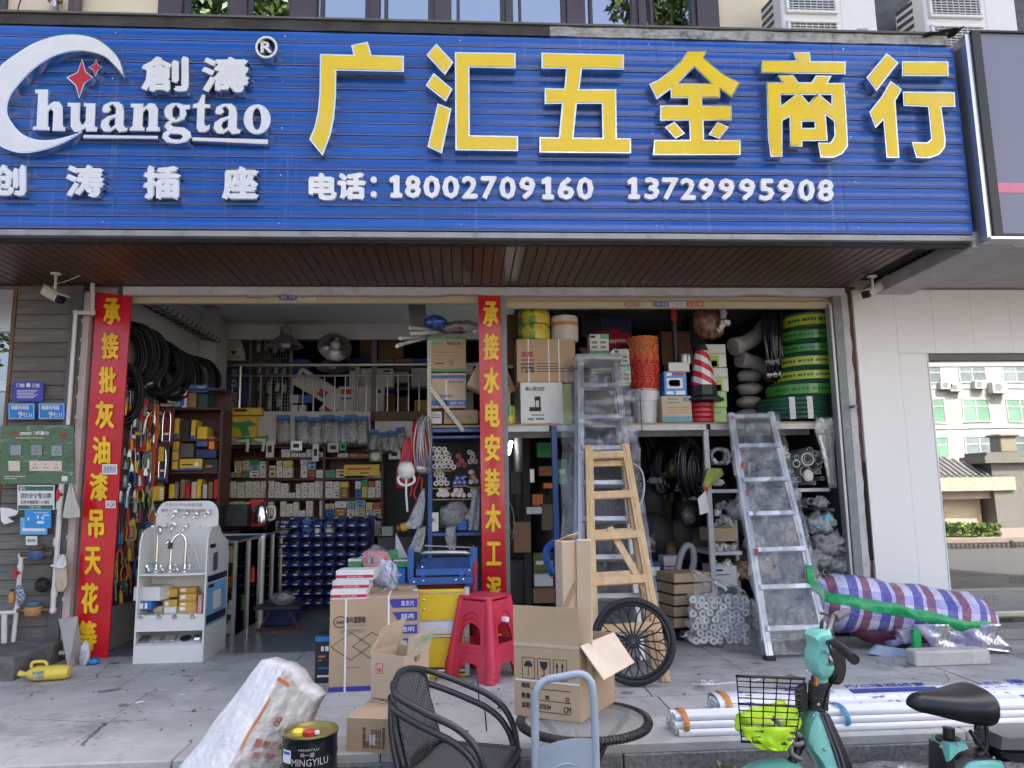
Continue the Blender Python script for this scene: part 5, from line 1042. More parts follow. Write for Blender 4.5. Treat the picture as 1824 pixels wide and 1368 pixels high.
def fill(u0,u1,vt,vb,style,wmin=9,wmax=14,hmin=9,hmax=16,dens=.93):
 u=u0+1;ci_=0;sec='left' if u1<480 else('middle' if u1<580 else 'right');lv_={814.5:'top',851.5:'second',887.5:'third',920.5:'fourth',900:'fourth'}.get(vb,'lowest')
 if vb==950:sec='middle'
 while u<u1-6:
  ci_+=1;ri_=0
  w=min(rr.uniform(wmin,wmax),u1-1-u);v=vb
  top=vt+rr.uniform(1,5)
  while v-top>6:
   h=min(rr.uniform(hmin,hmax),v-top)
   if h<5:break
   if rr.random()<dens:putbox(u,v-h,u+w-.7,v-.3,YBK+rr.uniform(.005,.05),style if style!='m' else('w' if rr.random()<.3 else 'm'),sec+' section of '+lv_+' back shelf, '+ORD[min(15,ci_)]+' pile, '+ORD[ri_+1]+' up'+('' if(u0 not in(640,578))or lv_!='lowest' else(' at right' if u0==640 else ' by divider')))
   else:break
   v-=h;ri_+=1
  u+=w
fill(476,577,853,887.5,'w');fill(476,577,889,920.5,'w',10,13,9,12);fill(399,476,853,887.5,'w',10,15);fill(399,476,816,851.5,'m',12,18);fill(477,577,816,851.5,'m',11,22,12,26);fill(578,680,816,851.5,'m',12,20,10,18,.8)
fill(578,680,853,887.5,'m',11,17,12,22);fill(578,680,889,920.5,'m',12,22,8,16);fill(490,577,922,950,'w',8,12,8,12);fill(640,680,922,956,'w',8,12,7,12);fill(578,640,924,956,'m',10,16,8,14);fill(500,577,797,814.5,'w',10,18,7,10);fill(600,660,800,814.5,'m',14,24,5,8);fill(399,470,889,900,'w',14,26,6,9)
pbox('yellow_box','long yellow box with dark print on the back wall shelf','box',612,827,676,848,YBK-.02,.1,m_boxy,[('b',.1,.55,.75,.7,m_ink_r),('b',.45,.2,.7,.3,m_ink_k)])
# hanging blister packs under the pegboard
def sock(p,lab):
 t=thing('socket_pack',lab,'blister pack',p,(0,0,0),'power strip packs on the pegboard')
 MB().box((0,0,.0),(.15,.01,.05)).build('header',m_boxb,t);MB().slab(4,4,lambda s,q:(.15*(s-.5),-.03*sin(pi*s)*sin(pi*min(1,q+.1))-.004,-.02-.30*q),(0,.012,0)).build('bag',m_bagclear,t,smooth=True)
 mb=MB();mb.box((0,.012,-.16),(.055,.02,.24),ry(.06));mb.build('power_strip',m_boxw,t)
 mb=MB()
 for k in range(5):mb.box((.0,-.002,-.075-k*.042),(.034,.008,.028),ry(.06))
 mb.build('sockets',M('socket_bluegrey',(.35,.42,.48),.4),t);return t
pk=None
for k,u in enumerate([505,537,562,583,596,611,625,645]):
 p=P(u,743+(k%3)*2,YBK-.08)
 if pk is None:pk=sock(p,'first power strip in a clear bag with blue header hanging on the pegboard')
 else:dup(pk,p,(0,rr.uniform(-.1,.1),0),ORD[k+1]+' power strip in a blue headed clear bag along the pegboard')
for k,(u,v,lab)in enumerate([(667,768,'bagged power strip hanging right of the pegboard, left of the row'),(684,772,'bagged power strip second in the group right of the pegboard'),(699,770,'bagged power strip third in the group right of the pegboard'),(713,764,'bagged power strip nearest the blue rack post')]):dup(pk,P(u,v,YBK-.2),(0,.15*(-1)**k,0),lab,None,(.7,1,.75))
pg=MB();pg.prism(rectq(668,750,735,800,YBK-.1),(0,.01,0));tag(pg.build('pegboard',M('white_pegboard'),None,fix=True),'white pegboard panel left of the blue rack post','pegboard')
t=pbox('drill_card','yellow card box with a green power drill picture by the column','box',402,741,458,779,YBK-.12,.06,m_boxy);
mb=MB();f_=YBK-.123;mb.prism([P(u,v,f_)for u,v in((409,748),(420,752),(432,752),(445,748),(458,757),(446,760),(441,760),(446,775),(430,778),(428,764),(414,760))],(0,.002,0));mb.build('print',m_boxg,t,True,fix=True)
pbox('yellow_box','flat yellow box with dark lettering on top of the drill card','box',400,726,466,740,YBK-.14,.12,m_boxy,[('b',.25,.5,.6,.8,m_ink_k)])
def trowel(lab,u,v,y,a):
 t=thing('trowel_gun',lab,'caulking gun',P(u,v,y),(0,a,0));mb=MB();mb.prism([(-.1,-.005,.03),(.06,-.005,.07),(.07,-.005,-.03),(-.04,-.005,-.02)],(0,.02,0));mb.build('card',m_boxg,t,fix=True);mb=MB();mb.prism([(-.08,-.02,.015),(.05,-.02,.025),(.045,-.02,-.12),(.015,-.02,-.12),(.02,-.02,-.015),(-.08,-.02,-.01)],(0,.012,0));mb.build('gun',m_boxw,t,fix=True)
trowel('white glue gun on green card hung below the pegboard, left one',437,786,YBK-.1,0);trowel('white glue gun on green card hung below the pegboard, right one',466,785,YBK-.1,.1)
for a in((473,785,488,815,m_boxw,'hanging white socket strip below the pegboard'),(517,785,538,803,m_stl,'silver foil packet hanging below the pegboard'),(556,790,568,822,m_boxw,'hanging narrow white packet with blue top'),(583,788,604,806,M('grey_disc_pack',(.4,.42,.38),.4),'round disc packet hanging below the pegboard'),(605,788,617,803,m_boxg,'small green packet hanging below the pegboard'),(658,792,680,822,M('olive_pack',(.2,.25,.12),.5),'olive packet with a round white disc near the shelf end'),(692,800,713,818,m_boxw,'white double socket packet right of the shelf')):
 pbox('hanging_packet',a[5],'packet',*a[:4],YBK-.12,.03,a[4],[('b',.25,.3,.75,.7,m_ink_k if a[4]is not m_boxk else m_paper)])
MB().lathe([(0,0),(.048,0),(.05,.01),(0,.012)],P(669,812,YBK-.14),18,rx(pi/2)).build('disc',m_boxw,bpy.data.objects['hanging_packet.005'],True)
# ---- counter goods, toolbox, kettle, tins
pbox('tool_case','black plastic tool case standing on the glass showcase','tool case',394,898,441,938,1.3,.15,m_boxk);pbox('red_box','red packaged kettle box behind the black case','box',443,889,470,938,1.5,.1,m_boxr,[('b',.5,.6,.8,.75,m_paper)])
t=thing('kettle','steel electric kettle with pale handle on the glass showcase','kettle',P(466,932,1.3));MB().lathe([(0,0),(.075,0),(.08,.02),(.06,.16),(.05,.18),(0,.185)],(0,0,0),20).build('body',m_chrome,t,smooth='auto');MB().tube(bez([(.06,0,.16),(.12,0,.15),(.12,0,.05),(.075,0,.03)],5),.012,7).build('handle',m_boxw,t,smooth=True);MB().lathe([(.02,.18),(.02,.2),(0,.205)],(0,0,0),10).build('lid',m_boxk,t);MB().cyl((-.06,0,.1),(-.1,0,.14),.018,.01,8).build('spout',m_chrome,t)
pbox('grey_radio','pale green grey box with slots on the counter','box',490,928,520,950,2.0,.1,M('pale_green_grey',(.4,.45,.36),.5),[('b',.1,.5,.9,.6,m_ink_k),('b',.1,.25,.9,.35,m_ink_k)])
for a in((537,925,561,948,m_boxb,'blue and white striped mug box on the bin rack'),(557,935,573,956,M('blue_tin',(.05,.1,.35),.4),'blue payment card stand on the bin rack'),(576,930,596,956,M('pay_green',(.03,.35,.08),.4),'green payment card stand on the bin rack')):
 pbox('card_stand',a[5],'sign',*a[:4],1.95,.03,a[4],[('b',.25,.3,.75,.7,m_paper)])
 # ---- glass showcases along the left
m_cglass=GLASS('counter_glass',.025,(.9,.94,.93),ior=1.1)
def showcase(lab,x1,y0,y1,h,cols):
 t=thing('glass_showcase',lab,'showcase',(x1-.2,(y0+y1)/2,0));mb=MB()
 for y in(y0,(y0+y1)/2,y1):
  for x in(x1-.4,x1):mb.bb((x-.014,y-.014,0),(x+.014,y+.014,h))
 mb.bb((x1-.41,y0,0),(x1+.01,y1,.06));mb.bb((x1-.41,y0-.01,h-.02),(x1+.012,y1,h));mb.build('frame',m_alu,t,True)
 for(ya_,yb_)in((y0,(y0+y1)/2),((y0+y1)/2,y1)):MB().bb((x1-.003,ya_+.016,.062),(x1+.003,yb_-.016,h-.022)).build('pane',m_cglass,t,True)
 MB().bb((x1-.385,y0-.003,.062),(x1-.016,y0+.003,h-.022)).build('pane',m_cglass,t,True)
 for k in(1,2,3):MB().bb((x1-.385,y0+.01,h*k/4-.004),(x1-.02,y1-.01,h*k/4+.004)).build('glass_shelf',M('shelf_glass_edge',(.3,.4,.38),.1,trans=.6),t,True)
 MB().bb((x1-.41,y0,h+.001),(x1+.013,y1,h+.012)).build('top',m_cglass,t,True)
 MB().bb((x1-.405,y0,.06),(x1-.395,y1,h-.02)).build('back_panel',M('dim_green_board2',(.16,.18,.17),.5),t,True);MB().bb((x1-.39,y1-.02,.06),(x1-.016,y1-.015,h-.02)).build('end_panel',M('dim_green_board',(.12,.14,.13),.5),t,True);return t
showcase('aluminium framed glass showcase nearer the street beside the white tap stand',-1.99,.42,1.22,.86,0);showcase('aluminium framed glass showcase behind the nearer one',-1.97,1.24,1.95,.88,0)
gp={}
cols_=[(m_boxy,'yellow'),(m_boxg,'green'),(m_boxr,'red'),(m_boxw,'white'),(m_boxlb,'pale blue'),(tm[5],'orange'),(m_stl,'silver')]
for k in range(150):
 y=rr.uniform(.48,1.9);lv=rr.randrange(4);z=.065 if lv==0 else .22*lv+.006
 if 1.19<y<1.28:continue
 ci=rr.randrange(7);s=rr.uniform(.8,1.9);loc=(-2.03-rr.uniform(.0,.22),y,z);ro=(0,0,rr.uniform(0,3))
 if ci not in gp:
  t=thing('small_packet','small '+cols_[ci][1]+' packet inside the glass showcases','packet',loc,ro,cols_[ci][1]+' packets in the showcases');mb=MB();mb.box((0,0,.04),(.07,.035,.08),ch=.006);mb.cyl((0,0,.078),(0,0,.1),.012,n=6);mb.build('body',cols_[ci][0],t);gp[ci]=t
 else:dup(gp[ci],loc,ro,None,None,(s,s,s))
 # ---- blue bin rack
def bin0():
 t=thing('parts_bin','open blue plastic parts bin in the rack before the back shelves','parts bin',(0,0,0),0,'blue parts bins in the rack')
 w,d,h=.112,.17,.075;mb=MB();mb.bb((-w/2,0,0),(w/2,d,.005));mb.bb((-w/2,0,.0),(w/2,.005,h*.55));mb.bb((-w/2,d-.005,0),(w/2,d,h))
 for s in(-1,1):mb.prism([(s*w/2-s*.005,0,0),(s*w/2-s*.005,d,0),(s*w/2-s*.005,d,h),(s*w/2-s*.005,.07,h),(s*w/2-s*.005,0,h*.55)],(s*.0049,0,0))
 mb.build('bin',M('bin_blue',(.012,.03,.19),.35),t,fix=True);MB().box((0,-.002,.018),(.045,.003,.014)).build('label',m_paper,t)
 mb=MB();r=random.Random(3)
 for k in range(24):mb.box((r.uniform(-.04,.04),r.uniform(.02,.14),.012+r.uniform(0,.035)),(.03,.008,.008),rz(r.random()*6)@rx(r.random()))
 mb.build('screws',M('dull_screws',(.12,.12,.12),.5,metal=.6,var=.4,scale=30),t);return t
br=thing('bin_rack','blue louvred rack holding rows of blue parts bins','rack',(-1.4,2.0,0));mb=MB();xx0=P(503,1000,2.15).x;xx1=P(662,1000,2.15).x;mb.bb((xx0-.02,2.2,0),(xx1+.02,2.23,1.0));mb.build('panel',M('rack_navy',(.012,.02,.09),.5),br,True)
B0=None
for r_ in range(9):
 for c_ in range(8):
  p=Vector((xx0+.06+c_*(xx1-xx0-.12)/7,2.0+.02*r_-.12,.90-r_*.102))
  if p.z<0:continue
  bl_='blue parts bin, '+ORD[r_+1]+' row down, '+ORD[c_+1]+' from the left'
  if B0 is None:B0=bin0();B0.location=p;B0['label']=bl_
  else:dup(B0,p,(.12,0,0),bl_)
for k in range(7):lump('screw_bag','small bag of bright screws on top of the blue bins, '+ORD[k+1]+' from the left','bag',(xx0+.13+k*.156,1.98,.98),.03,m_stl,k,1,1,.6,10)
# folding stool with crate under the counter end
t=thing('low_table','low wooden table with dark top before the blue bins','table',(P(497,1130,1.0).x,1.0,0));w_=.2
MB().box((0,0,.22),(.42,.24,.025)).build('top',m_boxk,t);
for s in(-1,1):mb=MB();mb.cyl((s*.08,0,.21),(s*.17,0,.02),.014,n=6);mb.build('leg',m_rwood,t)
MB().box((0,0,.012),(.42,.04,.024)).build('foot_bar',m_rwood,t)
pbox('crate','dark blue plastic crate behind the low table','crate',463,1072,525,1115,1.25,.3,M('crate_blue',(.015,.03,.16),.4));lump('clear_bag','crumpled clear bag on the low table','bag',(P(505,1065,1.0).x,1.0,.233),.08,m_bagclear,3,1.3,.7,.8)
# =================== MIDDLE: the blue rack left of the second banner
YK_=.30
zdk=P(1200,753,.12).z
rk2=thing('steel_rack','blue steel rack with cream perforated post beside the middle banner','rack',(0,.5,0))
def vpost(u0,u1,v0,v1,y,name,mat,par,d=.04):
 a,b=P(u0,v0,y),P(u1,v0,y);MB().bb((a.x,y,max(0,P(u0,v1,y).z)),(b.x,y+d,b.z),.003).build(name,mat,par,True)
m_creamst=M('cream_steel',(.55,.53,.44),.5,dirt=.2)
vpost(762,770,775,1100,YK_,'post',m_bluest,rk2);vpost(761,768,606,774,YK_,'post',m_creamst,rk2)
a=P(761,606,YK_);
for k in range(26):MB().box(P(764.5,613+k*6.2,YK_-.001),(.006,.002,.016)).build('slot',m_ink_k,rk2,True)
q0,q1=P(766,690,YK_-.01),P(826,768,YK_-.01);dd=(q1-q0);MB().box((q0+q1)/2,(dd.length,.006,.035),ry(-math.atan2(dd.z,dd.x))).build('brace',m_creamst,rk2,True)
for v0,v1,mt in((757,762,M('worn_plywood',(.38,.28,.18),.7)),(763,770,m_bluest),(776,781,m_bluest),(948,955,m_bluest)):
 a,b=P(770,v1,YK_),P(858,v0,YK_);MB().bb((a.x,YK_+.005,a.z),(.16,YK_+.55,b.z)).build('shelf_beam',mt,rk2,True)
a,b=P(770,891,YK_),P(858,888,YK_);MB().bb((a.x,YK_+.01,a.z),(.16,YK_+.5,b.z)).build('shelf',M('worn_plywood'),rk2,True)
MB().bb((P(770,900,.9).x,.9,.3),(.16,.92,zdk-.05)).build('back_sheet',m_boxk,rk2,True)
# cartons above it
pbox('carton','tan carton with green edges on top of the blue rack','carton',762,600,830,662,YK_+.03,.3,m_card,[('b',0,.93,1,1,m_boxg),('b',0,0,1,.08,m_boxg),('b',.1,.78,.4,.84,M('teal_ink',(.1,.4,.35),.6)),('t',.5,.76,.86,.85,m_ink_k,'电动工具',.02),('b',.18,.55,.8,.56,m_ink_k),('b',.18,.45,.8,.455,m_ink_k),('b',.18,.36,.8,.365,m_ink_k),('b',.18,.22,.42,.25,m_ink_k),('b',.55,.18,.68,.32,M('pale_ink',(.3,.22,.15),.8))])
pbox('carton','tan carton with blue bands and a white strap on the blue rack','carton',767,664,830,727,YK_+.03,.28,m_card2,[('b',.0,.84,1,.93,m_boxb),('b',0,.06,1,.22,m_boxb),('t',.5,.7,.92,.78,m_boxb,'家用 电器'),('t',.1,.28,.6,.38,m_boxb,'照明系列',.02),('t',.55,.1,.95,.18,m_paper,'品质 保证'),('b',.42,0,.46,1,m_paper)])
pbox('carton','white carton with a green edge behind the blue banded carton','carton',800,652,843,730,YK_+.35,.2,m_boxw,[('b',.5,.4,1,.8,m_boxg)])
pbox('carton','low tan carton with pale lettering on the rack deck','carton',791,730,851,755,YK_+.05,.25,m_card,[('t',.1,.35,.85,.6,M('olive_ink',(.25,.25,.15),.8),'建筑工具')])
pbox('carton','small white printed carton on the rack deck beside the post','carton',768,733,787,755,YK_+.06,.2,m_boxw,[('b',.1,.5,.9,.56,m_ink_k),('b',.1,.7,.9,.74,m_ink_k)])
tiltbox('carton','small brown carton tilted behind the middle banner',868,682,60,46,radians(28),.25,.25,m_card)
pbox('carton','tilted corner of a brown carton right of the middle banner','carton',893,655,917,700,.3,.2,m_card,[('b',.2,.3,.75,.34,m_ink_k),('b',.2,.45,.75,.49,m_ink_k)],None,.15,.004,radians(-22))
# tubes and mop heads on top
for k,(u0,v0,u1,v1)in enumerate([(708,615,760,602),(712,603,765,598),(730,584,790,590),(733,594,800,592),(707,617,735,606)]):
 a,b=P(u0,v0,YK_-.1-.02*k),P(u1,v1,YK_+.25);t=thing('plastic_tube','grey white plastic tube sticking out on the top cartons, '+ORD[k+1]+' of the bundle','tube',a);MB().cyl(a,b,.016,n=8).build('tube',m_boxw,t,True,smooth='auto')
t=lump('mop_bag','bag of blue tinsel mop heads on the topmost carton','bag',P(775,585,YK_),.09,M('blue_tinsel',(.06,.14,.5),.25,metal=.5,var=.8,scale=25,bump=.8,bscale=40),7,1.15,.8,.7)
lump('film_bundle','long clear plastic wrapped bundle lying over the top cartons','bag',P(822,594,YK_+.05),.10,m_bagclear,9,1.9,.7,.6)
lump('red_bundle','red bundle inside the clear wrap on the top cartons','bundle',P(815,594,YK_+.12),.05,m_boxr,11,1.3,.8,.7)
# adhesive tape rolls seen end on
def roll(c,r,L,m1,m2,lab,grp,ro=(0,0,0)):
 t=thing('tape_roll',lab,'roll',c,ro,grp);MB().lathe([(r*.42,.012),(r*.46,-.001),(r*.95,-.001),(r,.004),(r,L),(0,L)],(0,0,0),12,rx(-pi/2)).build('wrapper',m1,t,smooth='auto',fix=True);MB().lathe([(0,.012),(r*.43,.011)],(0,0,0),10,rx(-pi/2)).build('core',m2,t,fix=True);return t
m_rw=M('roll_white',(.66,.62,.58),.5,var=.08);m_rr=M('roll_red',(.42,.06,.06),.5);m_core=M('roll_core',(.12,.06,.05),.7);m_rp=M('roll_pink',(.66,.48,.40),.5);m_rb=M('roll_blue',(.03,.09,.4),.35)
def rolls(u0,u1,vb,n,rows,m1,m2,what,wpx=9.2,y=.34):
 p0=None
 for r_ in range(rows):
  k=n-(r_%2 if r_ else 0)-(r_//2 if r_>1 else 0)
  for c_ in range(k):
   u=u0+(c_+.5+(.5 if r_%2 else 0))*(u1-u0)/n;v=vb-wpx*.5-r_*wpx*.86
   p=P(u+rr.uniform(-.6,.6),v+rr.uniform(-.6,.6),y+rr.uniform(-.03,.04));lab=what+', row '+['one','two','three','four','five','six'][r_]+' up, '+ORD[c_+1]+' from the left'
   if p0 is None:p0=roll(p,wpx*.5*6.6/F_PX,.2,m1,m2,lab,'tape rolls on the blue rack')
   else:dup(p0,p,(rr.uniform(-.06,.06),0,rr.uniform(-.12,.12)),lab)
rolls(770,812,836,5,5,m_rw,m_core,'white roll end, upper left heap');rolls(812,832,833,2,4,m_rr,m_core,'red roll end, upper middle heap');rolls(832,852,826,2,3,m_rp,m_core,'pink roll end, upper right heap')
rolls(772,800,866,3,4,m_rw,m_core,'white roll end, middle left box');rolls(806,832,864,3,2,m_rb,m_rw,'blue wrapped roll, middle box');rolls(834,852,862,2,3,m_rp,m_rw,'pink roll end, middle right box')
rolls(778,800,886,3,2,m_rw,m_rw,'white roll end, lower left box');rolls(803,830,886,3,2,m_rw,m_rw,'white roll end, lower middle box');rolls(832,851,886,2,2,m_rw,m_rw,'white roll end, lower right box');rolls(828,848,926,2,2,m_rp,m_rw,'pink roll end, bottom right box')
for k,(u0,v0,u1,v1,lab)in enumerate([(768,837,804,839,'upper left'),(806,838,834,866,'upper middle'),(770,868,802,870,'middle left'),(834,866,853,868,'middle right')]):
 a,b=P(u0,v1,YK_+.02),P(u1,v0,YK_+.02);t=thing('carton_tray','cut cardboard tray holding rolls, '+lab+' on the blue rack','tray',a);MB().bb((a.x,YK_+.02,a.z-.004),(b.x,YK_+.4,a.z+.004)).build('base',m_card,t,True)
pbox('leaflet_box','white card box with blue letter on the bottom rack shelf','box',768,913,781,947,YK_,.1,m_boxw,[('t',.1,.5,.6,.72,m_boxb,'K',.04)])
lump('film_scraps','heap of clear bags and white caps on the bottom rack shelf','bag',P(810,945,YK_+.1),.14,FILM('milky_film',(.7,.72,.75),.55,.3,16,(1,1,1)),15,1.,.7,.95,22,.5,3)
hang('clear_bag','clear bag hanging down from the bottom rack shelf','bag',(803,935),[(795,812,938),(792,813,955),(797,812,975),(803,810,982)],MATS['milky_film'],YK_-.03,.01,4)
hang('clear_bag','grey clear bag hanging beside the middle banner on the rack','bag',(848,870),[(845,854,868),(838,854,900),(834,854,930),(834,852,945)],MATS['milky_film'],YK_-.02,.01,6)
pbox('blue_packet','blue packet among the film scraps on the bottom rack shelf','packet',815,927,832,945,YK_+.02,.08,m_boxb)
# hanging from the rack post
coil('wire_coil','red and grey wire coil hanging at the top of the rack post',P(748,752,.15),.12,12,.006,M('red_wire',(.55,.03,.03),.3),radians(70),31,1.7,.03)
coil('wire_coil','grey clear wire coil hanging beside the red coil',P(755,745,.12),.13,10,.006,M('grey_wire',(.4,.4,.41),.3,metal=.3),radians(75),32,1.8,.03)
hang('red_bag','red mesh bag hanging left of the rack post','bag',(728,778),[(723,731,779),(717,737,795),(714,746,815),(706,742,835),(706,730,860),(708,725,870)],M('red_bag_cloth',(.40,.02,.04),.35,bump=.4,bscale=30),.2,.06,3)
t=thing('work_lamp','white round caged work lamp with a long white tube hanging by the rack','lamp',P(724,835,.08));MB().lathe([(0,-.085),(.06,-.07),(.075,-.03),(.07,.02),(.05,.05),(0,.055)],(0,0,.0),18,rx(.5)).build('head',m_boxw,t,smooth=True);MB().tube([(.07*cos(a),-.01,-.09+.05*sin(a))for a in[2*pi*i/16 for i in range(16)]],.012,6,True).build('guard',m_boxw,t,smooth=True)
MB().tube(bez([(0,-.02,-.09),(.0,-.02,-.2),(.012,-.02,-.36)],4),.009,7).build('tube',m_boxw,t,smooth=True)
t=thing('red_rope','red rope with white hook hanging along the rack post','rope',P(748,815,.14));MB().tube(bez([P(752,815,.14),P(746,850,.12),P(737,880,.12),P(748,890,.12),P(752,850,.13)],6),.008,6).build('strand',m_ink_r,t,True,smooth=True);MB().tube(bez([P(722,850,.1),P(733,865,.1),P(730,885,.1)],5),.007,6).build('strand',m_ink_r,t,True,smooth=True)
hang('clear_bag','clear bag of white cable ties hanging by the rack post','bag',(755,870),[(752,756,870),(740,757,895),(728,754,925),(722,752,935),(728,745,942)],MATS['milky_film'],.1,.03,8)
hang('clear_bag','second bag of pale cable ties hanging lower by the rack post','bag',(752,938),[(746,758,938),(738,757,955),(728,752,978),(732,748,984)],MATS['milky_film'],.12,.03,12)
t=thing('drink_bottle','brown drink bottle lying on boxes left of the rack','bottle',P(707,942,.6),(0,radians(78),0));MB().lathe([(0,0),(.035,0),(.037,.02),(.037,.12),(.03,.15),(.014,.19),(.014,.21),(0,.21)],(0,0,-.0),14).build('body',M('cola_plastic',(.22,.07,.02),.15),t,smooth='auto');MB().lathe([(.038,.04),(.038,.1)],(0,0,0),14).build('wrapper',m_boxy,t);
pbox('carton','dark counter of stacked boxes behind the hanging bags','carton',672,955,760,1010,.75,.3,m_boxk)
pbox('tin_box','grey green box on the dark boxes left of the rack','box',680,938,700,955,.76,.15,M('grey_green',(.2,.24,.22),.5))
# =================== RIGHT BAY: display deck and its goods
dk=thing('display_deck','long plank deck on white steel angles across the right bay','shelf',(1.8,.3,0))
MB().bb((.2,.10,zdk-.018),(3.22,.72,zdk),.003).build('plank',M('worn_plywood'),dk,True)
m_wst=M('white_steel',(.55,.55,.54),.5,dirt=.3,dirtcol=(.3,.28,.25))
for u0,u1 in((896,978),(992,1258),(1266,1474)):
 a,b=P(u0,766,.09),P(u1,766,.09);MB().bb((a.x,.085,zdk-.068),(b.x,.1,zdk-.0185)).build('angle',m_wst,dk,True)
MB().bb((.2,.5,zdk-.09),(3.22,.54,zdk-.03)).build('cross_bar',m_wst,dk,True)
vpost(1253,1262,764,1135,.105,'post',m_wst,dk,.04);vpost(982,992,757,1140,.105,'post',m_bluest,dk,.04);vpost(1306,1312,905,1130,.45,'post',m_wst,dk,.03)
for u0,u1,v in((1264,1318,872),(1266,1322,983),(1412,1478,870)):a,b=P(u0,v,.13),P(u1,v,.13);MB().bb((a.x,.13,a.z-.03),(b.x,.7,a.z)).build('shelf',m_wst,dk,True)
def TAPE(name,a,b,c):
 m,t,out=_base(name);L=t.links.new;bs_=nd(t,"ShaderNodeBsdfPrincipled",i_Roughness=.25);L(bs_.outputs[0],out.inputs[0]);tc=nd(t,"ShaderNodeTexCoord")
 n=nd(t,"ShaderNodeTexNoise",i_Scale=9.,i_Detail=3.);L(tc.outputs['Object'],n.inputs['Vector']);r=nd(t,"ShaderNodeValToRGB");e=r.color_ramp.elements;e[0].position=.42;e[0].color=c4(a);e[1].position=.5;e[1].color=c4(b);q=e.new(.62);q.color=c4(b);q=e.new(.68);q.color=c4(c);L(n.outputs['Fac'],r.inputs[0]);L(r.outputs[0],bs_.inputs['Base Color']);return m
m_tape=TAPE('leafy_wrap',(.10,.28,.04),(.62,.52,.06),(.7,.35,.04))
def drumroll(lab,u0,u1,vt,vb,y,mat,rib=False,name='rope_reel'):
 a,b=P(u0,vb,y),P(u1,vt,y);r=(b.x-a.x)/2;h=b.z-a.z;t=thing(name,lab,'reel',((a.x+b.x)/2,y+r,a.z));pr=[(0,0),(r*.9,0)]
 n=14
 for k in range(n+1):pr.append((r*(.965+.035*sin(pi*k/n)**.5 if 0<k<n else .95)*(1 if k%2 else .985),h*k/n))
 pr+=[(r*.5,h),(r*.45,h*.9),(0,h*.9)];MB().lathe(pr,(0,0,0),30).build('body',mat,t,smooth='auto');return t,r,h
drumroll('leaf printed yellow green rope reel, lower of two on the brown carton',925,983,576,604,.16,m_tape);drumroll('leaf printed yellow green rope reel, upper of two under the shutter',925,983,548,575,.16,m_tape)
drumroll('leaf printed yellow reel on the deck beside the middle banner',896,918,722,754,.14,m_tape)
t,r,h=drumroll('white rope reel with an orange band beside the leafy reels',984,1033,560,605,.2,M('white_rope',(.62,.60,.56),.6,var=.1,scale=20));MB().lathe([(r*1.005,h*.6),(r*1.01,h*.61),(r*1.01,h*.74),(r*1.005,h*.75)],(0,0,0),30).build('band',M('orange_band',(.6,.25,.06),.5),t)
pbox('carton','wide brown carton with red brand characters and three white straps on the deck stack','carton',921,604,1024,681,.13,.35,m_card,[('t',.08,.58,.28,.72,M('faded_red_ink',(.45,.07,.04),.7),'东成',.02),('b',.08,.5,.3,.53,M('faded_red_ink')),('t',.07,.38,.3,.45,m_ink_k,'J1G-FF05-355',.02),('t',.07,.3,.3,.365,m_ink_k,'型材切割机',.02),('t',.07,.22,.3,.29,m_ink_k,'１台/箱',.02),('b',.34,.42,.7,.435,m_ink_k),('b',.34,.36,.72,.375,m_ink_k),('b',.34,.3,.85,.315,m_ink_k),('b',.34,.24,.95,.255,m_ink_k),('b',.19,0,.21,1,m_paper),('b',.535,0,.555,1,m_paper),('b',.71,0,.73,1,m_paper)])
t=pbox('carton','white carton with a black saw drawing under the brown carton','carton',928,681,1002,755,.13,.35,m_boxw,[('t',.12,.8,.4,.89,m_ink_k,'弘正',.03),('t',.4,.85,.56,.89,m_ink_k,'HOM',.03),('t',.4,.8,.56,.84,m_ink_k,'ZEN',.03),('b',.2,.3,.48,.4,m_ink_k),('b',.43,.4,.47,.56,m_ink_k),('b',.33,.56,.47,.66,m_ink_k),('b',.34,.4,.36,.56,m_ink_k),('b',.25,.2,.55,.22,m_ink_k),('b',.16,.1,.3,.13,m_ink_k),('b',.36,.1,.55,.13,m_ink_k)])
pbox('carton','lime green carton side edge beside the white saw carton','carton',1003,684,1018,755,.16,.3,M('lime_card',(.35,.5,.08),.5))
pbox('carton','small tan carton above the leafy reel beside the banner','carton',896,699,909,722,.16,.2,m_card);pbox('carton','dim brown carton in the shade right of the banner','carton',896,602,915,650,.7,.2,m_brownbox)
gw=[('b',0,0,1,.13,m_boxg),('b',.05,.8,.3,.92,m_ink_k),('b',.1,.5,.4,.62,M('grey_print')),('b',.55,.5,.85,.62,M('grey_print')),('b',.1,.25,.4,.38,M('grey_print')),('b',.55,.25,.85,.38,M('grey_print')),('b',.55,.75,1,1,M('mint_green',(.1,.45,.25),.5))]
pbox('lock_box','white and green lock box on top behind the tall ladder','box',1051,595,1084,629,.3,.15,m_boxw,gw);pbox('lock_box','white and green lock box behind the head of the tall ladder','box',1052,629,1092,665,.3,.15,m_boxw,gw)
pbox('lock_box','white and green lock box right of the tall ladder head, upper','box',1094,622,1121,653,.28,.15,m_boxw,gw[:6]);pbox('lock_box','white and green lock box right of the tall ladder, lower','box',1097,653,1124,685,.28,.15,m_boxw,gw)
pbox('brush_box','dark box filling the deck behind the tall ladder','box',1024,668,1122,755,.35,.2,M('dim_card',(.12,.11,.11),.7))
lump('red_pack','stack of dark red plastic wrapped sheets behind the lock boxes','bundle',P(1090,630,.6),.16,M('wrapped_red',(.25,.02,.03),.15,var=.3,scale=8,bump=.5,bscale=15),3,1.25,.6,.8,20,.12)
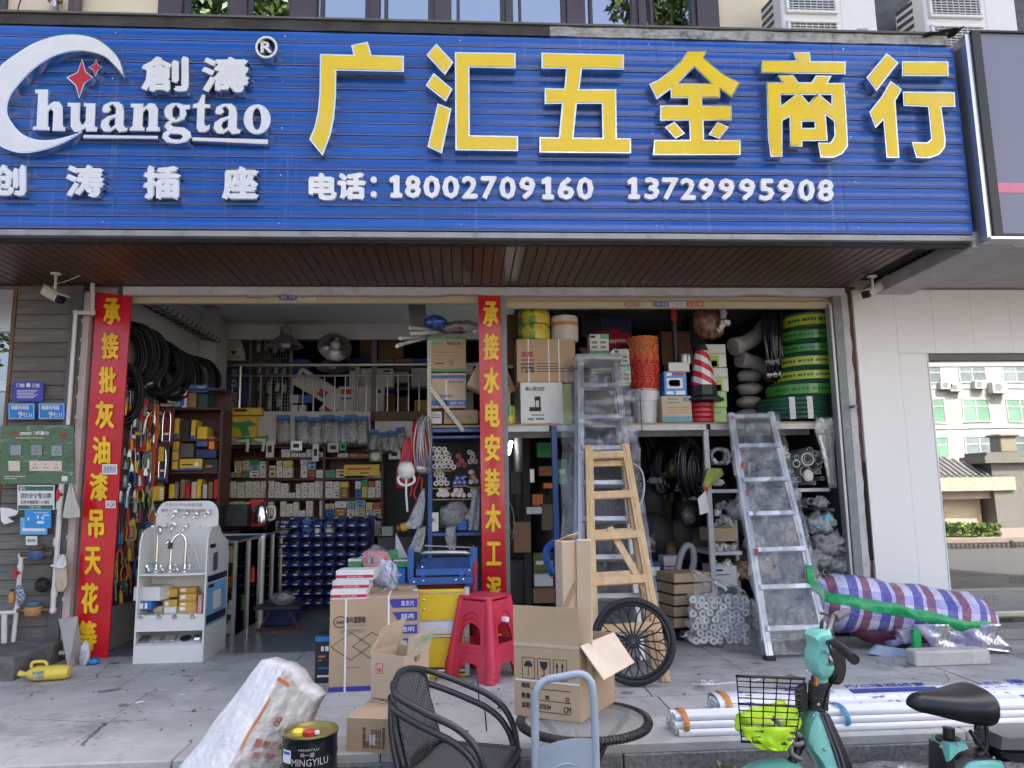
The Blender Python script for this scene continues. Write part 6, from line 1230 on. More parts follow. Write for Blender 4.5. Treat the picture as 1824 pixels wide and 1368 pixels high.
# nested baskets and buckets
def basket(r,h,mat,lab,grp,rib=True):
 t=thing('basket' if rib else 'bucket',lab,'basket' if rib else 'bucket',(0,0,0),0,grp);pr=[(0,0),(r*.78,0),(r*.97,h*.88),(r*1.05,h*.89),(r*1.06,h*.97),(r*1.02,h),(r*.95,h*.96),(r*.76,.01),(0,.01)]
 mb=MB();mb.lathe(pr,(0,0,0),24);mb.build('shell',mat,t,smooth='auto')
 if rib:
  mb=MB()
  for k in range(14):a=2*pi*k/14;mb.box((r*1.05*cos(a),r*1.05*sin(a),h*.9),(.012,.012,.03),rz(a))
  stuff(mb.build('lug',mat,t));MB().tube([(r*1.07*cos(a),r*1.07*sin(a),h*.93-.03*abs(sin(a)))for a in[pi*i/10+pi for i in range(11)]],.004,5).build('bail',mat,t)
 return t
cx=P(1152,752,.3).x;yb_=.32;rB=25*6.6/F_PX
z=zdk;m_orb=M('orange_basket',(.62,.17,.04),.4);m_reb=M('red_basket',(.62,.06,.03),.4);m_whb=M('white_bucket',(.68,.69,.72),.35)
n_=0;bk={}
def nb(mat,key,lab,h,dz,n,rib=True):
 global z
 for k in range(n):
  l=lab%ORD[k+1]
  if key not in bk:bk[key]=basket(rB,h,mat,l,'nested baskets on the deck',rib);o=bk[key]
  else:o=dup(bk[key],None,None,l)
  o.location=(cx+rr.uniform(-.004,.004),yb_+rr.uniform(-.004,.004),z);o.rotation_euler=(0,0,rr.uniform(0,.5));z+=dz
nb(m_whb,'w','white plastic bucket, %s from the bottom of the nested stack',.235,.017,6,False);z=zdk+.21
nb(m_reb,'r','red plastic basket, %s from the bottom of the red part of the stack',.13,.0255,13);z=z-.06
nb(m_orb,'o','orange plastic basket, %s from the bottom of the orange part of the stack',.13,.0235,9)
MB().tube(bez([P(1140,700,.1),P(1141,725,.06),P(1143,757,.06),P(1144,768,.06)],4),.004,5).build('cord',m_ink_k,None);tag(bpy.data.objects['cord'],'thin black cord hanging in front of the white buckets','cord')
pbox('light_box','sky blue packaged lamp box stacked on a tan box on the deck','box',1184,661,1222,705,.16,.15,m_sblue,[('b',.12,.3,.82,.72,m_paper),('b',.12,.8,.35,.94,m_paper),('b',.42,.82,.9,.94,M('box_red_print')),('b',.08,.06,.4,.18,m_paper),('b',.5,.04,.9,.2,m_paper),('b',.25,.38,.7,.64,m_boxw),('b',.2,.45,.3,.6,m_ink_k)])
pbox('carton','tan box with teal base beside the white buckets','carton',1180,705,1231,752,.15,.2,m_card2,[('b',0,0,1,.22,M('teal_card',(.10,.32,.36),.5)),('b',.2,.84,.5,.9,M('teal_card')),('b',.72,.78,.92,.95,M('teal_card')),('b',.2,.72,.6,.78,M('teal_card')),('b',.2,.55,.9,.56,m_ink_k),('b',.2,.46,.9,.47,m_ink_k),('b',.2,.37,.9,.38,m_ink_k)])
pbox('clear_box','clear flat plastic box on the blue lamp box','box',1191,645,1228,663,.2,.15,M('dull_clear',(.3,.3,.31),.15,metal=.2));drumroll('small steel tin on the deck goods behind the cone',1210,1238,629,648,.4,m_stl,False,'tin')
t=thing('red_capped_pole','dark pole with a red cap standing behind the lamp box','pole',P(1205,660,.5));a=P(1205,665,.5);MB().cyl(a,a+Vector((0,0,.55)),.025,n=10).build('pole',M('dark_pole',(.04,.03,.03),.4),t,True,smooth='auto');MB().cyl(a+Vector((0,0,.5)),a+Vector((0,0,.62)),.033,n=10).build('cap',m_boxr,t,True,smooth='auto')
# traffic cone and red bases
def STRIPE():
 m,t,out=_base('cone_stripes');L=t.links.new;b=nd(t,"ShaderNodeBsdfPrincipled",i_Roughness=.35);L(b.outputs[0],out.inputs[0]);tc=nd(t,"ShaderNodeTexCoord");sx_=nd(t,"ShaderNodeSeparateXYZ");L(tc.outputs['Object'],sx_.inputs[0])
 m1=nd(t,"ShaderNodeMath",operation='MULTIPLY_ADD');L(sx_.outputs[0],m1.inputs[0]);m1.inputs[1].default_value=.6;L(sx_.outputs[2],m1.inputs[2]);m2=nd(t,"ShaderNodeMath",operation='MULTIPLY');L(m1.outputs[0],m2.inputs[0]);m2.inputs[1].default_value=8.8;m3=nd(t,"ShaderNodeMath",operation='FRACT');L(m2.outputs[0],m3.inputs[0]);m4=nd(t,"ShaderNodeMath",operation='GREATER_THAN');L(m3.outputs[0],m4.inputs[0]);m4.inputs[1].default_value=.5
 mi=nd(t,"ShaderNodeMix",data_type='RGBA');L(m4.outputs[0],mi.inputs[0]);mi.inputs[6].default_value=(.72,.72,.72,1);mi.inputs[7].default_value=(.55,.02,.03,1);L(mi.outputs[2],b.inputs['Base Color']);return m
pc=P(1254,715,.22);t=thing('traffic_cone','traffic cone with red and white diagonal stripes and black base on the deck','cone',(pc.x,.22,pc.z));hc=P(1254,614,.22).z-pc.z;w0=24*6.5/F_PX
def sq(prof,mat,name):
 mb=MB();n=4;vs=[]
 for r,zz in prof:
  for a in range(8):an=pi/8+a*pi/4;vs.append((r*cos(an),r*sin(an),zz))
 mb.add(vs,[(k*8+i,k*8+(i+1)%8,(k+1)*8+(i+1)%8,(k+1)*8+i)for k in range(len(prof)-1)for i in range(8)]+[tuple(range(8))[::-1],tuple((len(prof)-1)*8+i for i in range(8))]);return mb.build(name,mat,t)
sq([(w0*1.5,0),(w0*1.45,.02),(w0*1.05,.05),(w0*.98,hc*.27)],m_boxk,'base');sq([(w0*.98,hc*.271),(w0*.52,hc*.88)],STRIPE(),'sleeve');sq([(w0*.52,hc*.881),(w0*.42,hc*.97),(w0*.3,hc)],m_boxk,'tip')
for k in range(4):
 a,b=P(1231,752-k*9.2,.2),P(1279,752-(k+1)*9.2,.2);r=(b.x-a.x)/2;h=b.z-a.z;t2=thing('cone_base','red plastic cone base, '+ORD[k+1]+' from the bottom under the striped cone','cone',((a.x+b.x)/2,.2+r,a.z),0,'red cone bases');MB().lathe([(0,0),(r*.94,0),(r,h*.2),(r,h*.8),(r*.94,h*.98),(0,h*.98)],(0,0,0),24).build('ring',M('red_rubber',(.42,.02,.03),.35),t2,smooth='auto')
for k,(u0,v0,u1,v1)in enumerate([(1251,613,1292,654),(1263,655,1296,697),(1268,697,1294,726),(1270,726,1294,752)]):
 pbox('green_box',['white box with green house shape at the top of the pile behind the cone','white box with green house shape second from the top behind the cone','pale green box third from the top behind the cone','pale green box at the bottom of the pile behind the cone'][k],'box',u0,v0,u1,v1,.35,.2,m_boxw if k<2 else M('pale_green_card',(.35,.55,.2),.5),[('b',.15,.0,.7,.5,M('lime_card')),('b',.12,.55,.95,.62,M('lime_card')),('b',.25,.02,.62,.28,m_boxg)]if k<2 else[('b',.1,.6,.6,.68,m_boxg)])
lump('fitting_bag','hanging bag of brown and red pipe fittings under the shutter','bag',P(1262,605,.55),.15,M('fitting_mix',(.28,.14,.10),.4,var=.9,scale=16,bump=.6,bscale=20),8,.9,.8,1.2,24,.45,4)
for k,(u,v,lab)in enumerate([(1288,560,'white pipe tee poking from the hanging bag, top'),(1282,585,'white pipe elbow poking from the hanging bag, lower'),(1290,575,'white pipe stub poking from the hanging bag, right')]):p=P(u,v,.42);t=thing('pipe_fitting',lab,'pipe fitting',p,(0,.8*k,0));MB().lathe([(.02,-.04),(.028,-.04),(.028,.05),(.02,.05)],(0,0,0),12).build('socket',m_ppr,t,smooth='auto');MB().cyl((0,-.001,0),(.0,-.05,0),.022,n=10).build('branch',m_ppr,t,smooth='auto')
m_gpvc=M('grey_pvc',(.30,.29,.28),.4)
def bigelbow(lab,pts,r,y):
 w=bez([P(u,v,y+dy)for u,v,dy in pts],6);t=thing('drain_elbow',lab,'pipe fitting',w[0]);MB().tube(w,r,16).build('bend',m_gpvc,t,True,smooth='auto');d=(w[0]-w[1]).normalized();MB().cyl(w[0]-d*.07,w[0]+d*.005,r*1.13,n=16).build('socket',m_gpvc,t,True,smooth='auto')
bigelbow('large grey drain elbow lying on top of another right of the cone',[(1306,618,0),(1330,610,.05),(1352,595,.1),(1362,580,.2)],.075,.5);bigelbow('large grey drain elbow below the first, right of the cone',[(1318,640,0),(1340,645,.05),(1360,655,.1),(1372,670,.2)],.07,.55)
for k in range(4):lump('grey_sack','dim grey plastic sack stacked on the deck behind the right ladder, '+ORD[k+1]+' from the bottom','sack',P(1335,750-k*23,.65),.13,M('grey_sack_plastic',(.22,.21,.20),.4,bump=.4,bscale=20),20+k,1.0,.7,.48,14)
for k in range(5):pbox('dim_box','dim box in the shade behind the deck goods, '+ORD[k+1]+' along','box',[905,1036,1070,1180,1230][k],[560,560,565,590,560][k],[925,1068,1125,1232,1260][k],[640,600,600,650,620][k],1.3,.3,[m_brownbox,m_boxk,M('navy'),m_brownbox,m_boxk][k])
# green hose coils
m_hg=M('dark_green_hose',(.02,.09,.05),.18,var=.3,scale=6);m_lw=M('lime_wrap',(.38,.50,.03),.2,var=.12,scale=8);m_gw_=M('green_wrap',(.06,.28,.03),.2,var=.15,scale=8)
def hosecoil(lab,ul,vt,vb,mat,txt_=True,rr_=.30,name='hose_coil'):
 y=.14;a,b=P(ul,vb,y+rr_*.9),P(ul,vt,y+rr_*.9);h=b.z-a.z;c=Vector((a.x+rr_,y+rr_,a.z));t=thing(name,lab,'hose coil',c);pr=[(rr_*.55,0),(rr_*.9,0)];n=5
 for k in range(n*4+1):f=k/(n*4);pr.append((rr_*(.97+.03*abs(sin(pi*n*f))),h*f))
 pr+=[(rr_*.55,h)];MB().lathe(pr,(0,0,0),40).build('windings',m_hg,t,smooth='auto')
 if mat:
  MB().lathe([(rr_*1.002,h*.18),(rr_*1.012,h*.2),(rr_*1.012,h*.78),(rr_*1.002,h*.8)],(0,0,0),40).build('wrapper',mat,t,smooth='auto')
  mb=MB()
  for k in range(22):an=pi+.35+k*.105+(.05 if k%5==0 else 0);mb.box((rr_*1.014*cos(an),rr_*1.014*sin(an),h*.49),(.003,.016+.008*hsh(k),h*.16),rz(an))
  mb.build('lettering',m_hg,t)
 return t
for k,(ul,vt,vb,mt,rq)in enumerate([(1396,563,592,m_lw,.27),(1387,592,616,m_gw_,.29),(1391,616,637,m_gw_,.28),(1386,637,662,m_lw,.29),(1386,662,686,m_lw,.29),(1372,685,713,m_gw_,.32)]):hosecoil('green plastic wrapped hose coil, '+ORD[k+1]+' from the top of the tall pile',ul,vt,vb,mt,True,rq)
t=hosecoil('wide black hose coil with white tape at the bottom of the pile',1355,713,752,None,False,.35);t['label']='wide black hose coil with white tape at the bottom of the pile'
for an in(-2.05,-1.62):MB().box((.352*cos(an),.352*sin(an),.1),(.004,.05,.2),rz(an)).build('white_tape',m_paper,t)
for k in range(3):coil('black_hose','black corrugated hose hanging left of the green pile, '+ORD[k+1]+' of three',P(1372+k*12,548+k*8,.4+.05*k),.13,9,.018,M('black_hose_shiny',(.012,.012,.016),.2),radians(60),60+k,2.6,.05,'hose',None,3)
# ------ below the deck: left dark niche
t=thing('tube_lamp','lit white fluorescent tube seen end on in the dark niche','lamp',P(905,806,1.6));MB().cyl(P(905.5,807,1.6),P(910,788,2.1),.022,n=10).build('tube',M('tube_glow',(1,.98,.95),.4,emit=7),t,True)
t=thing('hanging_rope','green and blue rope hanging beside the middle banner','rope',P(897,870,.2))
for k,(c,m_)in enumerate([([(899,870),(900,900),(905,930),(909,952),(903,930),(901,890)],M('rope_green',(.03,.25,.08),.5)),([(901,895),(903,920),(906,935)],M('rope_blue',(.05,.25,.5),.5)),([(900,885),(912,905),(916,935),(911,962)],M('wire_teal',(.25,.4,.35),.4)),([(902,950),(906,965),(907,970)],m_boxy)]):MB().tube(bez([P(u,v,.2-.01*k)for u,v in c],5),.012 if k!=2 else .004,6).build('strand',m_,t,True,smooth=True)
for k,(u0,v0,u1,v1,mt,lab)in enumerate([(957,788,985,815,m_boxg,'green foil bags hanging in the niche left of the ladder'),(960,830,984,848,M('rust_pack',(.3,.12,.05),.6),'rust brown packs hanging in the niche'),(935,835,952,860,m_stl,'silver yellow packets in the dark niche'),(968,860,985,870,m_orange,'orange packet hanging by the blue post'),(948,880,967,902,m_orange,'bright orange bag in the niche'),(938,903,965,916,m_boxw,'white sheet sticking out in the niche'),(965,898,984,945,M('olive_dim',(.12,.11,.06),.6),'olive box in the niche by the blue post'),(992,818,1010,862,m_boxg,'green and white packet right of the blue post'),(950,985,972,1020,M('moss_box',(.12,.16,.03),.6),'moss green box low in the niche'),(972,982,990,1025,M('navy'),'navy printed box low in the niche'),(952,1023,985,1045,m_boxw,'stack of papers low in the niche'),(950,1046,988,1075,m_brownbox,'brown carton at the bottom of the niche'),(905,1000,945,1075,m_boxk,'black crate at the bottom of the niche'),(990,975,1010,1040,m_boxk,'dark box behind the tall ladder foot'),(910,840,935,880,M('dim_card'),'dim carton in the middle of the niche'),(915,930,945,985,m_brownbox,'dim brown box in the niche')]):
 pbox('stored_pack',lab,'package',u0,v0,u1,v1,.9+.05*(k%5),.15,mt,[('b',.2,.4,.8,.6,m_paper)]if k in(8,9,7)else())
for k in range(4):t=thing('wire_loop',['red wire loop','white wire loop','blue rope bundle','black wire loop'][k]+' hanging at the blue post','wire',P(978,960,.1));MB().tube(bez([P(985,958+4*k,.1),P(976-2*k,985,.08),P(977+3*k,1020,.08),P(985,1030-10*k,.1)],6),.005 if k!=2 else .03,5).build('strand',[m_ink_r,m_paper,m_boxb,m_ink_k][k],t,True)
# dark middle niche
coil('black_hose','black hose coil hanging under the deck in the middle niche, left',P(1180,790,.7),.15,8,.012,m_cable,radians(40),71,1.6);coil('black_hose','glossy hose coil in clear wrap under the deck in the middle niche',P(1225,785,.4),.13,9,.012,M('black_hose_shiny'),radians(30),72,2.0);coil('black_hose','black hose coil hanging beside the white post',P(1243,800,.35),.11,8,.011,M('black_hose_shiny'),radians(50),73,2.0)
t=thing('wood_frame','thin wooden sticks standing in the dark middle niche','frame',P(1190,900,1.0));
for a,b in(((1181,863),(1200,847)),((1197,848),(1197,895)),((1170,905),(1182,870)),((1183,882),(1170,918))):MB().tube([P(*a,1.0),P(*b,1.0)],.008,5).build('stick',M('pale_stick',(.4,.3,.12),.6),t,True)
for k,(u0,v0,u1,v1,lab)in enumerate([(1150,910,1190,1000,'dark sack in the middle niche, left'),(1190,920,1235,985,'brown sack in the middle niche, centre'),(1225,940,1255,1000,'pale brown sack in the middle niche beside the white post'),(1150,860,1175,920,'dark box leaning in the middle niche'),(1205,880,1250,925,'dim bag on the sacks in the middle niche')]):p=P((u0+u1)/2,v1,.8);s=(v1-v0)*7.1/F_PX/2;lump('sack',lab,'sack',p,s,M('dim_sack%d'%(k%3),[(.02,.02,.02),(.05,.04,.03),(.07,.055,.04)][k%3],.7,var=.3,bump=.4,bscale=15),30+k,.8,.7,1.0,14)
t=thing('drain_trap','grey plastic drain hose loop standing on the cartons','pipe',P(1210,1050,.25));MB().tube(bez([P(1209,1050,.25),P(1209,1005,.25),P(1220,975,.25),P(1232,975,.25),P(1236,1000,.25),P(1228,1030,.25)],6),.03,10).build('hose',M('grey_corrugated',(.3,.3,.31),.4,bump=.6,bscale=40),t,True,smooth=True)
for k in range(5):pbox('carton','flat brown carton low in the right bay, '+ORD[k+1]+' from the bottom of the pile','carton',1190,1118-20*(k+1)+2,1262,1118-20*k,-.02,.3,m_card,(),None,.25)
pbox('carton','white carton behind the drain hose','carton',1183,990,1212,1015,.5,.2,m_boxw,[('b',.1,.2,.9,.3,M('box_red_print'))])
for k in range(8):coil('cable_coil','dim looped hose bundle hanging in the middle niche, '+ORD[k+1]+' along',P(1140+14*k,775+(k%3)*14,.9+.1*(k%2)),.12,7,.011,m_cable if k%2 else M('black_hose_shiny'),radians(20+20*k),300+k,1.9)
for k,(u,v)in enumerate([(1178,880),(1200,850),(1222,880),(1240,865),(1160,985),(1196,1000),(1226,935)]):lump('fitting_bag','clear bag of small brass fittings hanging in the middle niche, '+ORD[k+1]+' from the left','bag',P(u,v,.65),.075,M('brass_bits',(.16,.10,.05),.35,metal=.4,var=.9,scale=40,bump=.8,bscale=40)if k%2 else m_bagclear,400+k,.8,.6,1.2,16,.4)
pbox('paint_tub','blue and white tub in the shade right of the wooden ladder','tub',1150,1000,1178,1050,.4,.2,M('navy'),[('b',.1,.5,.9,.8,m_paper)])
lump('foil_bag','crumpled silver foil bag under the carton pile','bag',G(1235,1142),.09,m_chrome,44,1.2,.7,.6,18,.5,4)
lump('black_sack','black sack on the floor behind the carton pile','sack',(1.75,.5,0),.25,m_boxk,46,.8,.6,1.)
# right rack
coil('hose_coil_clear','coil of clear grey hose on the upper right rack',P(1281,800,.2),.075,8,.012,M('grey_wire'),radians(0),81,.9,.05);hang('green_bag','pale green mesh bag hung around the white post','bag',(1268,833),[(1262,1285,834),(1258,1290,845),(1255,1275,858),(1252,1262,870)],M('pale_green_net',(.35,.42,.1),.6),.06,.05,3)
lump('white_bag','white cloth bundle in the green net bag on the rack','bag',P(1278,866,.15),.05,m_boxw,5,1.2,.8,.7)
t=thing('price_tag','white paper tag with red tape hanging at the white post','tag',P(1253,875,.05));mb=MB();mb.prism([P(u,v,.05)for u,v in((1243,888),(1257,874),(1264,912),(1247,917))],(0,.01,0));mb.build('paper',m_paper,t,True,fix=True);mb=MB();mb.prism([P(u,v,.045)for u,v in((1252,866),(1262,868),(1262,875),(1254,873))],(0,.03,0));mb.build('red_tape',m_boxr,t,True,fix=True)
fp=None;fr_=random.Random(8)
for k in range(46):
 zone=k%3;u,v=[(fr_.uniform(1268,1304),0),(fr_.uniform(1268,1306),0),(fr_.uniform(1270,1312),0)][zone];vb,ht=[(940,45),(982,14),(1028,26)][zone];v=vb-fr_.random()**1.5*ht;p=P(u,v,.2+fr_.random()*.25)
 lab='white pvc fitting in the heap on the narrow rack left of the right ladder'
 if fp is None:fp=thing('pipe_fitting',lab,'pipe fitting',p,(0,0,0),'white fittings on the narrow rack');MB().lathe([(.015,-.028),(.022,-.028),(.022,.028),(.015,.028)],(0,0,0),12).build('socket',m_boxw,fp,smooth='auto');MB().cyl((.0,0,0),(.035,0,0),.02,n=10).build('branch',m_boxw,fp,smooth='auto')
 else:dup(fp,p,(fr_.random()*6,fr_.random()*6,fr_.random()*6),None,None,(1.1,)*3)
pbox('fitting_tray','cut cardboard tray of fittings on the narrow right rack','tray',1266,940,1310,965,.16,.3,m_card);pbox('fitting_box','white printed box at the foot of the narrow rack','box',1272,1008,1312,1045,.15,.3,m_boxw,[('b',.1,.75,.4,.85,m_ink_k),('b',.1,.55,.7,.6,m_ink_k)])
# pipes stored end on
m_pw=M('pvc_white_pipe',(.62,.62,.6),.4,var=.05);m_pd=M('pipe_inside',(.06,.06,.06),.7)
def endpipe(u,v,rpx,lab,y=.15,L=.9,sq_=False,tilt=0.):
 p=P(u,v,y);r=rpx*(y+6.3)/F_PX;t=thing('pvc_pipe',lab,'pipe',p,(tilt,0,rr.uniform(-.1,.1)),'pipes stored end on in the right rack')
 if sq_:mb=MB();[mb.bb((a0,0,b0),(a1,L,b1))for a0,b0,a1,b1 in((-r,-r*.7,-r*.8,r*.7),(r*.8,-r*.7,r,r*.7),(-r*.799,-r*.7,r*.799,-r*.55),(-r*.799,r*.55,r*.799,r*.7))];mb.build('tube',m_pw,t)
 else:MB().lathe([(r*.8,L),(r*.8,0),(r,0),(r,L)],(0,0,0),18,rx(-pi/2)).build('tube',m_pw,t,smooth='auto')
 return t
PP=[(1439,818,12),(1439,818,7),(1459,819,8.5),(1419,826,7),(1419,815,4.5),(1443,801,5),(1452,807,5),(1463,807,4.5),(1460,831,4.5),(1403,811,5),(1423,854,5),(1435,840,11),(1445,893,6.5),(1436,902,2.6),(1443,927,8),(1424,913,3),(1428,918,3),(1420,908,3),(1433,922,3),(1457,838,3),(1410,838,4),(1408,860,4),(1450,860,4),(1465,852,4),(1484,908,3)]
pn=['largest','inner','right big','left','small upper left','top','second top','top right','lower right']
for k,(u,v,r)in enumerate(PP):endpipe(u,v,r,'white pipe end, '+ORD[1+k%15]+(' of the first set' if k<15 else ' of the second set')+', '+['upper','lower'][v>880]+' right rack',.16+.05*(k%3))
for k,(u,v)in enumerate([(1395,798),(1396,806),(1458,841),(1462,1017),(1470,1012),(1476,1009),(1466,1026),(1483,1021),(1452,1020)]):endpipe(u,v,5,'square white trunking end in the right rack, '+ORD[k+1]+' from the top',.05 if v>1000 else .18,.9,True)
lump('white_tape_reel','white round reel with blue tie among the pipes','reel',P(1440,858,.14),.05,m_boxw,3,1,.5,1.1,14,.05)
hang('clear_bag','clear plastic sleeve hanging at the right jamb below the hoses','plastic bag',(1475,740),[(1455,1485,742),(1450,1488,765),(1462,1486,800),(1470,1488,830),(1478,1492,870)],m_bagclear,.03,.012,3)
m_mf=MATS['milky_film']
for k,(u,v,s,lab)in enumerate([(1462,925,.13,'torn clear bag with teal tape around pipes, middle of the rack'),(1478,965,.15,'large crumpled clear bag of pipes, right of the right ladder'),(1450,990,.14,'crumpled clear bag below the teal taped one'),(1495,1000,.12,'crumpled clear bag at the jamb foot'),(1412,868,.08,'small torn clear bag beside the right ladder rung'),(1462,880,.07,'torn clear bag under the upper pipes')]):lump('clear_bag',lab,'plastic bag',P(u,v+25,.05+.03*(k%2)),s,m_mf,50+k,1.0,.6,.7,26,.6,3.4)
for k,(u0,v0,u1,v1)in enumerate([(1463,915,1474,938),(1452,935,1466,942)]):pbox('teal_tape','teal tape strip stuck on the torn clear bag, '+['upright','flat'][k]+' one','tape',u0,v0,u1,v1,-.02,.02,M('teal_tape',(.06,.4,.5),.4),(),None,0,.002,.5)
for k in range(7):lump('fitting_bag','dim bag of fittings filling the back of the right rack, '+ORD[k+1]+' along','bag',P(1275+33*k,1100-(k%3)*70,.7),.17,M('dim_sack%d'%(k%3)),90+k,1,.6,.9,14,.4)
for k in range(20):u,v=[(1322,905),(1345,960),(1370,1010),(1400,1060),(1330,1075),(1420,955),(1448,1050),(1475,1040),(1495,1065),(1460,1090),(1360,1100),(1318,1010),(1430,1100),(1490,1100),(1470,960),(1395,930),(1272,1090),(1300,1100),(1345,880),(1500,950)][k];lump('fitting_bag','clear bag of pipe fittings crammed in the right rack, '+(ORD[k+1]if k<15 else ORD[k-14]+' extra')+' in the heap','bag',P(u,v+22,.25+.04*(k%4)),[.12,.09,.10][k%3],[m_mf,M('white_fitting_mix',(.42,.41,.39),.4,var=.9,scale=26,bump=.9,bscale=34),M('brown_fitting_mix',(.2,.12,.07),.5,var=.9,scale=22,bump=.8,bscale=30)][k%3],500+k,1.1,.7,.85,22,.55,3.6)
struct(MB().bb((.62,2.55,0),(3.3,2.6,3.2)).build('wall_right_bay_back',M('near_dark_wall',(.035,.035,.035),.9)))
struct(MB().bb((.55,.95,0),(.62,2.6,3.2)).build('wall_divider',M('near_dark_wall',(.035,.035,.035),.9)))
for k in range(16):
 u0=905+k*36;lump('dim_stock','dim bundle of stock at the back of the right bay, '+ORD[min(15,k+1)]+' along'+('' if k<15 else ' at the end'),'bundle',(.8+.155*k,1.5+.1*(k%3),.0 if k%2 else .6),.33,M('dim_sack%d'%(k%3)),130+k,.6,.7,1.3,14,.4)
 # rolls in a clear bag on the pavement
t=thing('roll_bag','clear bag packed with white paper rolls standing before the right rack','bag',G(1285,1148))
yb0=G(1285,1148).y-.1
p0=None
for r_ in range(7):
 for c_ in range(7 if r_%2==0 else 6):
  u=1233+(c_+(.5 if r_%2 else 0)+(.4 if r_<3 else .2))*15.2;v=1141-r_*12.2
  p=P(u+rr.uniform(-1.8,1.8),v+rr.uniform(-1.5,1.5),yb0+rr.uniform(-.025,.02));r=6.4*(yb0+6.3)/F_PX;lab='white paper roll in the clear bag, row '+['one','two','three','four','five','six','seven'][r_]+' up, '+ORD[c_+1]+' from the left'
  if p0 is None:
   p0=thing('paper_roll',lab,'roll',p,0,'paper rolls in the clear bag');MB().lathe([(r*.42,.02),(r*.42,0),(r,.0),(r,.16),(0,.16)],(0,0,0),16,rx(-pi/2)).build('paper',m_paper,p0,smooth='auto');MB().lathe([(r*.42,.021),(0,.021)],(0,0,0),12,rx(-pi/2)).build('core',M('grey_print'),p0)
  else:dup(p0,p,(rr.uniform(-.06,.06),0,rr.uniform(-.15,.15)),lab)
pts=[(1224,1240,1015),(1232,1275,1030),(1238,1325,1050),(1226,1345,1080),(1228,1348,1110),(1226,1350,1140),(1232,1348,1150)]
def fn(s,q):
 n=len(pts)-1;f=q*n;i=min(int(f),n-1);f-=i;a,b=pts[i],pts[i+1];uL=a[0]*(1-f)+b[0]*f;uR=a[1]*(1-f)+b[1]*f;v=a[2]*(1-f)+b[2]*f;return P(uL*(1-s)+uR*s,v,yb0-.03-.03*sin(pi*s)+.015*vn(s*9,q*7))
MB().sheet(22,22,fn).build('bag_film',FILM('thin_clear_bag',(.8,.82,.83),.17,.18,9,(1,1,.6)),t,True,smooth=True)
# =================== LADDERS
m_ladal=M('ladder_aluminium',(.66,.67,.69),.33,metal=.55,var=.08,scale=4,stretch=(8,8,.6));m_lwood=M('pine_batten',(.62,.42,.22),.6,var=.2,scale=3,stretch=(7,7,.6),bump=.1)
def beam(a,b,w,d,nrm,ch=.003,mb=None):
 """bar from a to b, w wide across, d deep along nrm"""
 a,b=Vector(a),Vector(b);z=(b-a);L_=z.length;z.normalize();y=(nrm-z*nrm.dot(z)).normalized();x=y.cross(z);mb=mb or MB();return mb.box((a+b)/2,(w,d,L_),Matrix((x,y,z)).transposed(),ch)
def ladder(name,lab,tl,tr,bl,br,yt,yb,rungs,mat,w=.055,d=.04,rh=.04,rd=.07,skip=()):
 TL,TR,BL,BR=P(*tl,yt),P(*tr,yt),P(*bl,yb),P(*br,yb);t=thing(name,lab,'ladder',(BL+BR)/2);up=((TL+TR)/2-(BL+BR)/2).normalized();nrm=up.cross((TR-TL).normalized()).normalized()
 if nrm.y>0:nrm=-nrm
 for a,b in((BL,TL),(BR,TR)):
  beam(a,b,w,d,nrm).build('stile',mat,t,True)
  e=MB();s=(TR-TL).normalized()
  beam(a+nrm*(d/2+.002),b+nrm*(d/2+.002),w*.3,.006,nrm,.001,e);e.build('stile_groove',mat,t,True)
 for f in rungs:a,b=BL.lerp(TL,f),BR.lerp(TR,f);beam(a+nrm*.012,b+nrm*.012,rh,rd,nrm,.004).build('rung',mat,t,True)
 return t,TL,TR,BL,BR,nrm,up
def frac(v,vt,vb,tl,tr,bl,br,yt,yb):
 lo,hi=0.,1.
 TL,BL=(P(*tl,yt)+P(*tr,yt))/2,(P(*bl,yb)+P(*br,yb))/2
 def row(f):q=BL.lerp(TL,f)-CAM;return 684-F_PX*q.dot(UPV)/q.dot(FWD)
 for _ in range(40):
  m=(lo+hi)/2
  if row(m)>v:lo=m
  else:hi=m
 return(lo+hi)/2
def mkladder(name,lab,c,yt,yb,vs,mat,**k):return ladder(name,lab,*c,yt,yb,[frac(v,0,0,*c,yt,yb)for v in vs],mat,**k)
cA=((1034,648),(1096,648),(1036,1192),(1166,1190));L1=mkladder('aluminium_ladder','tall aluminium step ladder in plastic wrap leaning behind the wooden ladder',cA,-.03,-.98,[690,746,801,863,927,995,1064,1130],m_ladal,w=.05)
TL,TR,BL,BR,nrm,up=L1[1:]
MB().box((TL+TR)/2+up*.03,((TR-TL).length+.1,.16,.05),Matrix(((TR-TL).normalized(),nrm,up)).transposed(),.01).build('top_cap',m_ladal,L1[0],True)
beam(TL+up*.0-nrm*.1-(TR-TL)*.05,BL-nrm*.35,.04,.03,nrm).build('rear_leg',m_ladal,L1[0],True);beam(TR-nrm*.1,BR-nrm*.35,.04,.03,nrm).build('rear_leg',m_ladal,L1[0],True)
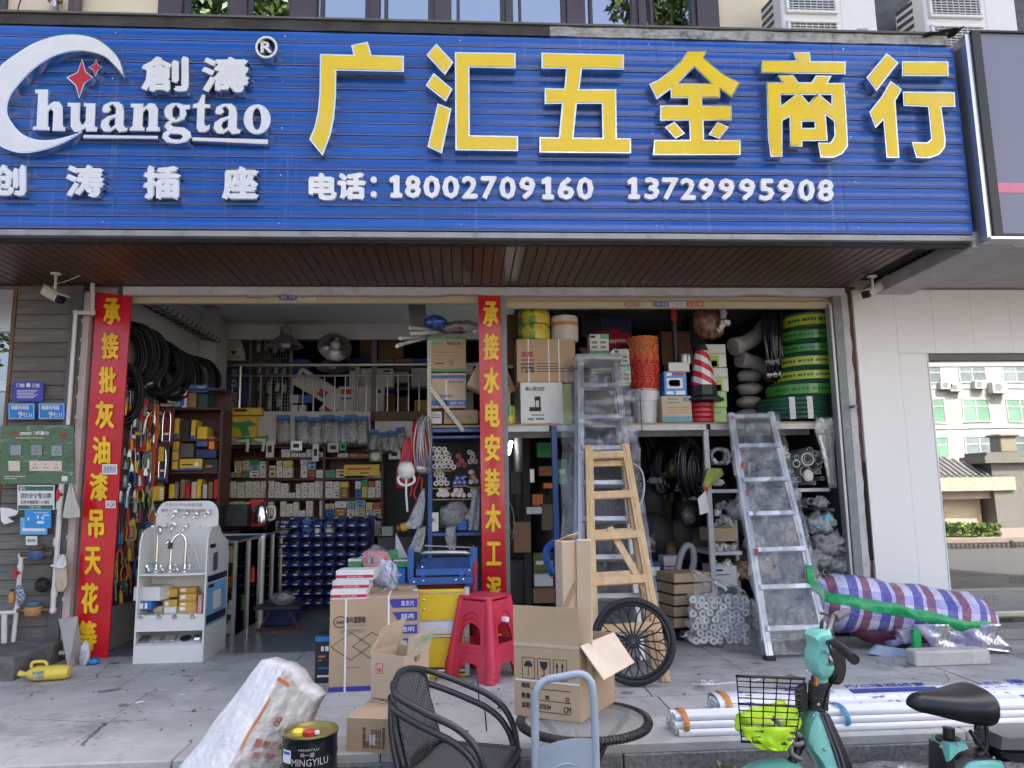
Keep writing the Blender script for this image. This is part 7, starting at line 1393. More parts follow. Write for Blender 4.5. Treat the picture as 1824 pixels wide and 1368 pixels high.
# padded black panel showing between the upper rungs
a=BL.lerp(TL,frac(790,0,0,*cA,-.03,-.98));b=BL.lerp(TL,frac(752,0,0,*cA,-.03,-.98));a2=BR.lerp(TR,frac(790,0,0,*cA,-.03,-.98));b2=BR.lerp(TR,frac(752,0,0,*cA,-.03,-.98))
MB().prism([p-nrm*.09+(TR-TL)*s for p,s in((a,.16),(a2,-.16),(b2,-.16),(b,.16))],-nrm*.02).build('sheet_black',M('black_board',(.012,.012,.016),.5),None,fix=True);tag(bpy.data.objects['sheet_black'],'black board showing between two upper rungs of the tall ladder','board')
def wrap(t,L,lab_mat,uo,seed,off=.06,both=True,f0=0.,f1=1.02,lo=.05,ro=.05,nm='wrap_film',nx=16,ny=60):
 _,TL,TR,BL,BR,nrm,up=L
 def fn(s,q):
  f=f0+(f1-f0)*q;a,b=BL.lerp(TL,f),BR.lerp(TR,f);e=(b-a).normalized();a=a-e*(lo+.03*vn(q*6,seed));b=b+e*(ro+.035*vn(q*7,seed+4));return a.lerp(b,s)+nrm*(off+.035*vn(s*5+seed,q*9)+.02*vn(s*11,q*24,seed))
 MB().sheet(nx,ny,fn).build(nm,lab_mat,t,True,smooth=True)
m_wrapf=FILM('ladder_wrap',(.85,.87,.88),.07,.07,8,(1.8,1,.4));m_wrapb=FILM('ladder_wrap_back',(.78,.80,.82),.20,.10,9,(1.5,1,.4))
wrap(L1[0],L1,m_wrapb,0,3,-.11,lo=.14,ro=.12,f0=.04);wrap(L1[0],L1,m_wrapf,0,7,.06,f0=.62,f1=1.05,lo=.02,ro=.1)
t=thing('clear_hose','loop of clear hose hanging at the right side of the tall ladder','hose',P(1140,860,-.3));MB().tube(bez([P(1128,825,-.35),P(1143,840,-.3),P(1147,870,-.3),P(1140,900,-.35),P(1128,905,-.4)],6),.009,7).build('tube',M('clear_tube',(.5,.5,.52),.2),t,True,smooth=True)
cB=((1049,795),(1113,793),(1058,1226),(1186,1216));L2=mkladder('wooden_ladder','pale pine wooden ladder leaning in front of the tall aluminium ladder',cB,-.50,-1.30,[812,883,955,1035,1120],m_lwood,w=.06,d=.045,rh=.062,rd=.03)
_,TL,TR,BL,BR,nrm,up=L2
beam(BL.lerp(TL,.62)+(BR-BL)*.3+nrm*-.02,BL.lerp(TL,.33)+(BR-BL)*.84-nrm*.02,.05,.02,nrm).build('brace',m_lwood,L2[0],True)
for f in(.95,.80,.63,.45):a,b=BL.lerp(TL,f-.028),BR.lerp(TR,f-.028);beam(a-nrm*.035,b-nrm*.035,.05,.02,nrm).build('rear_batten',m_lwood,L2[0],True)
beam(BL-nrm*.14+(BR-BL)*.08,TL-nrm*.10+(TR-TL)*.02,.055,.04,nrm).build('rear_stile',m_lwood,L2[0],True);beam(BR-nrm*.14-(BR-BL)*.04,TR-nrm*.10,.055,.04,nrm).build('rear_stile',m_lwood,L2[0],True)
cC=((1301,737),(1372,735),(1371,1176),(1478,1172));L3=mkladder('aluminium_ladder','aluminium ladder wrapped in clear plastic leaning on the right of the deck',cC,-.02,-.76,[745,797,857,917,981,1047,1120],m_ladal,w=.055)
for k in(2,4,5):a,b=L3[3].lerp(L3[1],.15+.12*k),L3[4].lerp(L3[2],.15+.12*k);e=(b-a);MB().box(a+e*.04+L3[5]*.05,(.02,.012,.05)).build('red_mark',m_ink_r,L3[0],True)
wrap(L3[0],L3,m_wrapb,0,13,-.05,lo=.03,ro=.05,f0=.02,f1=1.0);wrap(L3[0],L3,m_wrapf,0,17,.055,lo=.06,ro=.05,f0=.06,f1=.99)
for a in(L3[3],L3[4]):MB().box(a+Vector((0,0,.01)),(.075,.075,.05),None,.008).build('rubber_foot',m_boxk,L3[0],True)
# =================== WHITE TAP STAND
m_tap=M('white_stand_panel',(.70,.70,.66),.35,var=.05,scale=2,dirt=.08,dirtcol=(.5,.48,.42))
yf,yk,ykb=-.27,-.01,.26
A,B_=P(236,1183,yf),P(361,1182,yf);x0,x1=A.x,B_.x;ts=thing('tap_stand','white display stand with chrome taps and open shelves by the left banner','display stand',((x0+x1)/2,0,0))
def zf(v,y=yf):return P(300,v,y).z
zt_,zk=zf(948),zf(893,yk)
for x in(x0,x1-.012):
 pr=[(yf,0),(ykb,0),(ykb,zt_-.2),(ykb-.03,zt_-.1),(yk+.06,zt_-.02),(yk+.013,zt_+.03),(yf+.16,zt_+.035),(yf+.09,zt_+.02),(yf+.04,zt_-.01),(yf+.012,zt_-.06),(yf,zt_-.12)]
 MB().prism([(x,a,b)for a,b in pr],(.012,0,0)).build('side_panel',m_tap,ts,True,fix=True)
bw=[(x0+.012,zk-.12)]+[(x0+.012+.09*(1-cos(a)),zk-.12+.12*sin(a))for a in[pi/2*k/6 for k in range(1,7)]]+[(x1-.012-.09*(1-cos(a)),zk-.12+.12*sin(a))for a in[pi/2*(6-k)/6 for k in range(7)]]
MB().prism([(x0+.012,yk,0)]+[(a,yk,b)for a,b in bw]+[(x1-.012,yk,0)],(0,.012,0)).build('back_panel',m_tap,ts,True,fix=True)
zs1,zs2,zs3=zf(1022),zf(1096),zf(1117)
MB().slab(14,4,lambda s,q:(x0+.0125+(x1-x0-.025)*s,yf+.01-.03*sin(pi*s)*(1-q)+(yk-yf-.012)*q,zs1),(0,0,-.014)).build('tap_shelf',m_tap,ts,True,fix=True)
MB().bb((x0+.0125,yf+.01,zs2-.012),(x1-.0125,yk-.001,zs2)).build('shelf',m_tap,ts,True);MB().bb((x0+.0125,yf,zs3-.03),(x1-.0125,yf+.012,zs2-.0125)).build('front_rail',m_tap,ts,True)
MB().bb((x0+.0125,yf,0),(x1-.0125,yf+.012,.13)).build('plinth',m_tap,ts,True)
sl_=MB();sl_.slab(2,2,lambda s,q:(x0+.0125+(x1-x0-.025)*s,yf+.013+.24*q,.125+.1*q),(0,0,-.01));sl_.build('sloping_panel',m_tap,ts,True,fix=True);MB().bb((x0+.0125,yf+.245,.2),(x1-.0125,yf+.255,.34)).build('inner_panel',M('stand_inner',(.62,.60,.50),.5),ts,True)
for u in(251,283,311,343):p=P(u,1099,yf-.001);MB().lathe([(0,-.012),(.013,-.012),(.015,-.004),(.02,0)],p,14,rx(-pi/2)).build('knob',m_chrome,ts,True,smooth='auto')
for u in(255,279,302,324,349):p=P(u,1139,yf+.18);MB().lathe([(0,-.004),(.014,-.003),(.016,0)],p,12,rx(-pi/2+.3)).build('hole',m_boxk,ts,True)
for k,(u,mt)in enumerate([(253,m_stl),(277,m_stl),(303,m_stl),(330,m_boxk),(352,m_chrome)]):
 p=P(u,1158,yf+.08);p.z=.165;t=thing('floor_drain',['slotted grey floor drain','long grey floor drain','square patterned floor drain','oval black hole cover','round chrome basin drain'][k]+' on the bottom slope of the tap stand','drain',p,(radians(21),0,0))
 mb=MB()
 if k<3:mb.box((0,0,.004),(.088,.088,.008),None,.003);[mb.box((0,-.03+.015*q,.009),(.07,.004,.003))for q in range(5)]
 else:mb.lathe([(0,.0 if k==3 else .02),(.03,.006 if k==3 else .018),(.042,.004),(.042,0)],(0,0,0),18)
 mb.build('plate',mt if k!=0 else M('drain_grey',(.2,.2,.21),.35,metal=.6),t,smooth='auto')
letter('汉派·DUIYOU五金卫浴',rectq(294,896,361,902,yk-.002),M('grey_print'),ts,.001);letter('厨房·工程·家装·建材首选品牌',rectq(287,906,366,912,yk-.002),M('grey_print'),ts,.001)
def knobtap(u,v,kind,lab):
 p=P(u,v,yk-.012);t=thing('wall_tap',lab,'tap',p);t.scale=(.62,)*3
 if kind==0:MB().lathe([(0,-.014),(.012,-.012),(.018,0),(.02,.01)],(0,0,0),14,rx(-pi/2)).build('cap',m_chrome,t,smooth='auto')
 elif kind==1:
  MB().lathe([(0,-.06),(.02,-.055),(.022,-.02),(.028,-.005),(.028,.01)],(0,0,0),14,rx(-pi/2)).build('body',m_chrome,t,smooth='auto');MB().tube(bez([(0,-.04,.01),(.03,-.06,.03),(.05,-.08,.035)],3),.008,7).build('lever',m_chrome,t,smooth=True);MB().tube(bez([(0,-.04,-.01),(-.02,-.07,-.03),(-.025,-.075,-.06)],3),.011,8).build('spout',m_chrome,t,smooth=True)
 else:MB().tube(bez([(0,0,0),(0,-.05,.01),(-.02,-.08,-.03),(-.03,-.08,-.08)],4),.011,8).build('spout',m_chrome,t,smooth=True);MB().lathe([(0,-.07),(.03,-.065),(.034,-.04),(.02,-.03)],(.0,0,.02),14,rx(-pi/2)).build('head',m_chrome,t,smooth='auto')
 return t
for k,a in enumerate([(278,917,0),(297,917,0),(315,915,2),(335,915,1),(352,915,1),(372,913,1),(274,938,1),(295,937,1),(313,937,2),(333,938,1),(355,938,0),(376,938,0)]):knobtap(*a,'chrome tap part, '+ORD[1+k%6]+' in the '+['upper','lower'][k>5]+' row on the stand back')
def gooseneck(u,v,hpx,lab,kind):
 p=P(u,v,yf+.14);p.z=zs1+.001;hh=hpx*6.25/F_PX;t=thing('kitchen_tap',lab,'tap',p);MB().lathe([(.03,0),(.03,.01),(.02,.02),(.018,.06),(0,.06)],(0,0,0),14).build('base',m_chrome,t,smooth='auto')
 if kind==0:MB().tube(bez([(0,0,.05),(0,0,hh*.9),(.015,-.02,hh*1.02),(.035,-.05,hh),(.037,-.05,hh*.86)],6),.012,9).build('spout',m_chrome,t,smooth=True)
 elif kind==1:MB().tube(bez([(0,0,.05),(0,0,hh*.9),(-.015,-.02,hh*1.0),(-.03,-.03,hh*.92)],6),.012,9).build('spout',m_chrome,t,smooth=True)
 else:MB().tube(bez([(0,0,.05),(0,0,hh*.75),(-.03,-.01,hh*.98),(-.07,-.03,hh*.95),(-.10,-.04,hh*.74)],6),.012,9).build('spout',m_chrome,t,smooth=True);MB().cyl((-.098,-.04,hh*.78),(-.108,-.045,hh*.62),.017,n=9).build('nozzle',m_boxk,t,smooth='auto')
 for s in(-1,1):MB().lathe([(.008,0),(.008,.03),(.024,.034),(.024,.05),(0,.055)],(s*.04,-.03,.01),10,ry(s*.5)).build('handle',m_chrome,t,smooth='auto')
gooseneck(278,1018,72,'tall straight chrome kitchen tap, left on the stand shelf',0);gooseneck(303,1016,50,'short chrome mixer tap in the middle of the stand shelf',1);gooseneck(329,1014,62,'curved chrome kitchen tap with black nozzle on the stand shelf',2)
t=thing('white_hose','thin white shower hose arching on the tap stand shelf','hose',P(350,1010,yf+.3));MB().tube(bez([P(333,970,yf+.2),P(345,975,yf+.19),P(353,1000,yf+.17),P(357,1015,yf+.16)],6),.007,7).build('tube',m_boxw,t,True,smooth=True)
lump('rag','pale blue mesh rag on the left of the tap shelf','rag',Vector((P(266,1018,yf+.15).x,yf+.15,zs1)),.055,M('pale_blue_mesh',(.28,.38,.46),.7,var=.6,scale=30,bump=.6,bscale=60),6,1.1,.7,.7)
m_kraft=M('kraft_yellow',(.56,.34,.07),.65,var=.08)
for k,(u0,v0,u1,v1,mt,lab,y_)in enumerate([(240,1071,270,1087,m_boxb,'blue box with white writing on the stand shelf',-.22),(238,1045,292,1071,m_boxw,'long white box lying on the blue box in the stand',-.2),(290,1048,316,1064,m_kraft,'kraft yellow box, upper left of the pile in the stand',-.12),(318,1046,350,1057,m_kraft,'kraft yellow box on top of the right pile in the stand',-.1),(318,1057,350,1071,m_kraft,'kraft yellow box, upper one of the right pile in the stand',-.14),(318,1071,350,1083,m_kraft,'kraft yellow box, middle one of the right pile in the stand',-.14),(316,1083,350,1096,m_kraft,'kraft yellow box at the bottom of the right pile in the stand',-.15),(290,1068,316,1084,m_kraft,'kraft yellow box, lower left of the pile in the stand',-.13),(272,1084,290,1095,m_cream_c,'flat cream box behind the blue box in the stand',-.1),(291,1084,314,1095,m_boxw,'white box with grey writing in the middle of the stand',-.16),(351,1064,360,1096,M('pink_card',(.6,.3,.32),.5),'pink box at the right end of the stand shelf',-.2)]):
 t=pbox('tap_box',lab,'box',u0,v0,u1,v1,y_,min(.2,yk-y_-.012),mt,[('b',.12,.3,.4,.8,m_paper)]if mt is m_kraft else([('b',.3,.15,.5,.8,m_paper),('b',.6,.15,.75,.8,m_paper)]if mt is m_boxb else()),None,radians(-12)if k==1 else 0.)
 t.location.z=max(t.location.z,zs2+.001)if v1>1090 else t.location.z
 # poster on the right cheek
def cheek(a0,a1,b0,b1,mat,name='print',d=.0015):MB().bb((x1+.0002,a0,b0),(x1+d,a1,b1)).build(name,mat,ts,True)
yp0,yp1=yf+.03,ykb-.03;zA,zB,zC,zD=.38,.62,.72,.98
cheek(yp0,yp1,.27,.88,M('poster_white',(.62,.62,.66),.4));cheek(yp0,yp1,.58,.63,M('poster_navy',(.015,.02,.06),.4),'print',.002);cheek(yp0,yp1,.30,.57,M('poster_sky',(.18,.4,.68),.4),'print',.0022);cheek(yp0,yp1,.27,.33,M('poster_navy'),'print',.0026);cheek(yp0+.14,yp1-.14,.36,.5,m_boxw,'print',.003);cheek(yp0+.1,yp1-.25,.66,.8,m_stl,'print',.003);cheek(yp0+.02,yp0+.15,.84,.87,m_boxk,'print',.003);cheek(yp0+.02,yp0+.15,.535,.56,m_boxk,'print',.003);cheek(yp0,yp1,.25,.27,M('poster_sky'),'print',.0018)
# =================== GOODS ON THE PAVEMENT
m_bluepr=M('carton_blue_print',(.045,.04,.30),.6)
yc=-1.28;q=[G(584,1233),None];A=P(584,1233,yc);B_=P(744,1224,yc);hz_=P(590,1064,yc).z
w,h=B_.x-A.x,hz_;t=thing('lamp_carton','large brown lamp carton with violet blue corners and white straps','carton',((A.x+B_.x)/2,yc+.12,0),radians(2));d=.24
MB().box((0,0,h/2),(w,d,h),ch=.004).build('body',m_card,t)
prints(t,w,h,d,[('b',0,.0,1,.055,m_bluepr),('t',.18,.72,.4,.79,m_ink_k,'华兴富照明',.01),('b',.2,.69,.42,.7,M('grey_print')),('t',.12,.62,.4,.66,M('grey_print'),'LED超薄面板灯',0),('b',.17,.25,.34,.26,M('grey_print')),('t',.55,.01,.68,.045,m_paper,'节能/环保'),('b',.685,.38,.692,.5,m_bluepr)])
f_=-d/2-.001
for k,(s0,t0,t1,tx)in enumerate([(.66,.87,.965,'直发光'),(.72,.73,.825,'超亮'),(.78,.59,.685,'透明'),(.84,.45,.54,'纯亮')]):
 mb=MB();mb.prism([(-w/2+a*w,f_,b*h)for a,b in((s0-.02,t1),(s0+.05,t0),(.985,t0),(.985,t1))],(0,-.0012,0));mb.build('print',m_bluepr,t,fix=True)
 letter(tx,[(-w/2+a*w,f_-.0014,b*h)for a,b in((.80,t0+.02),(.95,t0+.02),(.95,t1-.02),(.80,t1-.02))],m_paper,t,.0006,0,world=False)
def ring2(t,pts,wd,mat,y,name='print'):
 mb=MB()
 for a,b in zip(pts,pts[1:]+pts[:1]):a,b=Vector((a[0],y,a[1])),Vector((b[0],y,b[1]));d_=b-a;mb.box((a+b)/2,(d_.length+wd,.0014,wd),ry(-math.atan2(d_.z,d_.x)))
 mb.build(name,mat,t)
for cx_ in(-.26,-.02):ring2(t,[(w*cx_,h*.33),(w*(cx_+.22),h*.475),(w*cx_,h*.62),(w*(cx_-.22),h*.475)],.004,M('dark_brown_ink',(.1,.06,.04),.8),f_-.0007)
ring2(t,[(-w*.38+.042*cos(a),h*.735+.042*sin(a)*.8)for a in[2*pi*k/20 for k in range(20)]],.005,m_ink_k,f_-.0007);letter('H★F',[(-w*.38-.025,f_,h*.735-.012),(-w*.38+.025,f_,h*.735-.012),(-w*.38+.025,f_,h*.735+.012),(-w*.38-.025,f_,h*.735+.012)],m_ink_k,t,.0008,.03,world=False)
for s in(.18,.66):MB().bb((-w/2+s*w-.006,-d/2-.004,-.0),(-w/2+s*w+.006,d/2+.002,h+.003)).build('strap',m_paper,t)
for k,(u0,v0,u1,v1,lab)in enumerate([(599,1015,667,1034,'white tile box with a red band, topmost of three on the lamp carton'),(592,1033,658,1052,'white tile box with a red band, middle of three on the lamp carton'),(588,1050,653,1069,'white tile box with a red band, lowest of three on the lamp carton')]):
 pbox('tile_box',lab,'box',u0,v0,u1,v1,yc+.0-.005*k,.2,m_boxw,[('b',0,.22,1,.52,M('crimson_ink',(.5,.02,.07),.5)),('t',.3,.3,.72,.44,m_paper,'厨卫 电工 家居')],None,radians(-3+2*k))
pbox('carton','plain brown carton behind the lamp carton under the tool bag','carton',655,1045,740,1130,-.85,.3,m_card)
t=pbox('black_box','black box with sky blue top beside the lamp carton','box',560,1128,592,1216,-1.05,.2,m_boxk,[('b',0,.86,1,.96,m_sblue),('b',.35,.66,.52,.76,m_paper),('b',.6,.66,.8,.76,m_paper),('b',.2,.53,.6,.57,m_orange),('b',.2,.47,.4,.48,m_paper),('b',.2,.3,.9,.32,m_sblue),('b',.15,.13,.9,.17,m_paper)])
t.location.z=0
# bag with red tool and green cases
zc_=P(690,1045,-.8).z
pbox('green_case','green and white flat case left of the clear tool bag','case',620,995,645,1011,-.6,.15,m_boxg,[('b',0,.7,1,1,m_boxw)]);pbox('green_case','green case right of the clear tool bag','case',700,996,730,1011,-.6,.15,m_boxg,[('b',.0,.75,1,.95,m_boxw)]);pbox('green_case','small upright green case behind the clear tool bag','case',693,980,706,997,-.55,.1,m_boxg);pbox('blue_case','sky blue box under the green case','box',700,1012,722,1046,-.62,.15,m_sblue,[('b',.3,.6,.7,.7,m_paper)])
pbox('red_tool_box','red packaged tool inside the clear bag on the cartons','box',646,982,690,1016,-.72,.1,M('tool_red',(.55,.06,.09),.4),[('b',.25,.35,.5,.75,m_boxk),('b',.3,.45,.45,.65,m_boxw)]);lump('cable_tie_bag','blue and white small goods at the bottom of the clear bag','bag',P(688,1048,-.8),.085,M('blue_white_bits',(.4,.42,.6),.4,var=.7,scale=30,bump=.4,bscale=30),4,1.0,.6,1.2)
t=thing('clear_tool_bag','knotted clear plastic bag holding a red tool on the cartons','plastic bag',P(672,1045,-.88));pts_b=[(666,670,970),(652,690,980),(637,697,995),(650,700,1010),(664,706,1030),(672,711,1045),(678,707,1052)]
def fnb(s,q):
 n=len(pts_b)-1;f=q*n;i=min(int(f),n-1);f-=i;a,b=pts_b[i],pts_b[i+1];uL=a[0]*(1-f)+b[0]*f;uR=a[1]*(1-f)+b[1]*f;v=a[2]*(1-f)+b[2]*f;return P(uL*(1-s)+uR*s,v,-.88-.05*sin(pi*s)*min(1,2*q)+.02*vn(s*6,q*6))
MB().sheet(16,18,fnb).build('film',FILM('thin_clear_bag'),t,True,smooth=True)
mb=MB();t=thing('grey_funnel','grey plastic cone lying upright behind the green case','funnel',P(717,998,-.45));mb.prism([P(u,v,-.45)for u,v in((704,998),(705,950),(728,998))],(0,.05,0));mb.build('body',M('grey_plastic',(.38,.40,.42),.4),t,True,fix=True)
# blue platform trolley folded on edge
m_trb=M('trolley_blue',(.02,.10,.34),.35,var=.1);tb=thing('platform_trolley','blue folded platform trolley with a steel push handle behind the yellow one','trolley',(.0,-.6,0))
yT=-.72;a,b=P(741,1014,yT),P(838,1002,yT);MB().slab(4,3,lambda s,q:(a.x+(b.x-a.x)*s,yT+.35*q,a.z+.05*q),(0,0,-.045)).build('deck',m_trb,tb,True,fix=True)
MB().tube(bez([P(745,998,yT+.3),P(752,990,yT+.1),P(756,985,yT-.02),P(795,984,yT-.05),P(832,985,yT-.02),P(838,990,yT+.1),P(842,975,yT+.3)],6),.017,10).build('handle',m_stl,tb,True,smooth=True)
MB().tube([P(757,972,yT+.35),P(838,975,yT+.35)],.006,6).build('wire',m_stl,tb,True)
a,b=P(728,1042,yT-.03),P(842,1027,yT-.03);MB().bb((a.x,yT-.03,a.z),(b.x,yT,b.z)).build('cross_member',m_trb,tb,True)
for u0,u1,v0,v1 in((726,737,978,1062),(829,838,1015,1060),(838,850,975,1150)):a,b=P(u0,v1,yT+.02),P(u1,v0,yT+.02);MB().bb((a.x,yT+.01,a.z),(b.x,yT+.06,b.z)).build('upright',m_trb,tb,True)
for u in(754,822):p=P(u,1022,yT+.05);MB().cyl(p-Vector((.014,0,0)),p+Vector((.014,0,0)),.055,n=14).build('wheel',m_boxb,tb,True,smooth='auto')
for u,v in((737,1037),(754,1035),(812,1033),(825,1032),(752,1010),(836,1016)):MB().lathe([(0,-.008),(.007,-.006),(.008,0)],P(u,v,yT-.031),10,rx(-pi/2)).build('bolt',m_chrome,tb,True)
a,b=P(740,1140,yT+.1),P(838,1012,yT+.1);MB().bb((a.x,yT+.1,a.z),(b.x,yT+.13,b.z)).build('red_panel',M('red_sheet',(.33,.015,.02),.4),tb,True);a,b=P(838,1150,yT+.08),P(846,1000,yT+.08);MB().cyl((a.x,yT+.0,0),(b.x,yT+.02,b.z),.02,n=8).build('red_tube',M('red_sheet'),tb,True)
# yellow folded trolley
yY=-.98;m_try=M('yellow_deck',(.74,.52,.02),.45,var=.1,dirt=.15,dirtcol=(.55,.4,.1));ty=thing('platform_trolley','yellow folded platform trolley with a white reflective band standing on edge','trolley',P(785,1205,yY))
def yq(u0,v0,u1,v1,mat,name,y=yY,th=.02):a,b=P(u0,v1,y),P(u1,v0,y);return MB().bb((a.x,y,max(.004,a.z)),(b.x,y+th,b.z),.003).build(name,mat,ty,True)
yq(743,1049,829,1190,m_try,'deck',yY,.03);yq(742,1106,832,1131,M('white_band_plastic',(.62,.66,.74),.3),'white_band',yY-.012,.011);yq(742,1131,834,1137,m_alu,'trim_rail',yY-.012,.011);yq(742,1104,832,1107,m_alu,'trim_rail',yY-.0125,.011);yq(735,1050,744,1205,m_paper,'edge_rail',yY-.005,.05);yq(828,1046,836,1205,m_alu,'edge_rail',yY-.005,.05);yq(742,1192,830,1199,m_alu,'trim_rail',yY-.03,.03);yq(745,1199,830,1208,m_try,'end_lip',yY-.02,.05)
yq(744,1054,828,1057,m_alu,'trim_rail',yY-.01,.009)
for u,v in((755,1069),(755,1085),(815,1065),(816,1082)):MB().lathe([(0,-.006),(.007,-.005),(.009,0)],P(u,v,yY-.0005),10,rx(-pi/2)).build('bolt',m_chrome,ty,True)
mb=MB()
for i in range(11):
 for jx in range(16):
  u,v=750+i*7.4,(1060+jx*8.6)
  if 1100<v<1140 or v>1186:continue
  mb.box(P(u,v,yY-.0012),(.018,.0024,.005),ry((-1)**(i+jx)*.8))
stuff(mb.build('tread_pattern',m_try,ty,True))
zz=[(744+k*7.2,1127 if k%2 else 1117)for k in range(13)];mb=MB()
for a,b in zip(zz,zz[1:]):beam(P(*a,yY-.014),P(*b,yY-.014),.006,.003,Vector((0,-1,0)),0,mb)
mb.build('zigzag',m_paper,ty,True)
# red stools
m_stool=M('red_stool_plastic',(.62,.035,.075),.38,var=.08,dirt=.12,dirtcol=(.6,.25,.25));
def stool():
 t=thing('stool','','stool',(0,0,0),0,'red plastic stools in a stack');H=.47;a,b=.125,.185
 top=MB();top.box((0,0,H-.012),(2*a+.02,2*a+.02,.024),None,.012);top.build('seat',m_stool,t,smooth='auto')
 out=[(-b+.035,.0),(-b+.09,.0),(-b+.1,.06),(-b+.125,.105),(-b+.165,.115),(b-.165,.115),(b-.125,.105),(b-.1,.06),(b-.09,.0),(b-.035,.0),(a-.02,H-.03),(-a+.02,H-.03)]
 hole=[(-.095,.165),(.095,.165),(.085,.29)]+[(.08*cos(k*pi/8),.30+.07*sin(k*pi/8))for k in range(1,8)]+[(-.085,.29)]
 vs,fs=outline_geo([out,hole],.012)
 hole2=hole;out2=[(-.112,.15),(.112,.15),(.102,.29)]+[(.098*cos(k*pi/8),.305+.088*sin(k*pi/8))for k in range(1,8)]+[(-.102,.29)]
 v2,f2=outline_geo([out2,hole],.010)
 for k in range(4):
  mb=MB()
  def mpp(v,e=0.):f=v.y/H;r=b+(a-b)*f;q=rz(k*pi/2)@Vector((v.x,-r-v.z-e,v.y));return q
  mb.add([mpp(v)for v in vs],fs);mb.build('side',m_stool,t);mb=MB();mb.add([mpp(v,.007)for v in v2],f2);mb.build('arch_rim',m_stool,t)
  c=Vector((1,-1,0));leg=MB();p0,p1=rz(k*pi/2)@Vector((b-.012,-b+.012,0)),rz(k*pi/2)@Vector((a-.012,-a+.012,H-.015));leg.tube([p0,p0.lerp(p1,.12),p0.lerp(p1,.121),p1],[.036,.035,.031,.025],10);leg.build('leg',m_stool,t,smooth='auto');
  rg=MB();rg.tube([p0.lerp(p1,.13),p0.lerp(p1,.15)],[.039,.038],10);rg.build('leg_collar',m_stool,t,smooth='auto')
 return t
sp_=G(866,1212);s0=stool();s0.scale=(1.0,1.0,1.0)
for k in range(3):
 o=s0 if k==0 else dup(s0);o.location=(sp_.x+.0,sp_.y+.12,.001+.036*k);o.rotation_euler=(0,0,radians(-40+1.5*k));o['label']=['red plastic stool at the bottom of the stack of three','red plastic stool in the middle of the stack of three','red plastic stool on top of the stack of three'][k]
MB().box((sp_.x+.13,sp_.y-.06,.40),(.03,.05,.03),rz(.6),.003).build('paper_scrap',m_paper,None);tag(bpy.data.objects['paper_scrap'],'folded white paper scrap tucked into the stool stack','paper')
# black spoked wheel leaning on the ladders
yW=-1.36;c=P(1128,1143,yW);R_=.272;c.z=R_+.003;wt=thing('spoke_wheel','black spoked wheel with tyre leaning against the ladders','wheel',c,(radians(-8),0,radians(-14)))
def torus(R,r,n=48,m=10,sx=1.):
 mb=MB();mb.tube([(R*cos(2*pi*i/n),0,R*sin(2*pi*i/n))for i in range(n)],r,m,True);return mb
m_tyre=M('black_tyre',(.018,.018,.019),.6,bump=.3,bscale=60);torus(R_-.02,.02).build('tyre',m_tyre,wt,smooth=True);torus(R_-.046,.012).build('rim',m_camb,wt,smooth=True)
MB().lathe([(.018,-.05),(.036,-.05),(.045,-.03),(.03,-.02),(.03,.02),(.045,.03),(.036,.05),(.018,.05)],(0,0,0),20,rx(pi/2)).build('hub',m_boxk,wt,smooth='auto')
for k in range(18):
 an=2*pi*k/18;an2=an;d_=Vector((cos(an),0,sin(an)));e=Vector((-sin(an),0,cos(an)));sp2=MB();s=.02 if k%2 else -.02
 sp2.tube([d_*.04+Vector((0,s,0)),d_*.165+Vector((0,s*.5,0))],.0055,6);
 for q in(-1,1):sp2.tube([d_*.163+Vector((0,s*.5,0)),d_*(R_-.05)+e*q*.028],.004,5)
 sp2.build('spoke',m_camb,wt)
 # cartons: open-topped ones
def flap(base,ang_pts,mat,t,name='flap'):MB().prism(ang_pts,base).build(name,mat,t,True,fix=True)
# tape carton at the kerb and open carton on it
A,B_,C_=G(617,1340),G(722,1345),G(768,1290);zt2=P(617,1279,A.y).z
def hexa(name,lab,A,B,C,h,mat,wall=None,z0=0.,open_=False,cat='carton',group=None):
 A,B,C=(Vector((p.x,p.y,z0))for p in(A,B,C));D=A+(C-B);t=thing(name,lab,cat,(A+B+C+D)/4,0,group);up_=Vector((0,0,h))
 if not open_:MB().prism([A,B,C,D],up_).build('body',mat,t,True,fix=True)
 else:
  for a,b in((A,B),(B,C),(C,D),(D,A)):
   n=Vector((0,0,1)).cross(b-a).normalized()*.005;MB().prism([a+n*.02,b-n*.02,b-n*.02+up_,a+n*.02+up_],n).build('wall',mat,t,True,fix=True)
  MB().prism([A,B,C,D],Vector((0,0,.005))).build('bottom',mat,t,True,fix=True)
 return t,A,B,C,D,up_
t,A,B,C,D,U=hexa('tape_carton','brown carton of tape with vertical black stencil print at the kerb',A,B_,C_,zt2,m_card)
ex,ey=(B-A).normalized(),Vector((0,0,1));n_=ex.cross(ey);W_,H_=(B-A).length,zt2
def onface(s0,t0,s1,t1,O=None,ex_=None,Wd=None,e=.0008):
 O=O or A;ex_=ex_ or ex;Wd=Wd or W_;nn=ex_.cross(Vector((0,0,1)));return[O+ex_*Wd*s+Vector((0,0,H_*t_))+nn*e for s,t_ in((s0,t0),(s1,t0),(s1,t1),(s0,t1))]
for k,(tx,s)in enumerate([('DOUBLE SIDED TAPE',.28),('SIZE:',.34),('QTY:2 ROLLS',.42),('G.W: KGS',.48),('N.W: KGS',.54),('M.45X33X30CM',.61)]):
 L_=[.6,.2,.55,.55,.55,.6][k];q=onface(s,.15,s+.045,.15+L_);letter(tx,[q[1],q[2],q[3],q[0]],m_ink_k,t,.0008,.01)
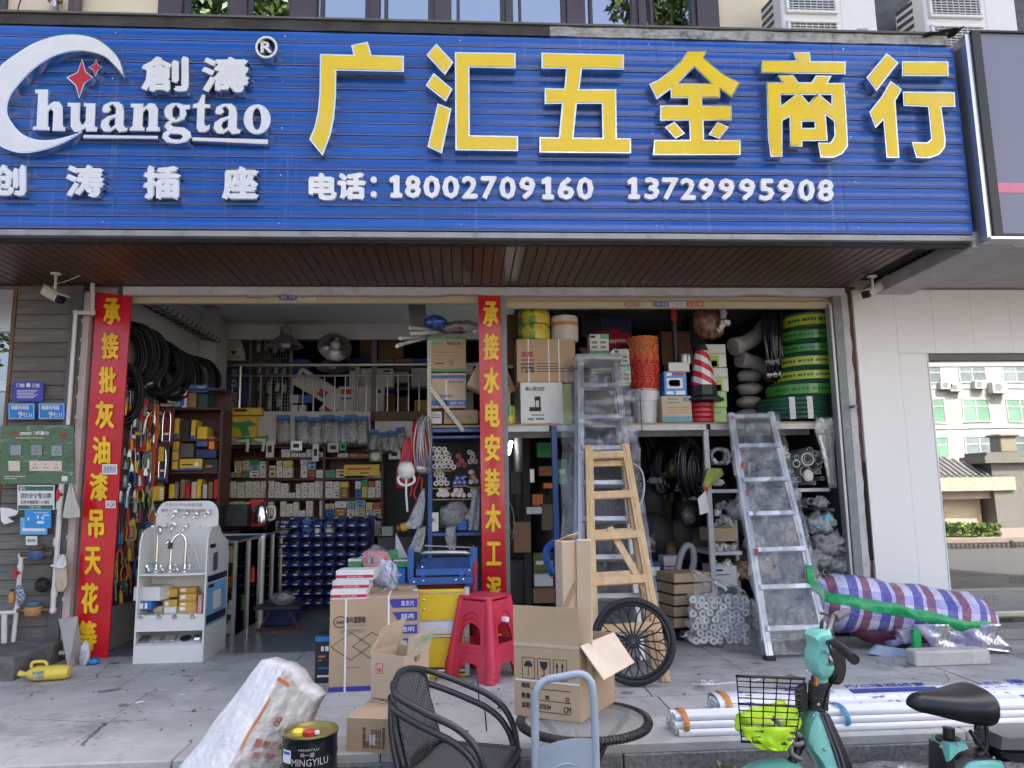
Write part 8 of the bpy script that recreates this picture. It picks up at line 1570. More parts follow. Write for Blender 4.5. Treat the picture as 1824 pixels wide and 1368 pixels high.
MB().prism(onface(.4,.25,.5,.55,e=.0025),n_*-.0015).build('sticker',m_paper,t,True,fix=True);MB().prism([A+U+ex*W_*.0+Vector((0,0,.0006)),B+U+Vector((0,0,.0006))*1,B+U+Vector((0,0,.0016)),A+U+Vector((0,0,.0016))],(C-B)*.02).build('edge',m_card2,t,True,fix=True)
za=zt2+.001;A2,B2_,C2_=G(660,1249,za),G(719,1258,za),G(764,1236,za);h2=P(660,1163,A2.y).z-za
t,A,B,C,D,U=hexa('open_carton','small open carton with raised flaps standing on the tape carton',A2,B2_,C2_,h2,m_card2,None,za,True)
MB().prism([D+U,A+U,A+U+Vector((.06,.06,.12)),D+U+Vector((.05,.03,.14))],(-.004,0,.0)).build('flap',m_card2,t,True,fix=True)
e_=(C-B);MB().prism([B+U+e_*.1,C+U,C+U+Vector((.03,-.03,.105)),B+U+e_*.05+Vector((.02,-.05,.10))],(.004,.002,0)).build('flap',M('pale_flap',(.66,.55,.43),.8),t,True,fix=True)
q=[B+U+e_*.5+Vector((.028,-.046,.05)),B+U+e_*.95+Vector((.03,-.04,.05)),B+U+e_*.95+Vector((.032,-.042,.085)),B+U+e_*.5+Vector((.03,-.05,.085))];letter('环保',q,M('green_ink',(.2,.45,.2),.6),t,.001)
ex=(B-A).normalized();W_=(B-A).length;H_=h2;A_keep=A;n_=ex.cross(Vector((0,0,1)))
q0=onface(.16,.6,.36,.8,A);mb=MB()
for a,b in zip(q0,q0[1:]+q0[:1]):beam(a,b,.002,.0015,n_,0,mb)
mb.build('print',m_ink_r,t,True);letter('易碎',onface(.2,.63,.32,.7,A),m_ink_r,t,.0008);letter('生产日期 批号',onface(.08,.04,.6,.09,A),m_ink_k,t,.0008);ex2=(C-B).normalized();letter('电子',[B+ex2*.1+Vector((0,0,H_*.8))+Vector((.001,-.001,0)),B+ex2*.16+Vector((0,0,H_*.8))+Vector((.001,-.001,0)),B+ex2*.16+Vector((0,0,H_*.93))+Vector((.001,-.001,0)),B+ex2*.1+Vector((0,0,H_*.93))+Vector((.001,-.001,0))],m_ink_k,t,.0008)
# glass table with the big open carton
m_rattan=M('dark_rattan',(.035,.03,.028),.45,var=.3,scale=30,bump=.5,bscale=90)
ZT=.22;tc_=G(1040,1279,.22);tc_.z=ZR;tr__=.288
gt=thing('glass_table','round glass topped table with dark rattan rim under the open carton','table',tc_);hT=ZT-ZR
MB().lathe([(0,hT-.008),(tr__-.02,hT-.008),(tr__-.02,hT-.001),(0,hT-.001)],(0,0,0),40).build('top',M('pale_sheen_glass',(.30,.32,.31),.12,alpha=.55,spec=.7,var=.15,scale=4),gt,smooth='auto')  # pale diffuse tone put into the glass for its light reflection
mb=MB();mb.tube([((tr__)*cos(a),tr__*sin(a),hT-.012+.002*sin(a*60))for a in[2*pi*i/96 for i in range(96)]],.017,8,True);mb.build('rim',m_rattan,gt,smooth=True)
mb=MB()
for i in range(110):a=2*pi*i/110;mb.tube([(tr__*cos(a)+.0182*cos(b)*cos(a),tr__*sin(a)+.0182*cos(b)*sin(a),hT-.012+.0182*sin(b))for b in[2*pi*j/7 for j in range(7)]],.003,4,True)
stuff(mb.build('rim_binding',m_rattan,gt))
for k in range(3):a=2*pi*k/3+.4;MB().tube(bez([(tr__*.85*cos(a),tr__*.85*sin(a),hT-.02),(.10*cos(a),.10*sin(a),hT-.14),(.05*cos(a),.05*sin(a),hT*.5),(.1*cos(a),.1*sin(a),.12),(.22*cos(a),.22*sin(a),.01)],6),.014,8).build('leg',m_rattan,gt,smooth=True)
MB().tube([(.09*cos(a),.09*sin(a),.2)for a in[2*pi*i/24 for i in range(24)]],.008,6,True).build('leg_ring',m_rattan,gt,smooth=True)
zT=ZT+.001;A,B_,C_=G(917,1274,zT),G(1035,1288,zT),G(1096,1250,zT);hB=P(917,1143,A.y).z-zT
t,A,B,C,D,U=hexa('open_carton','big open brown carton with handling symbols standing on the glass table',A,B_,C_,hB,m_card,None,zT,True)
ex=(B-A).normalized();W_=(B-A).length;H_=hB;n_=ex.cross(Vector((0,0,1)))
hf=P(915,1078,A.y).z-zT-hB
MB().prism([A+U,B+U,B+U+Vector((-.004,.01,hf)),A+U+Vector((0,.01,hf))],(0,.004,0)).build('flap',m_card,t,True,fix=True)
q=[P(u,v,B.y-.02)for u,v in((1041,1144),(1100,1127),(1128,1180),(1074,1212))];q=[B+U+Vector((.004,.0,0)),C+U+Vector((.0,-.01,0)),P(1129,1181,C.y-.14),P(1075,1212,B.y-.07)];MB().prism(q,(.003,-.002,.003)).build('flap',M('pale_flap',(.66,.52,.38),.8),t,True,fix=True)
MB().prism(onface(0,.955,1,1.0,A,e=.003),n_*-.002).build('fold',m_card2,t,True,fix=True)
MB().prism(onface(.02,.48,1.0,.505,A,e=.0032),n_*-.002).build('strap',m_boxw,t,True,fix=True)
def frame_(s0,t0,s1,t1):
 mb=MB();qq=onface(s0,t0,s1,t1,A)
 for a,b in zip(qq,qq[1:]+qq[:1]):beam(a,b,.0022,.0016,n_,0,mb)
 return mb
def shp(mb,pts):mb.prism([A+ex*W_*s+Vector((0,0,H_*t_))+n_*.0008 for s,t_ in pts],n_*.0012);return mb
mb=frame_(.13,.52,.32,.80);shp(mb,[(.16,.68)]+[(.225+.065*cos(pi-k*pi/8),.68+.08*sin(pi-k*pi/8))for k in range(1,8)]+[(.29,.68)]);shp(mb,[(.222,.57),(.230,.57),(.230,.68),(.222,.68)]);shp(mb,[(.205,.575),(.21,.56),(.225,.56),(.225,.57)]);mb.build('print',m_ink_k,t,True,fix=True)
mb=frame_(.37,.52,.56,.80);shp(mb,[(.405,.76),(.42,.68),(.455,.645),(.475,.645),(.51,.68),(.525,.76)]);shp(mb,[(.46,.57),(.47,.57),(.47,.65),(.46,.65)]);shp(mb,[(.425,.56),(.505,.56),(.505,.572),(.425,.572)]);mb.build('print',m_ink_k,t,True,fix=True)
mb=frame_(.61,.52,.81,.80)
for s in(.665,.745):shp(mb,[(s-.008,.58),(s+.008,.58),(s+.008,.7),(s+.022,.7),(s,.765),(s-.022,.7),(s-.008,.7)])
shp(mb,[(.64,.55),(.785,.55),(.785,.562),(.64,.562)]);mb.build('print',m_ink_k,t,True,fix=True)
for tx,q in(('规格',(.115,.39,.25,.46)),('数量',(.115,.25,.25,.325)),('体积',(.115,.12,.25,.2)),('80',(.48,.255,.54,.315)),('只',(.78,.23,.84,.31)),('46X33X34',(.28,.13,.56,.195)),('CM',(.75,.11,.86,.19))):letter(tx,onface(*q,A),m_ink_k,t,.0008,.006)
for t0 in(.385,.235,.085):MB().prism(onface(.26,t0,.86,t0+.009,A),n_*.0008).build('print',m_ink_k,t,True,fix=True)
# tall narrow carton standing inside it
cA_=Vector((B.x-.035,B.y+.10,zT+.006));hh=P(1050,962,cA_.y).z-zT;t=thing('tall_carton','tall narrow split brown carton standing up out of the open carton','carton',cA_)
wpx=F_PX/(cA_.y+6.3);w1=27/wpx;w2=26/wpx
MB().box((cA_.x+w1*.0,cA_.y+.02,zT+hh/2),(w1,.09,hh),rz(.25),.003).build('body',m_card2,t,True);MB().box((cA_.x+w1*.5+w2*.62,cA_.y+.0,zT+hh/2+.004),(w2,.07,hh*1.0),rz(-.2)@ry(.02),.003).build('body',m_card2,t,True)
MB().prism([(cA_.x-w1*.4,cA_.y+.03,zT+hh),(cA_.x+w1*.5,cA_.y+.05,zT+hh),(cA_.x+w2*.95,cA_.y,zT+hh+.035),(cA_.x,cA_.y-.02,zT+hh+.02)],(0,.003,.003)).build('flap',m_card2,t,True,fix=True)
for z0 in(.30,.42):MB().box((cA_.x-.012,cA_.y-.034,zT+z0+.02),(w1*.7,.002,.085),rz(.25)).build('sticker',m_paper,t,True)
MB().box((cA_.x+.0,cA_.y-.0345,zT+hh*.65),(.02,.002,.2),rz(.25)@ry(.5)).build('tape',M('brown_tape',(.36,.24,.13),.25),t,True)
# =================== FOREGROUND
m_weave=CHECK('rattan_weave',(.15,.15,.16),(.022,.022,.024),95);m_tubeb=M('black_tube',(.035,.035,.038),.3,var=.15)
def chair(lab,loc,rot):
 t=thing('rattan_chair',lab,'chair',loc,rot,'stacked rattan chairs');w=.235
 MB().slab(14,14,lambda s,q:(-.2+.46*s,-w+2*w*q,.425-.02*sin(pi*q)*(1-s*.4)+.015*(s-.85 if s>.85 else 0)),(0,0,-.022)).build('seat',m_weave,t,smooth=True)
 def bk(s,q):a=(s-.5)*2;return(-.205-.10*q-.02+.05*a*a,w*.96*a*(1-.12*q*q),.43+(.40-.06*abs(a)**3)*q)
 MB().slab(14,12,bk,(-.012,0,0)).build('backrest',m_weave,t,smooth=True)
 MB().tube(bez([(-.205,-w,.43),(-.26,-w*.98,.62),(-.285,-w*.82,.79),(-.325,0,.835),(-.285,w*.82,.79),(-.26,w*.98,.62),(-.205,w,.43)],6),.016,9).build('back_frame',m_tubeb,t,smooth=True)
 MB().tube(bez([(-.2,-w,.42),(.22,-w,.42),(.27,-w*.85,.415),(.28,0,.41),(.27,w*.85,.415),(.22,w,.42),(-.2,w,.42)],6),.016,9).build('seat_frame',m_tubeb,t,smooth=True)
 for s in(-1,1):
  MB().tube(bez([(-.30,s*.17,.81),(-.24,s*.26,.775),(-.08,s*.295,.72),(.10,s*.295,.655),(.20,s*.285,.57),(.245,s*.275,.44),(.255,s*.25,.2),(.26,s*.24,.0)],6),.017,9).build('arm',m_tubeb,t,smooth=True)
  MB().tube(bez([(-.2,s*w,.43),(-.24,s*w,.2),(-.26,s*w,0)],5),.016,8).build('leg',m_tubeb,t,smooth=True)
 return t
cc=G(812,1354,.035);ch1=chair('grey black rattan chair, lower one of two stacked at the kerb',(cc.x,cc.y,ZR),radians(-20));ch1.scale=(.86,.84,.9)
dup(ch1,(cc.x+.01,cc.y+.004,ZR+.058),radians(-20),'grey black rattan chair, upper one of two stacked at the kerb')
# hand cart
m_cart=M('pale_blue_grey_paint',(.34,.40,.46),.35,var=.12,dirt=.35,dirtcol=(.2,.2,.2),dscale=12);yh=-3.28
ht=thing('hand_cart','pale grey folding hand cart with a bent tube handle at the front','hand cart',(P(1003,1300,yh).x,yh,ZR))
lp_=[P(954,1368,yh),P(953,1262,yh),P(957,1228,yh),P(972,1212,yh),P(1000,1206,yh-.01),P(1032,1201,yh-.02),P(1049,1210,yh-.03),P(1057,1240,yh-.04),P(1062,1368,yh-.05)]
lo_=Vector((lp_[0].x+.005,yh-.02,ZR+.06));hi_=Vector((lp_[-1].x+.01,yh-.09,ZR+.06))
MB().tube([lo_]+bez(lp_,6)+[hi_],.0155,10).build('handle',m_cart,ht,True,smooth=True)
q=[P(957,1334,yh-.012),P(1058,1316,yh-.055)];MB().slab(8,8,lambda s,t:Vector((q[0].x*(1-s)+q[1].x*s,q[0].y*(1-s)+q[1].y*s-.01*sin(pi*s),q[0].z*(1-s)+q[1].z*s-(.34+.02)*t+.018*sin(pi*s)*(1-t))),(0,.004,0)).build('plate',m_cart,ht,True,smooth='auto')
mb=MB();mb.tube([((q[0].x+q[1].x)/2+.075*cos(a)*(1+.25*abs(cos(a))),yh-.047,q[0].z-.13+.085*sin(a))for a in[2*pi*k/24 for k in range(24)]],.004,5,True);mb.build('pressed_ring',m_cart,ht,True)
MB().bb((lo_.x-.02,yh-.05,ZR+.05),(hi_.x+.02,yh+.42,ZR+.085),.008).build('platform',m_cart,ht,True)
for x in(lo_.x+.02,hi_.x-.02):
 for y in(yh,yh+.36):MB().cyl((x-.01,y,ZR+.026),(x+.01,y,ZR+.026),.025,n=12).build('wheel',m_boxk,ht,True)
 # white woven sack
m_sack=M('white_woven_sack',(.72,.71,.69),.65,var=.10,scale=6,bump=.9,bscale=34,dirt=.5,dirtcol=(.42,.40,.36),dscale=4)
sk_=thing('woven_sack','white woven sack with orange print slumped on the kerb step','sack',P(400,1368,-2.7));tp=[(466,1176,-2.42),(508,1186,-2.55),(563,1246,-2.42)];bt=[(306,1385,-2.62),(372,1420,-2.86),(478,1400,-2.66)]
def sf(s,q,e=0.):
 k=0 if s<.42 else 1;f=s/.42 if k==0 else(s-.42)/.58;a=[tp[k][i]*(1-f)+tp[k+1][i]*f for i in range(3)];b=[bt[k][i]*(1-f)+bt[k+1][i]*f for i in range(3)];c=[a[i]*q+b[i]*(1-q)for i in range(3)]
 bump=.012*sin(pi*f)*sin(pi*min(1,q*1.1))*(1 if k else 1.5)+.014*vn(s*9,q*5,3)+.008*abs(vn(s*16+q*8,q*6,5))+.004*vn(s*48,q*20,7);return P(c[0]+3*vn(q*5,s,9),c[1]+5*vn(s*6,q,2)*(q>.85),c[2]-bump-e)
MB().slab(56,56,sf,(.02,.17,-.02)).build('body',m_sack,sk_,True,smooth=True)
m_oink=M('orange_ink',(.62,.20,.06),.7);m_rink=M('rust_ink',(.45,.10,.05),.7);m_gink=M('grey_ink',(.25,.24,.24),.8)
def patch(s0,q0,s1,q1,mat,n=10,name='print'):MB().sheet(3 if n<30 else 40,n,lambda s,q:sf(s0+(s1-s0)*s,q0+(q1-q0)*q,.005 if mat is m_oink or mat is m_gink else .0025)).build(name,mat,sk_,True,smooth=True)
patch(.45,.36,.475,.76,m_oink);patch(.45,.02,.48,.14,m_oink);patch(.42,.90,.62,.925,m_oink,3);patch(.435,.0,.99,.965,M('grey_print_wash',(.52,.50,.47),.65,var=.3,scale=14,stretch=(1,1,3),dirt=.6,dirtcol=(.34,.32,.30),dscale=7,bump=.4,bscale=14),30)
def sacktext(body,s0,q0,s1,q1,mat):
 vs,fs=text_geo(body,0,2);mb=MB();mb.add([sf(s0+(s1-s0)*v.x,q0+(q1-q0)*v.y,.006+.001*v.z)for v in vs],fs);mb.build('lettering',mat,sk_,True)
sacktext('醋酸乙烯',.58,.40,.95,.47,m_rink);sacktext('8',.66,.60,.74,.68,m_rink);sacktext('昌元化',.76,.56,.95,.62,m_gink);sacktext('乳 胶',.62,.30,.88,.36,m_rink);sacktext('净重 25kg',.6,.12,.9,.19,m_rink)
for q0 in(.09,.22,.275):patch(.56,q0,.96,q0+.005,m_gink,2)
# paint drum
yd=-2.72;dr=45*(yd+6.3)/F_PX;pd=P(553,1300,yd);dt=thing('paint_drum','glossy black paint drum with yellow and red caps on its lid','drum',(pd.x,yd,ZR));hd_=pd.z-ZR
m_drum=M('gloss_black_drum',(.010,.011,.014),.16,dirt=.2,dirtcol=(.3,.3,.28),dscale=6);pr=[(0,0),(dr,0)]
for k in range(41):
 zz_=.02+(hd_-.04)*k/40;f=k/40;pr.append((dr*(.985+.022*max(0,1-abs(f-.88)/.035)+.022*max(0,1-abs(f-.76)/.035)),zz_))
pr+=[(dr*1.01,hd_-.012),(dr*1.015,hd_-.004)];MB().lathe(pr,(0,0,0),36).build('shell',m_drum,dt,smooth='auto')
m_gold=M('gold_lacquer',(.42,.36,.14),.3,metal=.7);MB().lathe([(dr*1.015,hd_-.005),(dr*1.01,hd_+.004),(dr*.96,hd_+.002),(dr*.94,hd_-.012),(0,hd_-.010)],(0,0,0),36).build('lid',m_gold,dt,smooth='auto')
for x,y,mt in((-.045,-.03,M('cap_yellow',(.75,.62,.05),.35)),(.0,-.035,m_boxr)):MB().lathe([(.03,hd_-.010),(.03,hd_+.006),(.022,hd_+.012),(.018,hd_+.006),(0,hd_+.006)],(x,y,0),16).build('cap',mt,dt,smooth='auto')
MB().box((.035,-.04,hd_+.0),(.02,.02,.012),rz(.5)).build('seal',m_paper,dt)
def drumtext(body,a0,a1,z0,z1,mat,o=.0035):
 vs,fs=text_geo(body,0,2);mb=MB();mb.add([((dr+o+.001*v.z)*sin(a0+(a1-a0)*v.x),-(dr+o+.001*v.z)*cos(a0+(a1-a0)*v.x),z0+(z1-z0)*v.y)for v in vs],fs);mb.build('lettering',mat,dt)
m_sil=M('silver_ink',(.5,.5,.48),.4);dz_=lambda v:P(553,v,yd-dr).z-ZR
drumtext('MINGYILU',-.45,.85,dz_(1365),dz_(1352),m_sil);drumtext('鸣一露',-.12,.35,dz_(1349),dz_(1341),m_sil);drumtext('MINGYILU',-.2,.5,dz_(1338),dz_(1334),m_sil)
mb=MB();mb.add([((dr+.003)*sin(a),-(dr+.003)*cos(a),z_)for a in(-.95,-.75,-.5)for z_ in(dz_(1362),dz_(1338))],[(0,2,3,1),(2,4,5,3)]);mb.build('label',m_paper,dt);mb=MB();mb.add([((dr+.004)*sin(a),-(dr+.004)*cos(a),z_)for a in(-.9,-.75,-.55)for z_ in(dz_(1346),dz_(1341))],[(0,2,3,1),(2,4,5,3)]);mb.build('print',m_boxb,dt)
bs_=thing('basin','round black plastic basin on the road beside the drum','basin',(P(672,1380,-2.78).x,-2.78,ZR));MB().lathe([(0,0),(.15,0),(.19,.26),(.2,.27),(.2,.28),(.185,.28),(.15,.02),(0,.02)],(0,0,0),32).build('shell',M('grey_black_plastic',(.05,.055,.055),.3),bs_,smooth='auto')
# pvc pipe bundles on the paving
m_pipew=M('white_conduit',(.76,.76,.76),.35,var=.03)
def bundle(lab,x0,x1,yc_,r,rows_,lab_grp,ends=0.):
 t=thing('pipe_bundle',lab,'pipe bundle',(x0,yc_,0));m0=None
 for j,n in enumerate(rows_):
  for k in range(n):
   y=(k-(n-1)/2)*2.02*r;z=r+.001+j*1.75*r;dx=rr.uniform(0,.02)
   if m0 is None:mb=MB();mb.lathe([(r*.82,.03),(r*.82,0),(r,0),(r,x1-x0)],(0,0,0),12,ry(pi/2));m0=mb.build('pipe',m_pipew,t,smooth='auto');o=m0
   else:o=m0.copy();COL.objects.link(o);o.parent=t
   o.location=(dx,y,z)
 return t
xb0=G(1200,1312).x
p1=bundle('front bundle of white plastic conduit pipes tied with orange tape on the kerb',xb0,4.6,-2.31,.0185,(5,4,3),'')
def band(t,x,w_,r_,yc_,mat,h_=.115,d_=.195):mb=MB();mb.tube([(x,yc_+d_/2*cos(a)*(1 if abs(cos(a))<.8 else 1),max(.002,h_/2+h_/2*sin(a)))for a in[2*pi*k/20 for k in range(20)]],.004,4,True);mb.v=[Vector((x+(p.x-x)*w_/.008,p.y,p.z))for p in mb.v];mb.build('tape',mat,t,True)
band(p1,P(1223,1290,-2.4).x,.03,0,-2.31,M('orange_tape',(.55,.22,.05),.4));band(p1,P(1510,1290,-2.4).x,.03,0,-2.31,M('teal_blue_tape',(.08,.25,.42),.4))
p2=bundle('rear bundle of white conduit pipes in a printed sleeve on the paving',G(1268,1280).x,4.6,-2.08,.0185,(5,4,3),'')
def PRINTED():
 m,t,out=_base('printed_sleeve');L=t.links.new;b=nd(t,"ShaderNodeBsdfPrincipled",i_Roughness=.25);L(b.outputs[0],out.inputs[0]);tc=nd(t,"ShaderNodeTexCoord");mp_=nd(t,"ShaderNodeMapping");mp_.inputs['Scale'].default_value=(5,16,16);L(tc.outputs['Object'],mp_.inputs[0]);n=nd(t,"ShaderNodeTexNoise",i_Scale=1.6,i_Detail=4.,i_Distortion=2.);L(mp_.outputs[0],n.inputs['Vector'])
 r=nd(t,"ShaderNodeMapRange");r.inputs[1].default_value=.60;r.inputs[2].default_value=.64;L(n.outputs['Fac'],r.inputs[0]);mi=nd(t,"ShaderNodeMix",data_type='RGBA');L(r.outputs[0],mi.inputs[0]);mi.inputs[6].default_value=(.72,.73,.76,1);mi.inputs[7].default_value=(.06,.1,.5,1);L(mi.outputs[2],b.inputs['Base Color']);return m
m_slv=PRINTED()
mb=MB();xa_,xe=G(1268,1280).x+.02,4.58;hs=lambda a:(-2.08+.115*cos(a)*(1.0 if sin(a)<0 else .95),max(.003,.062+.062*math.copysign(abs(sin(a))**.7,sin(a))));n=60
mb.sheet(n,20,lambda s,q:(xa_+(xe-xa_)*s,hs(2*pi*q)[0]+.004*vn(s*50,q*8),hs(2*pi*q)[1]+.003*vn(s*40,q*9,4)));mb.build('sleeve',m_slv,p2,True,smooth=True)
band(p2,P(1296,1268,-2.15).x,.035,0,-2.08,M('orange_tape'),.132,.24)
zt_=.128
def toptext(body,x,y,w_,h_,mat,bold=0.):q=[(x,y,zt_),(x+w_,y,zt_),(x+w_,y+h_,zt_+.004),(x,y+h_,zt_+.004)];letter(body,q,mat,p2,.001,bold)
for xo in(1.75,3.05):toptext('建 成',xo,-2.09,.26,.07,m_ink_b,.01);toptext('Jian cheng',xo+.02,-2.135,.24,.035,M('grey_print'));toptext('PVC难燃线管',xo+.36,-2.07,.46,.05,m_ink_b,.01);MB().bb((xo+.36,-2.14,zt_-.006),(xo+.85,-2.09,zt_+.0005)).build('print',m_ink_b,p2,True)
toptext('东莞市',2.85,-2.10,.15,.05,m_ink_b)
# bagged quilts and stuff by the neighbour wall
def PLAID():
 m,t,out=_base('plaid_bag');L=t.links.new;b=nd(t,"ShaderNodeBsdfPrincipled",i_Roughness=.42);L(b.outputs[0],out.inputs[0]);b.inputs['Coat Weight'].default_value=.12;tc=nd(t,"ShaderNodeTexCoord");sx_=nd(t,"ShaderNodeSeparateXYZ");L(tc.outputs['Object'],sx_.inputs[0])
 def stripe(o,f,off,stops):
  a=nd(t,"ShaderNodeMath",operation='MULTIPLY_ADD');L(o,a.inputs[0]);a.inputs[1].default_value=f;a.inputs[2].default_value=off;fr=nd(t,"ShaderNodeMath",operation='FRACT');L(a.outputs[0],fr.inputs[0]);r=nd(t,"ShaderNodeValToRGB");r.color_ramp.interpolation='CONSTANT';e=r.color_ramp.elements;e[0].position=0;e[0].color=c4(stops[0][1]);e[1].position=stops[1][0];e[1].color=c4(stops[1][1])
  for p,c in stops[2:]:q=e.new(p);q.color=c4(c)
  L(fr.outputs[0],r.inputs[0]);return r.outputs[0]
 wv,bl,rd=(.70,.67,.85),(.16,.16,.44),(.33,.14,.21)
 a=stripe(sx_.outputs[0],4.2,.1,[(0,wv),(.18,bl),(.48,wv),(.6,rd),(.88,wv)]);c=stripe(sx_.outputs[2],7.,.2,[(0,(1,1,1)),(.55,(.55,.5,.85))])
 mi=nd(t,"ShaderNodeMix",data_type='RGBA',blend_type='MULTIPLY');mi.inputs[0].default_value=.7;L(a,mi.inputs[6]);L(c,mi.inputs[7]);L(mi.outputs[2],b.inputs['Base Color'])
 n=nd(t,"ShaderNodeTexNoise",i_Scale=9.,i_Detail=5.,i_Distortion=2.5);L(tc.outputs['Object'],n.inputs['Vector']);bp_=nd(t,"ShaderNodeBump",i_Strength=.55,i_Distance=.05);L(n.outputs['Fac'],bp_.inputs['Height']);L(bp_.outputs[0],b.inputs['Normal']);return m
E0,E1=P(1440,1062,-.42),P(1772,1106,-.62);ax=(E1-E0);Lq=ax.length;qb=thing('quilt_bag','plastic bag of plaid quilts with green edging leaning by the white panels','bag',(E0+E1)/2,(0,math.asin(-ax.z/Lq),math.atan2(ax.y,ax.x)))
def qr(s):return(.262*min(1,(.25+5*s)**.5)*min(1,((1-s)*6+.12)**.5))*(1-.22*s)
def qf(s,a,e=0.):r=qr(s)*(1+.15*vn(s*5,cos(a)*1.3,sin(a)*1.3+3)+.07*vn(s*15,cos(a)*3,sin(a)*3)-.05*abs(vn(s*9+a*.8,a*1.2,5)))+e;return Vector((Lq*(s-.5),r*.9*cos(a),r*.86*sin(a)-.02*(1-s)))
MB().sheet(44,28,lambda s,q:qf(s,2*pi*q)).build('body',PLAID(),qb,smooth=True)
for s in(0,1):MB().add([qf(s,2*pi*k/20)for k in range(20)],[tuple(range(20))]).build('end',MATS.get('x')or M('lilac_plastic',(.5,.48,.7),.3),qb)
m_gedge=M('green_edging',(.02,.36,.12),.25,var=.25,scale=14,bump=.5,bscale=20)
MB().sheet(40,4,lambda s,q:qf(s*.98+.01,pi+(.62-.62*s)*-1+.30+.16*vn(s*6,7)+(q-.5)*(.4+.12*vn(s*11,3)),.008+.012*sin(pi*q)+.006*vn(s*30,q*3))).build('edging',m_gedge,qb,smooth=True)
qe=[P(u,v,-.62)for u,v in((1437,1005),(1447,1008),(1452,1035),(1480,1058),(1476,1072),(1448,1050),(1438,1030))];MB().prism(qe,(0,.02,0)).build('edging_end',m_gedge,qb,True,fix=True)
m_lil=FILM('lilac_film',(.66,.62,.88),.5,.2,6,(1,1,1))
hang('plastic_cover','pale lilac plastic cover trailing from the quilt bag','plastic sheet',(1700,1125),[(1625,1785,1112),(1640,1775,1128),(1652,1790,1142),(1662,1803,1155),(1790,1802,1162)],m_lil,-.78,.01,3,16,16,.03)
struct_b=thing('concrete_block','low weathered concrete block under the quilt bags','block',G(1698,1187));a,b=G(1632,1189),G(1764,1184);MB().bb((a.x,a.y,0),(b.x,a.y+.13,.105),.012).build('block',M('pale_concrete',(.56,.53,.48),.85,var=.2,dirt=.6,dirtcol=(.2,.18,.16),bump=.5,bscale=30),struct_b,True)
m_rb2=M('red_blue_cloth',(.12,.03,.06),.6,var=.5,scale=5);m_bw=M('blue_white_bag',(.35,.35,.6),.35,var=.9,scale=9,dirt=.9,dirtcol=(.05,.05,.35),dscale=5)
for lab,u,v,r,mt,sx,sz in(('dark red quilt bundle under the plaid bag',1715,1150,.15,m_rb2,1.5,.35),('blue and white crumpled bag under the plaid bag',1600,1140,.15,m_bw,1.1,.6),('dark red folded cloth behind the blue bag',1560,1130,.14,m_rb2,1.2,.8),('black shadowed sack beneath the quilt bags',1608,1178,.12,m_boxk,1.1,.7)):p=P(u,v,-.5);p.z=max(0,p.z-.06);lump('bundle',lab,'bundle',p,r,mt,int(u),sx,.8,sz,20,.35)
for lab,pts_,mt,y in(('pale blue folded sheets lying before the quilt bags',[(1549,1164),(1565,1150),(1632,1160),(1622,1173),(1585,1172)],M('pale_blue_sheet',(.42,.52,.66),.4),-.75),('green strap hanging at the concrete block',[(1628,1122),(1640,1122),(1642,1160),(1636,1176),(1629,1170)],m_gedge,-.9),('white and lilac plastic flap over the blue bag',[(1600,1122),(1636,1118),(1640,1130),(1612,1146)],m_lil,-.85),('pink edged lilac plastic lying on the paving',[(1577,1182),(1610,1180),(1627,1172),(1622,1184),(1590,1192)],m_lil,-.9)):t=thing('plastic_sheet',lab,'plastic sheet',P(*pts_[0],y));MB().prism([P(u,v,y)for u,v in pts_],(0,.04,.0)).build('sheet',mt,t,True,fix=True)
# litter on the paving
for k,(u,v,w_,d_,mt,lab)in enumerate([(338,1203,.10,.05,m_bagclear,'scrap of clear plastic on the paving before the tap stand'),(248,1252,.05,.025,m_paper,'white paper scrap on the paving at left'),(325,1239,.03,.015,m_paper,'tiny white scrap on the paving at left'),(1246,1187,.09,.04,m_cardgrey,'flat brown scrap on the paving right of the wheel'),(1290,1190,.04,.03,m_cardgrey,'small brown scrap near the right ladder foot'),(1437,1196,.03,.015,m_paper,'white scrap on the paving near the scooter'),(195,1230,.14,.04,m_gink,'pale smear of dust on the paving at left')]):
 t=thing('litter',lab,'litter',G(u,v,.003),rr.random());MB().slab(4,3,lambda s,q:(w_*(s-.5),d_*(q-.5),.004+.006*vn(s*4,q*4,k)),(0,0,.0015)).build('scrap',mt,t)
gr=MB();r9=random.Random(12)
for k in range(420):
 y=r9.choice([-.55,-1.09,-1.62,-2.18,0])+r9.gauss(0,.03)if k%2 else r9.uniform(-2.4,-.1);s=r9.uniform(.002,.007)*(1 if k%5 else 2);gr.box((r9.uniform(-3.2,3.9),min(y,-.03),.002+s*.4),(s*r9.uniform(1,3),s,s*.6),rz(r9.random()*3))
stuff(gr.build('grit',M('grit',(.22,.2,.17),.9,var=.7,scale=3,wpos=True),None))
t=thing('string','white plastic string with a bow lying on the paving','string',G(1300,1217));MB().tube(bez([G(1232,1218,.006),G(1262,1220,.01),G(1300,1216,.006),G(1335,1215,.008),G(1362,1206,.006)],6),.004,5).build('strand',m_paper,t,True);
for s in(-1,1):MB().tube(bez([G(1260,1218,.01),G(1260+8*s,1212,.03),G(1260+10*s,1217,.012),G(1260,1219,.01)],5),.005,5).build('bow',m_paper,t,True)
wd_=leafcloud(lambda r:(G(1258,1362,-.16).x+r.gauss(0,.05),-2.56+r.gauss(0,.02),-.15+abs(r.gauss(0,.03))),60,.025,[ml2,ml3],'weed',None,9);tag(wd_,'tiny green weed growing at the foot of the kerb','weed')
